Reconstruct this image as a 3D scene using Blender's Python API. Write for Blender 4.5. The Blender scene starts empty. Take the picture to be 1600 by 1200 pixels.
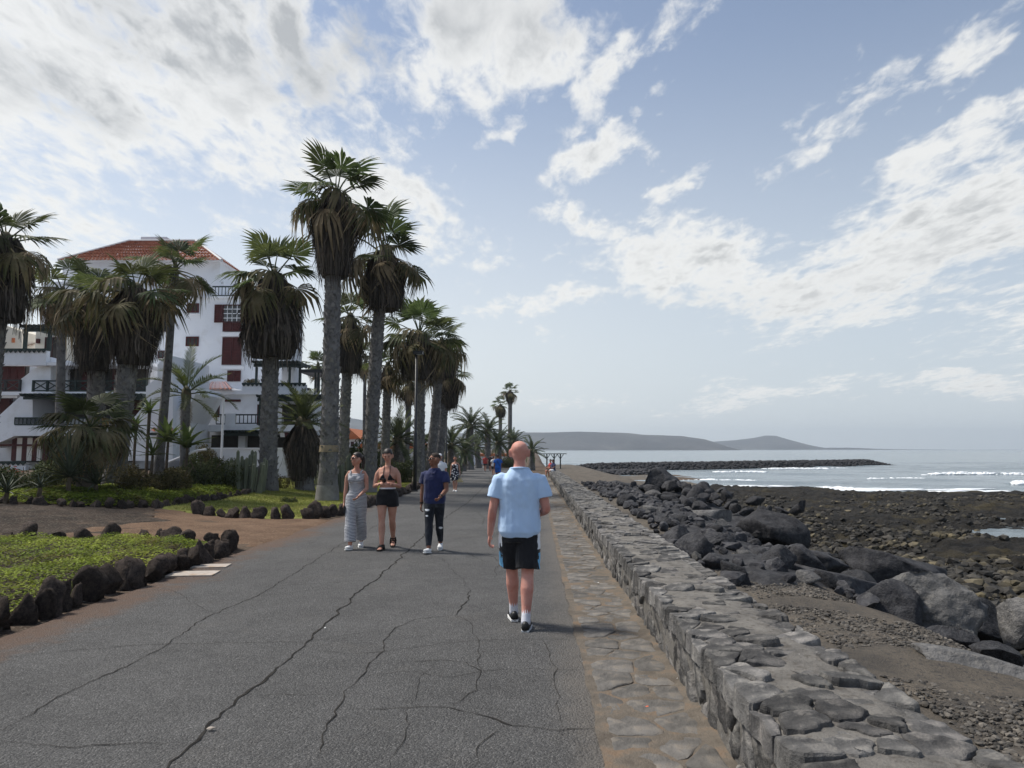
import bpy, bmesh, math, random
import numpy as np
from mathutils import Vector, Matrix, noise as mnoise

# ------------------------------------------------------------------ camera
SC = bpy.context.scene
COL = SC.collection
F = 1100.0                       # focal length in photo pixels (photo 1600 x 1200)
PITCH = math.atan(101.5 / F)
EYE = 1.65
cam_data = bpy.data.cameras.new('camera')
cam_data.sensor_width = 36.0
cam_data.lens = F / 1600.0 * 36.0
cam_data.clip_start = 0.05
cam_data.clip_end = 30000.0
cam = bpy.data.objects.new('camera', cam_data)
cam.location = (0, 0, EYE)
cam.rotation_euler = (math.pi / 2 + PITCH, 0, 0)
COL.objects.link(cam)
SC.camera = cam

# ------------------------------------------------------------------ light
SUN_EL = math.radians(57)
SUN_AZ = math.radians(-70)       # from +Y towards +X
sun_dir = Vector((math.sin(SUN_AZ) * math.cos(SUN_EL), math.cos(SUN_AZ) * math.cos(SUN_EL), math.sin(SUN_EL)))
sd = bpy.data.lights.new('sun', 'SUN')
sd.energy = 3.4
sd.angle = math.radians(11.0)
sd.color = (1.0, 0.95, 0.87)
sun = bpy.data.objects.new('sun', sd)
sun.rotation_euler = sun_dir.to_track_quat('Z', 'Y').to_euler()
COL.objects.link(sun)

SC.view_settings.view_transform = 'Standard'
SC.view_settings.look = 'None'
SC.view_settings.exposure = 0.5
SC.view_settings.gamma = 1.0
SC.view_settings.use_curve_mapping = False
SC.render.engine = 'CYCLES'
SC.cycles.use_denoising = True
SC.cycles.max_bounces = 6
SC.cycles.transparent_max_bounces = 8
SC.cycles.volume_bounces = 0


def nd(nt, typ, **kw):
    n = nt.nodes.new(typ)
    for k, v in kw.items():
        if k.startswith('i_'):
            key = k[2:]
            key = int(key) if key.isdigit() else key.replace('_', ' ')
            n.inputs[key].default_value = v
        else:
            setattr(n, k, v)
    return n


def math_n(nt, op, a, b=None, c=None, clamp=False):
    n = nt.nodes.new('ShaderNodeMath')
    n.operation = op
    n.use_clamp = clamp
    for i, v in enumerate((a, b, c)):
        if v is None:
            continue
        if isinstance(v, (int, float)):
            n.inputs[i].default_value = v
        else:
            nt.links.new(v, n.inputs[i])
    return n.outputs[0]


def px_dir(px, py):
    xr = (px - 800) / F
    yr = (600 - py) / F
    c, s = math.cos(PITCH), math.sin(PITCH)
    return Vector((xr, c - yr * s, s + yr * c))


def at(px, py, Y):
    d = px_dir(px, py)
    t = Y / d.y
    return Vector((d.x * t, Y, EYE + d.z * t))


SLOPE = 0.009


def gp(px, py, lift=0.0):
    """the point of the gently falling promenade ground that a photo pixel shows"""
    d = px_dir(px, py)
    t = (EYE - lift) / (-d.z - SLOPE * d.y)
    return Vector((d.x * t, d.y * t, EYE + d.z * t))


# ------------------------------------------------------------------ sky
def build_world():
    w = bpy.data.worlds.new('World')
    SC.world = w
    w.use_nodes = True
    nt = w.node_tree
    nt.nodes.clear()
    L = nt.links.new
    out = nd(nt, 'ShaderNodeOutputWorld')
    bg = nd(nt, 'ShaderNodeBackground')
    bg.inputs['Strength'].default_value = 0.09
    sky = nd(nt, 'ShaderNodeTexSky')
    sky.sky_type = 'NISHITA'
    sky.sun_disc = False
    sky.sun_elevation = SUN_EL
    sky.sun_rotation = SUN_AZ
    sky.air_density = 1.0
    sky.dust_density = 1.0
    sky.ozone_density = 1.5
    tc = nd(nt, 'ShaderNodeTexCoord')
    sep = nd(nt, 'ShaderNodeSeparateXYZ')
    L(tc.outputs['Generated'], sep.inputs[0])
    x, y, z = sep.outputs
    zc = math_n(nt, 'MAXIMUM', z, 0.0)
    az = math_n(nt, 'ARCTAN2', x, y)
    el = math_n(nt, 'ARCSINE', zc)
    # cloud layer coordinates: a high layer, seen in perspective
    den = math_n(nt, 'ADD', zc, 0.10)
    cx = math_n(nt, 'DIVIDE', x, den)
    cy = math_n(nt, 'DIVIDE', y, den)
    cv = nd(nt, 'ShaderNodeCombineXYZ')
    L(cx, cv.inputs[0]); L(cy, cv.inputs[1])
    av = nd(nt, 'ShaderNodeCombineXYZ')
    L(az, av.inputs[0]); L(el, av.inputs[1])
    # ragged drift of the cloud masses
    wv = av
    for sc_, am_, st_ in ((3.2, .20, (1, 1.6, 1)), (11.0, .085, (1, 1.7, 1)), (34.0, .03, (1, 1.6, 1))):
        mpw = nd(nt, 'ShaderNodeMapping'); mpw.inputs['Scale'].default_value = st_; mpw.inputs['Rotation'].default_value = (0, 0, .35)
        L(av.outputs[0], mpw.inputs[0])
        nw = nd(nt, 'ShaderNodeTexNoise', i_Scale=sc_, i_Detail=3, i_Roughness=.55)
        L(mpw.outputs[0], nw.inputs['Vector'])
        sb = nd(nt, 'ShaderNodeVectorMath', operation='SUBTRACT'); L(nw.outputs['Color'], sb.inputs[0]); sb.inputs[1].default_value = (.5, .5, .5)
        ms = nd(nt, 'ShaderNodeVectorMath', operation='MULTIPLY'); L(sb.outputs[0], ms.inputs[0]); ms.inputs[1].default_value = (am_, am_ * .75, 0)
        ad = nd(nt, 'ShaderNodeVectorMath', operation='ADD'); L(wv.outputs[0], ad.inputs[0]); L(ms.outputs[0], ad.inputs[1])
        wv = ad

    def tex(vec, scale, detail, rough, stretch=(1, 1, 1), rot=0.0, loc=(0, 0, 0), distort=0.0):
        m = nd(nt, 'ShaderNodeMapping')
        m.inputs['Scale'].default_value = stretch
        m.inputs['Rotation'].default_value = (0, 0, rot)
        m.inputs['Location'].default_value = loc
        L(vec, m.inputs['Vector'])
        n = nd(nt, 'ShaderNodeTexNoise')
        n.inputs['Scale'].default_value = scale
        n.inputs['Detail'].default_value = detail
        n.inputs['Roughness'].default_value = rough
        n.inputs['Distortion'].default_value = distort
        L(m.outputs[0], n.inputs['Vector'])
        return n.outputs['Fac']

    # masses of cloud: (pixel centre, half sizes in pixels, tilt, weight)
    blobs = [
        (40, 90, 520, 185, 4, 1.0), (330, 60, 300, 140, 0, 1.0), (430, 235, 330, 80, 24, .95), (610, 320, 150, 45, 20, .8),
        (20, 215, 150, 50, 8, .7), (790, 45, 210, 110, 10, 1.0), (965, 105, 150, 50, -50, .85), (700, 120, 130, 60, 15, .6),
        (930, 258, 120, 34, -10, .85), (770, 220, 52, 28, -25, .62), (1010, 190, 70, 22, -35, .6),
        (900, 335, 110, 32, 8, .85), (1060, 300, 75, 24, -35, .72), (1060, 400, 210, 62, 12, .95), (1240, 445, 260, 70, 5, .95),
        (1440, 370, 280, 95, -24, 1.0), (1560, 290, 150, 80, -25, .85), (1290, 185, 150, 40, -24, .72), (1460, 105, 130, 30, -27, .7), (1540, 190, 170, 32, -24, .75),
        (870, 480, 170, 24, -8, .7), (775, 405, 40, 34, -10, .62), (870, 395, 60, 10, -10, .5),
        (1200, 614, 210, 20, 0, .75), (1520, 610, 170, 18, 0, .75), (850, 625, 150, 28, 0, .5), (1400, 505, 300, 24, -4, .5), (440, 340, 60, 14, 8, .35),
        (-500, 150, 500, 250, 10, .9), (300, -400, 700, 300, 0, .9), (2100, 250, 420, 160, -20, .8),
    ]
    total = None
    for (px, py, hw, hh, tilt, wt) in blobs:
        d = px_dir(px, py).normalized()
        a0, e0 = math.atan2(d.x, d.y), math.asin(max(-1, min(1, d.z)))
        m = nd(nt, 'ShaderNodeMapping')
        m.vector_type = 'TEXTURE'
        ce = max(.35, math.cos(e0))
        m.inputs['Location'].default_value = (a0, e0, 0)
        m.inputs['Rotation'].default_value = (0, 0, -math.radians(tilt))
        m.inputs['Scale'].default_value = (hw / F / ce, hh / F, 1)
        L(wv.outputs[0], m.inputs['Vector'])
        ln = nd(nt, 'ShaderNodeVectorMath', operation='LENGTH')
        L(m.outputs[0], ln.inputs[0])
        mr = nd(nt, 'ShaderNodeMapRange', interpolation_type='SMOOTHSTEP')
        mr.inputs['From Min'].default_value = 1.45
        mr.inputs['From Max'].default_value = 0.0
        mr.inputs['To Min'].default_value = 0.0
        mr.inputs['To Max'].default_value = wt
        L(ln.outputs['Value'], mr.inputs['Value'])
        total = mr.outputs[0] if total is None else math_n(nt, 'MAXIMUM', total, mr.outputs[0])
    # streaky detail along the wind, puffs, fine wisps
    n1 = tex(cv.outputs[0], 1.7, 8, .60, (1.0, .55, 1), math.radians(38), (3.1, 1.7, 0), .6)
    n2 = tex(cv.outputs[0], 7.0, 9, .62, (1.0, .5, 1), math.radians(33), (9.1, 4.2, 0), .35)
    n3 = tex(av.outputs[0], 4.0, 6, .60, (1.0, 1.8, 1), math.radians(20), (1.0, 2.0, 0), .5)
    s = math_n(nt, 'MULTIPLY', total, 1.12)
    s = math_n(nt, 'ADD', s, math_n(nt, 'MULTIPLY', math_n(nt, 'SUBTRACT', n1, .5), 1.1))
    s = math_n(nt, 'ADD', s, math_n(nt, 'MULTIPLY', math_n(nt, 'SUBTRACT', n2, .5), 1.7))
    s = math_n(nt, 'ADD', s, math_n(nt, 'MULTIPLY', math_n(nt, 'SUBTRACT', n3, .5), .55))
    n5 = tex(cv.outputs[0], 19.0, 6, .6, (1.0, .55, 1), math.radians(30), (2.1, 6.2, 0), .4)
    s = math_n(nt, 'ADD', s, math_n(nt, 'MULTIPLY', math_n(nt, 'SUBTRACT', n5, .5), 1.25))
    cov = nd(nt, 'ShaderNodeMapRange', interpolation_type='SMOOTHSTEP')
    cov.inputs['From Min'].default_value = .30
    cov.inputs['From Max'].default_value = .92
    L(s, cov.inputs['Value'])
    thick = nd(nt, 'ShaderNodeMapRange', interpolation_type='SMOOTHSTEP')
    thick.inputs['From Min'].default_value = .80
    thick.inputs['From Max'].default_value = 1.45
    L(s, thick.inputs['Value'])
    # thin veil of high haze that whitens the lower sky
    veil = nd(nt, 'ShaderNodeMapRange', interpolation_type='SMOOTHSTEP')
    veil.inputs['From Min'].default_value = .62
    veil.inputs['From Max'].default_value = -.05
    veil.inputs['To Min'].default_value = .10
    veil.inputs['To Max'].default_value = .92
    L(el, veil.inputs['Value'])
    veilmix = nd(nt, 'ShaderNodeMix', data_type='RGBA')
    # the haze is brightest below the sun
    dt = nd(nt, 'ShaderNodeVectorMath', operation='DOT_PRODUCT'); L(tc.outputs['Generated'], dt.inputs[0]); dt.inputs[1].default_value = tuple(sun_dir)
    gl = nd(nt, 'ShaderNodeMapRange', interpolation_type='SMOOTHSTEP'); gl.inputs['From Min'].default_value = -.05; gl.inputs['From Max'].default_value = .6
    L(dt.outputs['Value'], gl.inputs['Value'])
    vcol = nd(nt, 'ShaderNodeMix', data_type='RGBA'); vcol.inputs['A'].default_value = (5.3, 5.75, 6.15, 1); vcol.inputs['B'].default_value = (7.2, 7.35, 7.25, 1)
    L(gl.outputs[0], vcol.inputs['Factor']); L(vcol.outputs['Result'], veilmix.inputs['B'])
    L(veil.outputs[0], veilmix.inputs['Factor'])
    L(sky.outputs[0], veilmix.inputs['A'])
    # clouds lit from behind: bright thin edges, grey thick cores
    ccol = nd(nt, 'ShaderNodeMix', data_type='RGBA')
    ccol.inputs['A'].default_value = (7.2, 7.2, 7.05, 1)
    ccol.inputs['B'].default_value = (3.9, 4.0, 4.05, 1)
    n4 = tex(cv.outputs[0], 3.2, 5, .55, (1.0, .6, 1), math.radians(36), (5.1, 7.7, 0), .3)
    grey = None
    for (px, py, hw, hh, tilt) in ((330, 55, 200, 70, 5), (430, 100, 110, 60, 20), (60, 150, 120, 40, 10), (560, 60, 70, 40, 0), (790, 20, 120, 40, 0), (1480, 420, 170, 60, -15), (1180, 470, 200, 40, 0)):
        d = px_dir(px, py).normalized()
        m = nd(nt, 'ShaderNodeMapping'); m.vector_type = 'TEXTURE'
        m.inputs['Location'].default_value = (math.atan2(d.x, d.y), math.asin(d.z), 0); m.inputs['Rotation'].default_value = (0, 0, -math.radians(tilt)); m.inputs['Scale'].default_value = (hw / F / .9, hh / F, 1)
        L(wv.outputs[0], m.inputs['Vector'])
        ln = nd(nt, 'ShaderNodeVectorMath', operation='LENGTH'); L(m.outputs[0], ln.inputs[0])
        mr = nd(nt, 'ShaderNodeMapRange', interpolation_type='SMOOTHSTEP'); mr.inputs['From Min'].default_value = 1.4; mr.inputs['From Max'].default_value = .2; mr.inputs['To Max'].default_value = .75 if py < 200 else .12
        L(ln.outputs['Value'], mr.inputs['Value'])
        grey = mr.outputs[0] if grey is None else math_n(nt, 'MAXIMUM', grey, mr.outputs[0])
    core = math_n(nt, 'MULTIPLY', thick.outputs[0], math_n(nt, 'MULTIPLY', math_n(nt, 'SUBTRACT', n4, .36, clamp=True), 4.5, clamp=True))
    core = math_n(nt, 'ADD', math_n(nt, 'MULTIPLY', core, .8), math_n(nt, 'MULTIPLY', grey, math_n(nt, 'MULTIPLY', math_n(nt, 'SUBTRACT', n2, .28, clamp=True), 3.2)), clamp=True)
    L(core, ccol.inputs['Factor'])
    mix = nd(nt, 'ShaderNodeMix', data_type='RGBA')
    L(math_n(nt, 'MULTIPLY', cov.outputs[0], .90), mix.inputs['Factor'])
    L(veilmix.outputs['Result'], mix.inputs['A'])
    L(ccol.outputs['Result'], mix.inputs['B'])
    L(mix.outputs['Result'], bg.inputs['Color'])
    L(bg.outputs[0], out.inputs[0])


build_world()

# ------------------------------------------------------------------ helpers
RNG = random.Random(11)


def empty(name, loc=(0, 0, 0), rz=0.0, label=None, cat=None, group=None, kind=None, parent=None):
    o = bpy.data.objects.new(name, None)
    o.location = loc
    o.rotation_euler = (0, 0, rz)
    COL.objects.link(o)
    if parent:
        o.parent = parent
    return tag(o, label, cat, group, kind)


def tag(o, label=None, cat=None, group=None, kind=None):
    if label: o['label'] = label
    if cat: o['category'] = cat
    if group: o['group'] = group
    if kind: o['kind'] = kind
    return o


def link(name, me, mat=None, parent=None, loc=None, rot=None, scale=None):
    o = bpy.data.objects.new(name, me)
    COL.objects.link(o)
    if mat is not None and len(me.materials) == 0:
        for m in (mat if isinstance(mat, (list, tuple)) else [mat]):
            me.materials.append(m)
    if parent: o.parent = parent
    if loc is not None: o.location = loc
    if rot is not None: o.rotation_euler = rot
    if scale is not None: o.scale = scale if hasattr(scale, '__len__') else (scale,) * 3
    return o


def mesh_from(name, v, f, smooth=False, mi=None, uv=None):
    me = bpy.data.meshes.new(name)
    v = [tuple(map(float, p)) for p in v] if not isinstance(v, np.ndarray) else v.astype(float).tolist()
    f = [tuple(map(int, p)) for p in f] if not isinstance(f, np.ndarray) else f.astype(int).tolist()
    me.from_pydata(v, [], f)
    if smooth:
        me.polygons.foreach_set('use_smooth', [True] * len(me.polygons))
    if mi is not None:
        me.polygons.foreach_set('material_index', list(map(int, mi)))
    me.update()
    return me


class MB:
    """collects faces of one piece"""
    def __init__(s):
        s.v, s.f, s.mi = [], [], []

    def add(s, v, f, mi=0):
        b = len(s.v)
        s.v.extend([tuple(p) for p in v])
        s.f.extend([tuple(i + b for i in q) for q in f])
        s.mi.extend([mi] * len(f))

    def box(s, x0, x1, y0, y1, z0, z1, mi=0):
        v = [(x0, y0, z0), (x1, y0, z0), (x1, y1, z0), (x0, y1, z0), (x0, y0, z1), (x1, y0, z1), (x1, y1, z1), (x0, y1, z1)]
        s.add(v, [(3, 2, 1, 0), (4, 5, 6, 7), (0, 1, 5, 4), (1, 2, 6, 5), (2, 3, 7, 6), (3, 0, 4, 7)], mi)

    def bar(s, a, b, w, h=None, mi=0):
        """a rectangular bar from a to b"""
        h = w if h is None else h
        a, b = Vector(a), Vector(b)
        d = (b - a).normalized()
        up = Vector((0, 0, 1)) if abs(d.z) < .95 else Vector((0, 1, 0))
        sx = d.cross(up).normalized() * (w / 2)
        sy = sx.cross(d).normalized() * (h / 2)
        v = [p + i * sx + j * sy for p in (a, b) for i, j in ((-1, -1), (1, -1), (1, 1), (-1, 1))]
        s.add(v, [(3, 2, 1, 0), (4, 5, 6, 7), (0, 1, 5, 4), (1, 2, 6, 5), (2, 3, 7, 6), (3, 0, 4, 7)], mi)

    def tube(s, pts, radii, n=8, caps=True, mi=0, squash=None):
        pts = [Vector(p) for p in pts]
        m = len(pts)
        if not hasattr(radii, '__len__'): radii = [radii] * m
        v, f = [], []
        prev = None
        for i, p in enumerate(pts):
            d = (pts[min(i + 1, m - 1)] - pts[max(i - 1, 0)]).normalized()
            if prev is None:
                ref = Vector((1, 0, 0)) if abs(d.x) < .9 else Vector((0, 1, 0))
            else:
                ref = prev
            a = (ref - d * ref.dot(d)).normalized()
            prev = a
            b = d.cross(a)
            r = radii[i]
            ra, rb = (r if hasattr(r, '__len__') else (r, r))
            for k in range(n):
                t = 2 * math.pi * k / n
                v.append(p + a * (ra * math.cos(t)) + b * (rb * math.sin(t)))
        for i in range(m - 1):
            for k in range(n):
                k2 = (k + 1) % n
                f.append((i * n + k, i * n + k2, (i + 1) * n + k2, (i + 1) * n + k))
        if caps:
            f.append(tuple(reversed(range(n))))
            f.append(tuple(range((m - 1) * n, m * n)))
        s.add(v, f, mi)

    def prism(s, poly, y0, y1, mi=0):
        """poly in (x, z), extruded along y"""
        n = len(poly)
        v = [(p[0], y0, p[1]) for p in poly] + [(p[0], y1, p[1]) for p in poly]
        f = [tuple(range(n)), tuple(reversed(range(n, 2 * n)))] + [((i + 1) % n, i, n + i, n + (i + 1) % n) for i in range(n)]
        s.add(v, f, mi)

    def ball(s, c, r, n=10, m=7, mi=0):
        c = Vector(c)
        rx, ry, rz = r if hasattr(r, '__len__') else (r, r, r)
        v = [c + Vector((0, 0, -rz))]
        for j in range(1, m):
            t = math.pi * j / m
            for k in range(n):
                a = 2 * math.pi * k / n
                v.append(c + Vector((rx * math.sin(t) * math.cos(a), ry * math.sin(t) * math.sin(a), -rz * math.cos(t))))
        v.append(c + Vector((0, 0, rz)))
        f = []
        for k in range(n):
            f.append((0, 1 + (k + 1) % n, 1 + k))
            b = 1 + (m - 2) * n
            f.append((len(v) - 1, b + k, b + (k + 1) % n))
        for j in range(m - 2):
            for k in range(n):
                k2 = (k + 1) % n
                f.append((1 + j * n + k, 1 + j * n + k2, 1 + (j + 1) * n + k2, 1 + (j + 1) * n + k))
        s.add(v, f, mi)

    def mesh(s, name, smooth=False):
        return mesh_from(name, s.v, s.f, smooth, s.mi if any(s.mi) else None)

    def build(s, name, mat, parent=None, smooth=False, **kw):
        return link(name, s.mesh(name, smooth), mat, parent, **kw)


# ------------------------------------------------------------------ materials
def srgb(r, g, b):
    def c(u):
        u /= 255.0
        return u / 12.92 if u <= .04045 else ((u + .055) / 1.055) ** 2.4
    return (c(r), c(g), c(b), 1)


def col4(c):
    return tuple(c) if len(c) == 4 else tuple(c) + (1,)


def mat(name, c1, c2=None, scale=6.0, detail=6, rough=.8, bump=0.0, bscale=None, bdist=.02, c3=None, scale3=30.0, amt3=.5, spec=.3,
        objrand=0.0, metallic=0.0, coords='Object', stretch=(1, 1, 1), translucent=0.0, sheen=0.0, contrast=(.35, .65), subsurface=0.0, hue=0.0, island=0.0):
    m = bpy.data.materials.new(name)
    m.use_nodes = True
    nt = m.node_tree
    L = nt.links.new
    b = nt.nodes['Principled BSDF']
    b.inputs['Roughness'].default_value = rough
    b.inputs['Specular IOR Level'].default_value = spec
    b.inputs['Metallic'].default_value = metallic
    if sheen: b.inputs['Sheen Weight'].default_value = sheen
    if subsurface:
        b.inputs['Subsurface Weight'].default_value = subsurface
        b.inputs['Subsurface Radius'].default_value = (.012, .005, .003)
        b.inputs['Subsurface Scale'].default_value = .6
    tc = nd(nt, 'ShaderNodeTexCoord')
    mp = nd(nt, 'ShaderNodeMapping')
    mp.inputs['Scale'].default_value = stretch
    L(tc.outputs[coords], mp.inputs[0])
    vec = mp.outputs[0]
    c2 = c2 or c1
    n = nd(nt, 'ShaderNodeTexNoise', i_Scale=scale, i_Detail=detail, i_Roughness=.62)
    L(vec, n.inputs['Vector'])
    mr = nd(nt, 'ShaderNodeMapRange')
    mr.inputs['From Min'].default_value, mr.inputs['From Max'].default_value = contrast
    L(n.outputs['Fac'], mr.inputs['Value'])
    mx = nd(nt, 'ShaderNodeMix', data_type='RGBA')
    mx.inputs['A'].default_value = col4(c1); mx.inputs['B'].default_value = col4(c2)
    L(mr.outputs[0], mx.inputs['Factor'])
    colr = mx.outputs['Result']
    if c3 is not None:
        n3 = nd(nt, 'ShaderNodeTexNoise', i_Scale=scale3, i_Detail=4, i_Roughness=.6)
        L(vec, n3.inputs['Vector'])
        r3 = nd(nt, 'ShaderNodeMapRange')
        r3.inputs['From Min'].default_value = .52; r3.inputs['From Max'].default_value = .66
        r3.inputs['To Max'].default_value = amt3
        L(n3.outputs['Fac'], r3.inputs['Value'])
        m3 = nd(nt, 'ShaderNodeMix', data_type='RGBA')
        L(r3.outputs[0], m3.inputs['Factor']); L(colr, m3.inputs['A'])
        m3.inputs['B'].default_value = col4(c3)
        colr = m3.outputs['Result']
    if objrand or hue:
        oi = nd(nt, 'ShaderNodeObjectInfo')
        hs = nd(nt, 'ShaderNodeHueSaturation')
        v = math_n(nt, 'ADD', math_n(nt, 'MULTIPLY', oi.outputs['Random'], 2 * objrand), 1 - objrand)
        L(v, hs.inputs['Value'])
        if hue:
            wn = math_n(nt, 'FRACT', math_n(nt, 'MULTIPLY', oi.outputs['Random'], 13.7))
            L(math_n(nt, 'ADD', math_n(nt, 'MULTIPLY', wn, 2 * hue), .5 - hue), hs.inputs['Hue'])
        L(colr, hs.inputs['Color'])
        colr = hs.outputs[0]
    if island:
        ge = nd(nt, 'ShaderNodeNewGeometry')
        h2 = nd(nt, 'ShaderNodeHueSaturation')
        L(math_n(nt, 'ADD', math_n(nt, 'MULTIPLY', ge.outputs['Random Per Island'], 2 * island), 1 - island), h2.inputs['Value'])
        L(colr, h2.inputs['Color']); colr = h2.outputs[0]
    L(colr, b.inputs['Base Color'])
    if bump:
        nb = nd(nt, 'ShaderNodeTexNoise', i_Scale=bscale or scale * 3, i_Detail=8, i_Roughness=.65)
        L(vec, nb.inputs['Vector'])
        bp = nd(nt, 'ShaderNodeBump', i_Strength=bump, i_Distance=bdist)
        L(nb.outputs['Fac'], bp.inputs['Height'])
        L(bp.outputs[0], b.inputs['Normal'])
    if translucent:
        tr = nd(nt, 'ShaderNodeBsdfTranslucent')
        L(colr, tr.inputs['Color'])
        ms = nd(nt, 'ShaderNodeMixShader')
        ms.inputs[0].default_value = translucent
        L(b.outputs[0], ms.inputs[1]); L(tr.outputs[0], ms.inputs[2])
        L(ms.outputs[0], nt.nodes['Material Output'].inputs['Surface'])
    return m


def sstep(a, b, x):
    t = np.clip((np.asarray(x, float) - a) / (b - a), 0, 1)
    return t * t * (3 - 2 * t)


def vnoise(x, y, seed=0):
    """smooth value noise on arrays"""
    x = np.asarray(x, float); y = np.asarray(y, float)
    xi = np.floor(x).astype(np.int64); yi = np.floor(y).astype(np.int64)
    fx = x - xi; fy = y - yi
    fx = fx * fx * (3 - 2 * fx); fy = fy * fy * (3 - 2 * fy)

    def h(i, j):
        n = (i * 374761393 + j * 668265263 + seed * 1442695041) & 0xffffffff
        n = ((n ^ (n >> 13)) * 1274126177) & 0xffffffff
        return ((n ^ (n >> 16)) & 0xffff) / 65535.0
    return (h(xi, yi) * (1 - fx) + h(xi + 1, yi) * fx) * (1 - fy) + (h(xi, yi + 1) * (1 - fx) + h(xi + 1, yi + 1) * fx) * fy


def fbm(x, y, seed=0, oct=4, gain=.5):
    s = 0; a = 1; t = 0
    x = np.asarray(x, float); y = np.asarray(y, float)
    for k in range(oct):
        s = s + a * (vnoise(x, y, seed + k) - .5); t += a
        x = x * 2.03 + 7.1; y = y * 2.03 + 3.7; a *= gain
    return s / t * 2


def grid_mesh(name, X, Y, Z, smooth=True, keep=None):
    ny, nx = X.shape
    v = np.stack([X, Y, Z], -1).reshape(-1, 3)
    idx = np.arange(nx * ny).reshape(ny, nx)
    f = np.stack([idx[:-1, :-1], idx[:-1, 1:], idx[1:, 1:], idx[1:, :-1]], -1).reshape(-1, 4)
    if keep is not None:
        k = keep.reshape(-1)
        f = f[k[f].all(1)]
    return mesh_from(name, v, f, smooth)
# ------------------------------------------------------------------ the lie of the land
SEA = -1.9
WALL_U0, WALL_U1, WALL_H = 1.04, 1.84, .45


def xr_path(y):           # right edge of the asphalt
    y = np.asarray(y, float)
    return .42 + .033 * y - .0018 * np.clip(y - 42, 0, 80) ** 2


def xl_path(y):           # left edge of the asphalt
    y = np.asarray(y, float)
    return -4.62 + .004 * np.clip(y, 0, 40) - .0016 * np.clip(y - 42, 0, 80) ** 2


def ground_z(x, y):
    x = np.asarray(x, float); y = np.asarray(y, float)
    base = -SLOPE * np.clip(y, -5, 130)
    left = .45 * sstep(-7.0, -13.5, x) * sstep(11, 17, y) + .35 * sstep(-14, -22, x)
    v = x - .033 * y - WALL_U1
    # seaward side: strip behind the wall, slope of boulders, rock shelf, sea floor
    up = .14 + .22 * sstep(8, 17, y)
    far = sstep(28, 40, y)
    s0 = 1.0 * (1 - far) + 2.5 * far
    s1 = 5.6 * (1 - far) + 9.5 * far
    t = sstep(s0, s1, v)
    right = (base + up) * (1 - t) + (-1.75) * t
    right = right - 3.5 * sstep(100, 122, y)
    right = right - 2.5 * sstep(8 + 6 * far, 40, v) * sstep(20, 60, y) - 3 * sstep(30, 80, v)
    # land stays land on the inner side of the bay
    wgt = sstep(-.3, .05, v)
    return (base + left) * (1 - wgt) + right * wgt


def gz(x, y):
    return float(ground_z(x, y))


M = {}
M['soil'] = mat('soil', (.055, .041, .031), (.10, .072, .052), 1.2, 8, .95, .5, 40, .02, c3=(.24, .2, .16), scale3=26, amt3=.5, coords='Object', spec=.1)
M['dark_soil_shade'] = mat('dark_soil_shade', (.022, .018, .015), (.055, .041, .032), 2.5, 8, .95, .6, 40, .02, c3=(.2, .18, .15), scale3=22, amt3=.45, spec=.1)  # dark earth, deepened in colour for the shade of the palms
M['red_soil'] = mat('red_soil', (.085, .053, .035), (.14, .09, .06), 1.5, 8, .95, .4, 50, .01, c3=(.3, .22, .15), scale3=30, amt3=.5, spec=.1)


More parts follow.
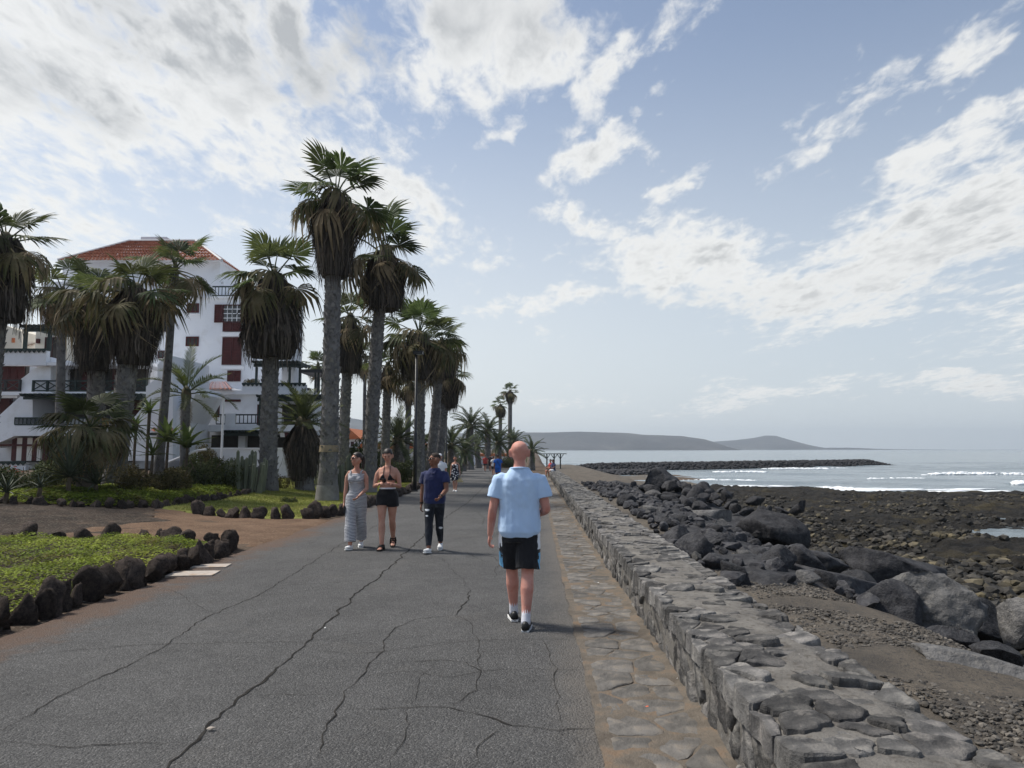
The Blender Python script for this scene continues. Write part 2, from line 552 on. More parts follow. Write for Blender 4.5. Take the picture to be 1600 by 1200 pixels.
def asphalt_mat():
    m = bpy.data.materials.new('asphalt')
    m.use_nodes = True
    nt = m.node_tree; L = nt.links.new
    b = nt.nodes['Principled BSDF']
    b.inputs['Roughness'].default_value = .82
    b.inputs['Specular IOR Level'].default_value = .35
    tc = nd(nt, 'ShaderNodeTexCoord')
    vec = tc.outputs['Object']
    big = nd(nt, 'ShaderNodeTexNoise', i_Scale=.55, i_Detail=6, i_Roughness=.6); L(vec, big.inputs['Vector'])
    mid = nd(nt, 'ShaderNodeTexNoise', i_Scale=5., i_Detail=6, i_Roughness=.65); L(vec, mid.inputs['Vector'])
    v2 = nd(nt, 'ShaderNodeTexVoronoi', i_Scale=62.0); L(vec, v2.inputs['Vector'])
    v = nd(nt, 'ShaderNodeTexVoronoi', i_Scale=150.0); L(vec, v.inputs['Vector'])
    fine = nd(nt, 'ShaderNodeTexNoise', i_Scale=120., i_Detail=4, i_Roughness=.7); L(vec, fine.inputs['Vector'])
    base = nd(nt, 'ShaderNodeMix', data_type='RGBA')
    base.inputs['A'].default_value = (.056, .055, .054, 1); base.inputs['B'].default_value = (.10, .098, .096, 1)
    mr = nd(nt, 'ShaderNodeMapRange'); mr.inputs['From Min'].default_value = .3; mr.inputs['From Max'].default_value = .7
    L(math_n(nt, 'ADD', math_n(nt, 'MULTIPLY', big.outputs['Fac'], .6), math_n(nt, 'MULTIPLY', mid.outputs['Fac'], .4)), mr.inputs['Value'])
    L(mr.outputs[0], base.inputs['Factor'])
    # pale and dark chips of aggregate
    chip = nd(nt, 'ShaderNodeSeparateColor'); L(v.outputs['Color'], chip.inputs[0])
    lt = nd(nt, 'ShaderNodeMapRange'); lt.inputs['From Min'].default_value = .80; lt.inputs['From Max'].default_value = .98; lt.inputs['To Max'].default_value = .75
    L(chip.outputs[0], lt.inputs['Value'])
    m1 = nd(nt, 'ShaderNodeMix', data_type='RGBA'); L(lt.outputs[0], m1.inputs['Factor']); L(base.outputs['Result'], m1.inputs['A'])
    m1.inputs['B'].default_value = (.2, .197, .19, 1)
    dk = nd(nt, 'ShaderNodeMapRange'); dk.inputs['From Min'].default_value = .48; dk.inputs['From Max'].default_value = .66; dk.inputs['To Max'].default_value = .75
    L(fine.outputs['Fac'], dk.inputs['Value'])
    m2 = nd(nt, 'ShaderNodeMix', data_type='RGBA'); L(dk.outputs[0], m2.inputs['Factor']); L(m1.outputs['Result'], m2.inputs['A'])
    m2.inputs['B'].default_value = (.024, .024, .025, 1)
    chip2 = nd(nt, 'ShaderNodeSeparateColor'); L(v2.outputs['Color'], chip2.inputs[0])
    hs = nd(nt, 'ShaderNodeHueSaturation'); L(m2.outputs['Result'], hs.inputs['Color'])
    worn = nd(nt, 'ShaderNodeTexNoise', i_Scale=1.6, i_Detail=7, i_Roughness=.7); L(vec, worn.inputs['Vector'])
    L(math_n(nt, 'ADD', math_n(nt, 'MULTIPLY', chip2.outputs[1], .55), math_n(nt, 'ADD', .42, math_n(nt, 'MULTIPLY', worn.outputs['Fac'], .72))), hs.inputs['Value'])
    m2o = hs.outputs[0]
    # reddish dust washed over the garden edge
    sp = nd(nt, 'ShaderNodeSeparateXYZ'); L(vec, sp.inputs[0])
    wob = math_n(nt, 'MULTIPLY', math_n(nt, 'SUBTRACT', mid.outputs['Fac'], .5), 1.1)
    wob = math_n(nt, 'ADD', wob, math_n(nt, 'MULTIPLY', math_n(nt, 'SUBTRACT', big.outputs['Fac'], .5), 1.6))
    ed = nd(nt, 'ShaderNodeMapRange', interpolation_type='SMOOTHSTEP'); ed.inputs['From Min'].default_value = -3.9; ed.inputs['From Max'].default_value = -4.65; ed.inputs['To Max'].default_value = .92
    L(math_n(nt, 'ADD', sp.outputs[0], wob), ed.inputs['Value'])
    yl = nd(nt, 'ShaderNodeMapRange', interpolation_type='SMOOTHSTEP'); yl.inputs['From Min'].default_value = 26; yl.inputs['From Max'].default_value = 17
    L(sp.outputs[1], yl.inputs['Value'])
    m3 = nd(nt, 'ShaderNodeMix', data_type='RGBA'); L(math_n(nt, 'MULTIPLY', ed.outputs[0], yl.outputs[0]), m3.inputs['Factor'])
    L(m2o, m3.inputs['A']); m3.inputs['B'].default_value = (.12, .074, .05, 1)
    # pale sand blown along the kerb strip and in faint drifts
    sk = math_n(nt, 'SUBTRACT', sp.outputs[0], math_n(nt, 'MULTIPLY', sp.outputs[1], .033))
    sd2 = nd(nt, 'ShaderNodeMapRange', interpolation_type='SMOOTHSTEP'); sd2.inputs['From Min'].default_value = .0; sd2.inputs['From Max'].default_value = .46; sd2.inputs['To Max'].default_value = .6
    L(math_n(nt, 'ADD', sk, math_n(nt, 'MULTIPLY', wob, .35)), sd2.inputs['Value'])
    drift = nd(nt, 'ShaderNodeTexNoise', i_Scale=.9, i_Detail=8, i_Roughness=.75); L(vec, drift.inputs['Vector'])
    dr2 = nd(nt, 'ShaderNodeMapRange'); dr2.inputs['From Min'].default_value = .56; dr2.inputs['From Max'].default_value = .75; dr2.inputs['To Max'].default_value = .28
    L(drift.outputs['Fac'], dr2.inputs['Value'])
    m4 = nd(nt, 'ShaderNodeMix', data_type='RGBA'); L(math_n(nt, 'MAXIMUM', sd2.outputs[0], dr2.outputs[0]), m4.inputs['Factor'])
    L(m3.outputs['Result'], m4.inputs['A']); m4.inputs['B'].default_value = (.15, .132, .112, 1)
    L(m4.outputs['Result'], b.inputs['Base Color'])
    h = math_n(nt, 'ADD', math_n(nt, 'ADD', math_n(nt, 'MULTIPLY', v.outputs['Distance'], -.6), math_n(nt, 'MULTIPLY', v2.outputs['Distance'], -1.3)), math_n(nt, 'MULTIPLY', fine.outputs['Fac'], .7))
    bp = nd(nt, 'ShaderNodeBump', i_Strength=1.0, i_Distance=.011); L(h, bp.inputs['Height'])
    L(bp.outputs[0], b.inputs['Normal'])
    return m


M['asphalt'] = asphalt_mat()
M['crack'] = mat('crack', (.02, .019, .018), (.045, .042, .038), 9, 4, .95, .3, 60, spec=.05)  # flat strips; dark colour holds crack dirt and the shade of its depth


def basalt(name, c1, c2, c3, amt3=.55, **kw):
    return mat(name, c1, c2, 3.5, 8, .88, 1.0, 6, .06, c3=c3, scale3=11, amt3=amt3, spec=.25, objrand=.3, hue=.012, **kw)


M['wall_stone'] = mat('wall_stone', (.05, .049, .049), (.15, .144, .137), 5, 9, .9, 1.0, 16, .035, c3=(.28, .26, .235), scale3=14, amt3=.5, spec=.2, objrand=.45, hue=.012)
M['dark_boulder'] = basalt('dark_boulder', (.019, .019, .022), (.056, .056, .06), (.105, .103, .10), .42)
M['pale_boulder'] = basalt('pale_boulder', (.075, .074, .074), (.145, .141, .137), (.2, .188, .17), .5)
M['lava_stone'] = mat('lava_stone', (.03, .024, .021), (.10, .078, .066), 4, 8, .95, 1.0, 22, .04, c3=(.13, .105, .09), scale3=14, amt3=.5, spec=.12, objrand=.3)
M['mortar'] = mat('mortar', (.12, .113, .104), (.2, .188, .17), 5, 8, .95, .9, 45, .02, c3=(.08, .07, .06), scale3=18, amt3=.6, spec=.1)
M['strip_stone'] = mat('strip_stone', (.085, .08, .074), (.16, .15, .138), 4, 8, .9, .9, 20, .02, c3=(.21, .18, .145), scale3=9, amt3=.55, spec=.15, objrand=.25)
M['strip_mortar'] = mat('strip_mortar', (.10, .085, .07), (.17, .147, .12), 5, 8, .95, .9, 50, .015, c3=(.18, .115, .07), scale3=5, amt3=.6, spec=.1)
M['gravel'] = mat('gravel', (.08, .072, .063), (.155, .132, .105), 1.6, 8, .95, 1.0, 55, .03, c3=(.055, .053, .052), scale3=24, amt3=.85, spec=.15)
M['shelf'] = mat('shelf', (.009, .0085, .008), (.03, .026, .02), 1.2, 10, .85, 1.0, 3, .4, c3=(.065, .052, .024), scale3=.5, amt3=.6, spec=.2)
M['concrete'] = mat('concrete', (.33, .29, .25), (.45, .4, .35), 5, 7, .9, .4, 40, .01, c3=(.27, .17, .1), scale3=4, amt3=.7)


# ------------------------------------------------------------------ ground, path, strip
def axis(dense0, dense1, step, far0, far1, grow=1.35):
    a = list(np.arange(dense0, dense1 + 1e-6, step))
    s, p = step, dense1
    while p < far1:
        s *= grow; p += s; a.append(p)
    s, p = step, dense0
    while p > far0:
        s *= grow; p -= s; a.insert(0, p)
    return np.array(a)


gx = axis(-30, 30, .5, -6000, 6000)
gy = axis(-4, 70, .5, -400, 9000)
GX, GY = np.meshgrid(gx, gy)
GZ = ground_z(GX, GY) + .03 * fbm(GX * .8, GY * .8, 5) * (np.abs(GX) > 6)
inpath = (GX > xl_path(GY) - .3) & (GX < 1.95 + .033 * GY) & (GY < 120)
GZ = np.where(inpath, GZ - .03, GZ)
ground = tag(link('ground', grid_mesh('ground', GX, GY, GZ), M['soil']), kind='structure')

ys = np.concatenate([np.arange(-4, 40, .4), np.arange(40, 120, 1.0)])
ts = np.linspace(0, 1, 40)
XL, XR = xl_path(ys), xr_path(ys)
PX = XL[:, None] + (XR - XL)[:, None] * ts[None, :]
edge = .05 * fbm(ys * 1.3, ys * 0, 3)
PX[:, 0] += edge * 2 - .06
PX[:, -1] += edge * .5
PY = np.repeat(ys[:, None], 40, 1)
PZ = -SLOPE * np.clip(PY, -5, 130) + .012 * fbm(PX * .5, PY * .5, 8, 3)
path = tag(link('path', grid_mesh('path', PX, PY, PZ), M['asphalt']), kind='structure')


def path_z(x, y):
    return -SLOPE * y + .012 * float(fbm(x * .5, y * .5, 8, 3))


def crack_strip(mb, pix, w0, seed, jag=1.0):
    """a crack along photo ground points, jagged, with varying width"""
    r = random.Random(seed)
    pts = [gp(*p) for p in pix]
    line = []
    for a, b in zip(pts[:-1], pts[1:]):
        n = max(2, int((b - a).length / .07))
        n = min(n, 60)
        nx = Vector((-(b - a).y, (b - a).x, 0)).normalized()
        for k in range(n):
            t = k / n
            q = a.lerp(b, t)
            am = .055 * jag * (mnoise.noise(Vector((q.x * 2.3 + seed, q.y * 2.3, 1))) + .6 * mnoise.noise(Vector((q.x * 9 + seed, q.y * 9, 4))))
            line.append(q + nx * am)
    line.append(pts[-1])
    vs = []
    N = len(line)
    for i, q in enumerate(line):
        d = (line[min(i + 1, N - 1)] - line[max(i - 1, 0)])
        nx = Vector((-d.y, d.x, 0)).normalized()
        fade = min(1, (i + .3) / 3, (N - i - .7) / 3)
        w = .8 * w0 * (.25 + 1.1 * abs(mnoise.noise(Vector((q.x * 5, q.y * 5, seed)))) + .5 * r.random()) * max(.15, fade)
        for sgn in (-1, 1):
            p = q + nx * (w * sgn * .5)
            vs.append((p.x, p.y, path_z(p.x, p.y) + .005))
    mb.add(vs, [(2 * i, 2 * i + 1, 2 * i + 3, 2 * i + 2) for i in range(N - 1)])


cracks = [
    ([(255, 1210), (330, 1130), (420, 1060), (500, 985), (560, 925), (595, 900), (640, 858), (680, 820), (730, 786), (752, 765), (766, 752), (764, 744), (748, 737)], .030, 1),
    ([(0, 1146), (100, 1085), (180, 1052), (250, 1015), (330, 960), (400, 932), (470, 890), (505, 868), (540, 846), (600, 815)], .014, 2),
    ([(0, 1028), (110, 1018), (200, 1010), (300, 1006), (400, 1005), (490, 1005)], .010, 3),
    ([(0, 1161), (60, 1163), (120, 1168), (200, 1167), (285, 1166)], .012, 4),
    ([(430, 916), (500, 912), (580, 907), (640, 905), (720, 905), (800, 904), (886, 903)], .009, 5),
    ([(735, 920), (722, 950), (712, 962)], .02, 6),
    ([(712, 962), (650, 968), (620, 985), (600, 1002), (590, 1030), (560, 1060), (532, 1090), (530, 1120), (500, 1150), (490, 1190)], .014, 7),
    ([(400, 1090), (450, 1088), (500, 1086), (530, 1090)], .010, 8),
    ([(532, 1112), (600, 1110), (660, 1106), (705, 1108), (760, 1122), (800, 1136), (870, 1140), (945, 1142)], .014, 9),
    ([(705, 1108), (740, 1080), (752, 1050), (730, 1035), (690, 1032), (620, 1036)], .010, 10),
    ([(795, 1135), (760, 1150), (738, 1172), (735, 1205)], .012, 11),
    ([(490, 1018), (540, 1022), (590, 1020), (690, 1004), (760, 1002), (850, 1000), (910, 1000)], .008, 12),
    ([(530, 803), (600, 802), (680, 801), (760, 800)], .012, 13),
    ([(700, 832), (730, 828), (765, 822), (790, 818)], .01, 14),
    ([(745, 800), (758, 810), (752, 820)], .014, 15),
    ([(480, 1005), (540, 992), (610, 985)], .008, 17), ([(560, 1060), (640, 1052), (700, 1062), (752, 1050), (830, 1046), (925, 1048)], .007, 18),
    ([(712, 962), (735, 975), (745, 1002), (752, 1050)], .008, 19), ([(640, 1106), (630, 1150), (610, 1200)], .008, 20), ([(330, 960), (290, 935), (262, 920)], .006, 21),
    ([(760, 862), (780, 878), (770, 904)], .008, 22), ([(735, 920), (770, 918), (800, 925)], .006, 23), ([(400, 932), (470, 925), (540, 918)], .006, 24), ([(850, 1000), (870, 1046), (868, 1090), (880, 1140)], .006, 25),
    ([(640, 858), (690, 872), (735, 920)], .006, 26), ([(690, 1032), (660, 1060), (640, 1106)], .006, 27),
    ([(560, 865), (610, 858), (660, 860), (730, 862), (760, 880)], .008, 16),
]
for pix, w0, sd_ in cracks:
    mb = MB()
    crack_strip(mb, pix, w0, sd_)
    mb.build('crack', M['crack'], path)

# ------------------------------------------------------------------ stones from cells
def voronoi_cells(pts, box, reach=4):
    """cells of jittered points inside a box, by clipping"""
    x0, x1, y0, y1 = box
    P = np.array(pts)
    out = []
    for i, p in enumerate(P):
        d2 = ((P - p) ** 2).sum(1)
        near = np.argsort(d2)[1:15]
        poly = [(x0, y0), (x1, y0), (x1, y1), (x0, y1)]
        for j in near:
            q = P[j]
            mx, my = (p + q) / 2
            nx, ny = q - p
            res = []
            for a, b in zip(poly, poly[1:] + poly[:1]):
                da = (a[0] - mx) * nx + (a[1] - my) * ny
                db = (b[0] - mx) * nx + (b[1] - my) * ny
                if da <= 0: res.append(a)
                if da * db < 0:
                    t = da / (da - db)
                    res.append((a[0] + (b[0] - a[0]) * t, a[1] + (b[1] - a[1]) * t))
            poly = res
            if len(poly) < 3: break
        out.append(poly)
    return out


def cell_stone(poly, gap, h, depth, rnd, tilt=.02, rough=.012, sub=1, bulge=.015):
    """rough stone slab: local (a, b, height) coordinates about the polygon's middle"""
    c = np.mean(poly, 0)
    q = [np.array(p) for p in poly]
    # cut corners
    r = []
    n = len(q)
    for i in range(n):
        a, b = q[i], q[(i + 1) % n]
        L_ = np.linalg.norm(b - a)
        if L_ < .03: continue
        k = rnd.uniform(.06, .2)
        r.append(a + (b - a) * k)
        for s_ in range(sub):
            t = (s_ + 1) / (sub + 1)
            t = k + (1 - 2 * k) * t
            r.append(a + (b - a) * t + np.array([rnd.uniform(-1, 1), rnd.uniform(-1, 1)]) * min(rough, L_ * .12))
        r.append(a + (b - a) * (1 - k))
    if len(r) < 4: return None
    r = np.array(r) - c
    d = np.linalg.norm(r, axis=1)
    r = r * np.clip((d - gap * rnd.uniform(.6, 1.7)) / np.maximum(d, 1e-6), .3, 1)[:, None]
    n = len(r)
    tx, ty = rnd.uniform(-tilt, tilt) * 6, rnd.uniform(-tilt, tilt) * 6
    v = []
    o3 = rnd.uniform(0, 99)

    def top_z(p):
        q = Vector((p[0] * 7 + o3, p[1] * 7, o3))
        w = mnoise.noise(q) + .5 * mnoise.noise(q * 2.7)
        return w * rough * 1.2 + round((p[0] * .8 + p[1] * .6 + .03 * w) * 9) / 9 * rough * .9
    RINGS = ((1.06, -depth, 0), (1.0, h * .35, 0), (.955, h * .88, .6), (.80, h + bulge * .5, 1), (.55, h + bulge * .8, 1), (.27, h + bulge, 1))
    for (sc_, hh, rg) in RINGS:
        for p in r:
            pp = p * sc_
            z = hh + (top_z(pp) * rg + (pp[0] * tx + pp[1] * ty)) * (1 if hh > 0 else 0)
            v.append((pp[0], pp[1], z))
    v.append((0, 0, h + bulge + top_z((0, 0))))
    f = []
    for k in range(5):
        for i in range(n):
            j = (i + 1) % n
            f.append((k * n + i, k * n + j, (k + 1) * n + j, (k + 1) * n + i))
    for i in range(n):
        f.append((5 * n + i, 5 * n + (i + 1) % n, 6 * n))
    return c, v, f


def ordered(poly):
    a = 0
    for p, q in zip(poly, poly[1:] + poly[:1]):
        a += p[0] * q[1] - p[1] * q[0]
    return poly if a > 0 else poly[::-1]


def stone_field(parent, name, mtl, box, spacing, n_across, gap, h, depth, frame, y_parts, seed, tilt, rough, bulge, max_parts=300, jit=.33, pmin=-1e9):
    """stones over box (a across, s along); frame(a, s) -> origin, A, S, N"""
    rnd = random.Random(seed)
    a0, a1, s0, s1 = box
    pts = []
    s = s0
    row = 0
    while s < s1:
        stp = spacing * (1 if s < y_parts else 1.0)
        for k in range(n_across):
            wa = (a1 - a0) / n_across
            pts.append((a0 + (k + .5 + rnd.uniform(-jit, jit) + (.25 if row % 2 else -.25) * (n_across > 1)) * wa, s + rnd.uniform(-jit, jit) * stp))
        s += stp; row += 1
    cells = voronoi_cells_local(pts, box, n_across)
    rest = MB()
    cnt = 0
    for (p, poly) in zip(pts, cells):
        if len(poly) < 3: continue
        poly = ordered(poly)
        near = p[1] < 7
        st = cell_stone(poly, gap, h * rnd.choice((.12, .3, .6, .9, 1.2, 1.6)), depth, rnd, tilt, rough, 3 if near else 1, bulge * rnd.uniform(.3, 1.5))
        if st is None: continue
        c, v, f = st
        o, A, S, N = frame(c[0], c[1])
        if p[1] < y_parts and cnt < max_parts and p[1] > pmin:
            R = Matrix((A, S, N)).transposed().to_4x4()
            me = mesh_from(name, v, f, False)
            if near:
                nn = len(v) // 6
                me.polygons.foreach_set('use_smooth', [i >= 2 * nn for i in range(len(f))])
            ob = link(name, me, mtl, parent)
            ob.matrix_local = Matrix.Translation(o) @ R
            cnt += 1
        else:
            rest.add([o + A * q[0] + S * q[1] + N * q[2] for q in v], f)
    if rest.v:
        ro = rest.build(name + '_course', mtl, parent)
        ro['kind'] = 'stuff'
    return cnt


def voronoi_cells_local(pts, box, n_across):
    """as voronoi_cells, but each point only sees those near it in the list"""
    P = np.array(pts)
    out = []
    w = n_across * 3 + 2
    for i, p in enumerate(P):
        lo, hi = max(0, i - w), min(len(P), i + w + 1)
        Q = P[lo:hi]
        d2 = ((Q - p) ** 2).sum(1)
        order = [j for j in np.argsort(d2) if lo + j != i][:13]
        poly = [(box[0], p[1] - .9), (box[1], p[1] - .9), (box[1], p[1] + .9), (box[0], p[1] + .9)]
        for j in order:
            q = Q[j]
            mx, my = (p + q) / 2
            nx, ny = q - p
            res = []
            for a, b in zip(poly, poly[1:] + poly[:1]):
                da = (a[0] - mx) * nx + (a[1] - my) * ny
                db = (b[0] - mx) * nx + (b[1] - my) * ny
                if da <= 0: res.append(a)
                if da * db < 0:
                    t = da / (da - db)
                    res.append((a[0] + (b[0] - a[0]) * t, a[1] + (b[1] - a[1]) * t))
            poly = res
            if len(poly) < 3: break
        out.append(poly)
    return out


SDIR = Vector((.033, 1, -SLOPE)).normalized()
UDIR = Vector((1, -.033, 0)).normalized()


def wall_pt(u, s, z):
    return Vector((u + .033 * s, s, -SLOPE * s + z))


# kerb strip of flat stones between asphalt and wall
ys2 = np.concatenate([np.arange(-1, 14, .06), np.arange(14, 62, .5)])
us = np.linspace(.36, 1.12, 14)
SX = us[None, :] + .033 * ys2[:, None]
SX[:, 0] += .03 * fbm(ys2 * 3, ys2 * 0, 4)
SY = np.repeat(ys2[:, None], 14, 1)
SZ = -SLOPE * SY + .012 + .010 * fbm(SX * 4, SY * 4, 21) + .035 * sstep(.92, 1.1, SX - .033 * SY) * (.6 + fbm(SX * 3, SY * 3, 2))
strip = tag(link('stone_pavement', grid_mesh('stone_pavement', SX, SY, SZ), M['strip_mortar']), kind='structure')
stone_field(strip, 'paving_stone', M['strip_stone'], (.42, 1.02, 1.2, 60), .3, 2, .010, .006, .05,
            lambda a, s: (wall_pt(a, s, .010), UDIR, SDIR, UDIR.cross(SDIR)), 20, 5, .004, .006, .003, max_parts=140, pmin=2.2)

# promenade wall
wall = empty('stone_wall', (0, 0, 0), label='low grey basalt stone wall along the seaward edge of the promenade', cat='stone wall', kind='thing')
core = MB()
ys3 = np.concatenate([np.arange(.5, 12, .12), np.arange(12, 60.5, .6)])
prof = [(1.055, -.15), (1.065, .12), (1.06, .25), (1.07, WALL_H - .03), (1.2, WALL_H - .004), (1.45, WALL_H + .002), (1.68, WALL_H - .004), (1.8, WALL_H - .03), (1.83, .2), (1.86, -.4)]
CX = np.array([[p[0] for p in prof]] * len(ys3)); CZ = np.array([[p[1] for p in prof]] * len(ys3))
CY = np.repeat(ys3[:, None], len(prof), 1)
nz = fbm(CX * 9 + CZ * 5, CY * 5, 31) * .02
CX2 = CX + nz * (np.abs(CZ - WALL_H) > .1) + .033 * CY
CZ2 = CZ - SLOPE * CY + nz * (np.abs(CZ - WALL_H) < .1)
me = grid_mesh('mortar_core', CX2, CY, CZ2)
link('mortar_core', me, M['mortar'], wall)
mb = MB(); p0 = [(CX2[0, k], CY[0, k], CZ2[0, k]) for k in range(len(prof))]; p1 = [(CX2[-1, k], CY[-1, k], CZ2[-1, k]) for k in range(len(prof))]
mb.add(p0, [tuple(range(len(prof)))])
mb.build('end_face', M['mortar'], wall)
stone_field(wall, 'coping_stone', M['wall_stone'], (WALL_U0 - .02, WALL_U1 + .02, 1.3, 60), .215, 4, .007, .026, .10,
            lambda a, s: (wall_pt(a, s, WALL_H - .02), UDIR, SDIR, UDIR.cross(SDIR)), 22, 7, .020, .012, .003, max_parts=280, pmin=1.9, jit=.46)
FN = -UDIR
stone_field(wall, 'face_stone', M['wall_stone'], (-.03, WALL_H - .10, 1.6, 60), .26, 2, .010, .022, .06,
            lambda a, s: (wall_pt(WALL_U0 + .035, s, a), SDIR.cross(FN), SDIR, FN), 22, 9, .02, .014, .012, max_parts=170, pmin=2.4, jit=.42)
# ------------------------------------------------------------------ shore: beach, rock shelf, sea, breakwater, hills
def shelf_z(x, y):
    z = -1.60 + .28 * fbm(x * .25, y * .25, 41, 5) + .20 * fbm(x * 1.1, y * 1.1, 47, 4) + .20 * np.abs(fbm(x * 2.9, y * 2.9, 49, 3))
    # pools
    for (cx, cy, rx, ry, dd) in ((22.0, 29.5, 3.6, 2.6, .75), (18.2, 26.5, 2.0, .8, .6), (26.5, 36, 5.0, 1.6, .55), (12.6, 18.2, 1.0, .4, .55), (24, 47, 6, 1.2, .4), (15, 46, 1.8, .7, .5), (19, 41, 1.6, .6, .5), (15.5, 37, 1.4, .5, .5), (22, 53, 5, .8, .4)):
        z = z - dd * np.exp(-((x - cx) / rx) ** 2 - ((y - cy) / ry) ** 2)
    yedge = 61 - (x - 14) * .28 + 5.0 * fbm(x * .16, y * .1, 43, 4)
    z = z - 1.7 * sstep(-1.5, 3.5, y - yedge)
    v = x - .033 * y - WALL_U1
    z = z + 1.2 * sstep(6.0, 3.8, v) - .55 * sstep(6.5, 4.0, v)
    return z


sx = np.concatenate([np.arange(5.0, 30, .16), np.arange(30, 75, .4)])
sy = np.concatenate([np.arange(3, 34, .16), np.arange(34, 72, .3)])
HX, HY = np.meshgrid(sx, sy)
HZ = shelf_z(HX, HY)
vv = HX - .033 * HY - WALL_U1
tag(link('rock_shelf', grid_mesh('rock_shelf', HX, HY, HZ, smooth=True, keep=(HZ > -3.0) & (vv > 3.2)), M['shelf']), kind='structure')
# push the plain ground below the shelf there
gme = ground.data
co = np.empty(len(gme.vertices) * 3); gme.vertices.foreach_get('co', co); co = co.reshape(-1, 3)
mask = (co[:, 0] > 5) & (co[:, 0] < 76) & (co[:, 1] > 2.5) & (co[:, 1] < 73)
vg = co[:, 0] - .033 * co[:, 1] - WALL_U1
mask &= vg > 4.2
m2_ = (vg > .05) & (vg < 14.2) & (co[:, 1] > 0) & (co[:, 1] < 112)
co[m2_, 2] -= .3
co[mask, 2] = np.minimum(co[mask, 2], shelf_z(co[mask, 0], co[mask, 1]) - .5)
gme.vertices.foreach_set('co', co.reshape(-1)); gme.update()

# gravel and sand strip behind the wall
by = np.concatenate([np.arange(.5, 30, .18), np.arange(30, 112, .6)])
bv = np.concatenate([np.linspace(-.06, 5.5, 40), np.linspace(5.8, 14, 18)])
BY = np.repeat(by[:, None], len(bv), 1)
BX = bv[None, :] + WALL_U1 + .033 * BY
BZ = ground_z(BX, BY) + .008 + .05 * fbm(BX * 1.3, BY * 1.3, 51, 4) + .02 * fbm(BX * 6, BY * 6, 52, 2)
BZ = np.where(BX - .033 * BY - WALL_U1 < .12, np.minimum(BZ, -SLOPE * BY + WALL_H - .08), BZ)
tag(link('beach', grid_mesh('beach', BX, BY, BZ, keep=(BZ > -2.3) & ((bv[None, :] < 6.5) | (BY > 30))), M['gravel']), kind='structure')


def beach_z(x, y):
    return float(ground_z(x, y)) + .008 + .05 * float(fbm(x * 1.3, y * 1.3, 51, 4))


def any_z(x, y):
    v = x - .033 * y - WALL_U1
    a = beach_z(x, y)
    if v > 3.2 and x > 5: a = max(a if v < 6 else -9, float(shelf_z(np.array(x), np.array(y))))
    return a


# ---- sea
def sea_mat():
    m = bpy.data.materials.new('sea_water')
    m.use_nodes = True
    nt = m.node_tree; L = nt.links.new
    b = nt.nodes['Principled BSDF']
    b.inputs['Base Color'].default_value = (.045, .075, .095, 1)
    b.inputs['Roughness'].default_value = .16
    b.inputs['IOR'].default_value = 1.33
    b.inputs['Specular IOR Level'].default_value = .5
    tc = nd(nt, 'ShaderNodeTexCoord')
    mp = nd(nt, 'ShaderNodeMapping'); mp.inputs['Scale'].default_value = (.5, 1.0, 1); mp.inputs['Rotation'].default_value = (0, 0, .15)
    L(tc.outputs['Object'], mp.inputs[0])
    n1 = nd(nt, 'ShaderNodeTexNoise', i_Scale=.32, i_Detail=7, i_Roughness=.62); L(mp.outputs[0], n1.inputs['Vector'])
    n2 = nd(nt, 'ShaderNodeTexNoise', i_Scale=2.6, i_Detail=5, i_Roughness=.6); L(mp.outputs[0], n2.inputs['Vector'])
    h = math_n(nt, 'ADD', math_n(nt, 'MULTIPLY', n1.outputs['Fac'], 2.2), math_n(nt, 'MULTIPLY', n2.outputs['Fac'], .32))
    bp = nd(nt, 'ShaderNodeBump', i_Strength=.6, i_Distance=.3); L(h, bp.inputs['Height'])
    L(bp.outputs[0], b.inputs['Normal'])
    # patchy tint: clearer shallows, wind streaks
    mp2 = nd(nt, 'ShaderNodeMapping'); mp2.inputs['Scale'].default_value = (.25, 1, 1)
    L(tc.outputs['Object'], mp2.inputs[0])
    n3 = nd(nt, 'ShaderNodeTexNoise', i_Scale=.05, i_Detail=6, i_Roughness=.6); L(mp2.outputs[0], n3.inputs['Vector'])
    mx = nd(nt, 'ShaderNodeMix', data_type='RGBA'); mx.inputs['A'].default_value = (.10, .135, .155, 1); mx.inputs['B'].default_value = (.19, .225, .245, 1)
    L(n3.outputs['Fac'], mx.inputs['Factor']); L(mx.outputs['Result'], b.inputs['Base Color'])
    return m


M['sea'] = sea_mat()
M['foam'] = mat('foam', (.75, .78, .8), (.9, .92, .93), 3, 6, .7, .5, 12, .05)
ax_x = axis(4, 130, .7, -200, 9000, 1.3)
ax_y = axis(18, 190, .7, -300, 9000, 1.3)
ax_x = ax_x[ax_x > 3.0]
WX, WY = np.meshgrid(ax_x, ax_y)
amp = sstep(48, 70, WY) * (1 - sstep(160, 260, WY))
ph = WY * .42 + WX * .10 + 2.5 * fbm(WX * .04, WY * .03, 61, 3)
crest = np.clip(np.sin(ph), 0, 1) ** 3
WZ = SEA + amp * (.10 * fbm(WX * .35, WY * .6, 62, 4) + .22 * crest * sstep(.0, .5, fbm(WX * .05, WY * .08, 63, 3) + .3))
sea_keep = (WX > 3.2 + .02 * WY)
sea = tag(link('sea', grid_mesh('sea', WX, WY, WZ, keep=sea_keep), M['sea']), kind='structure')

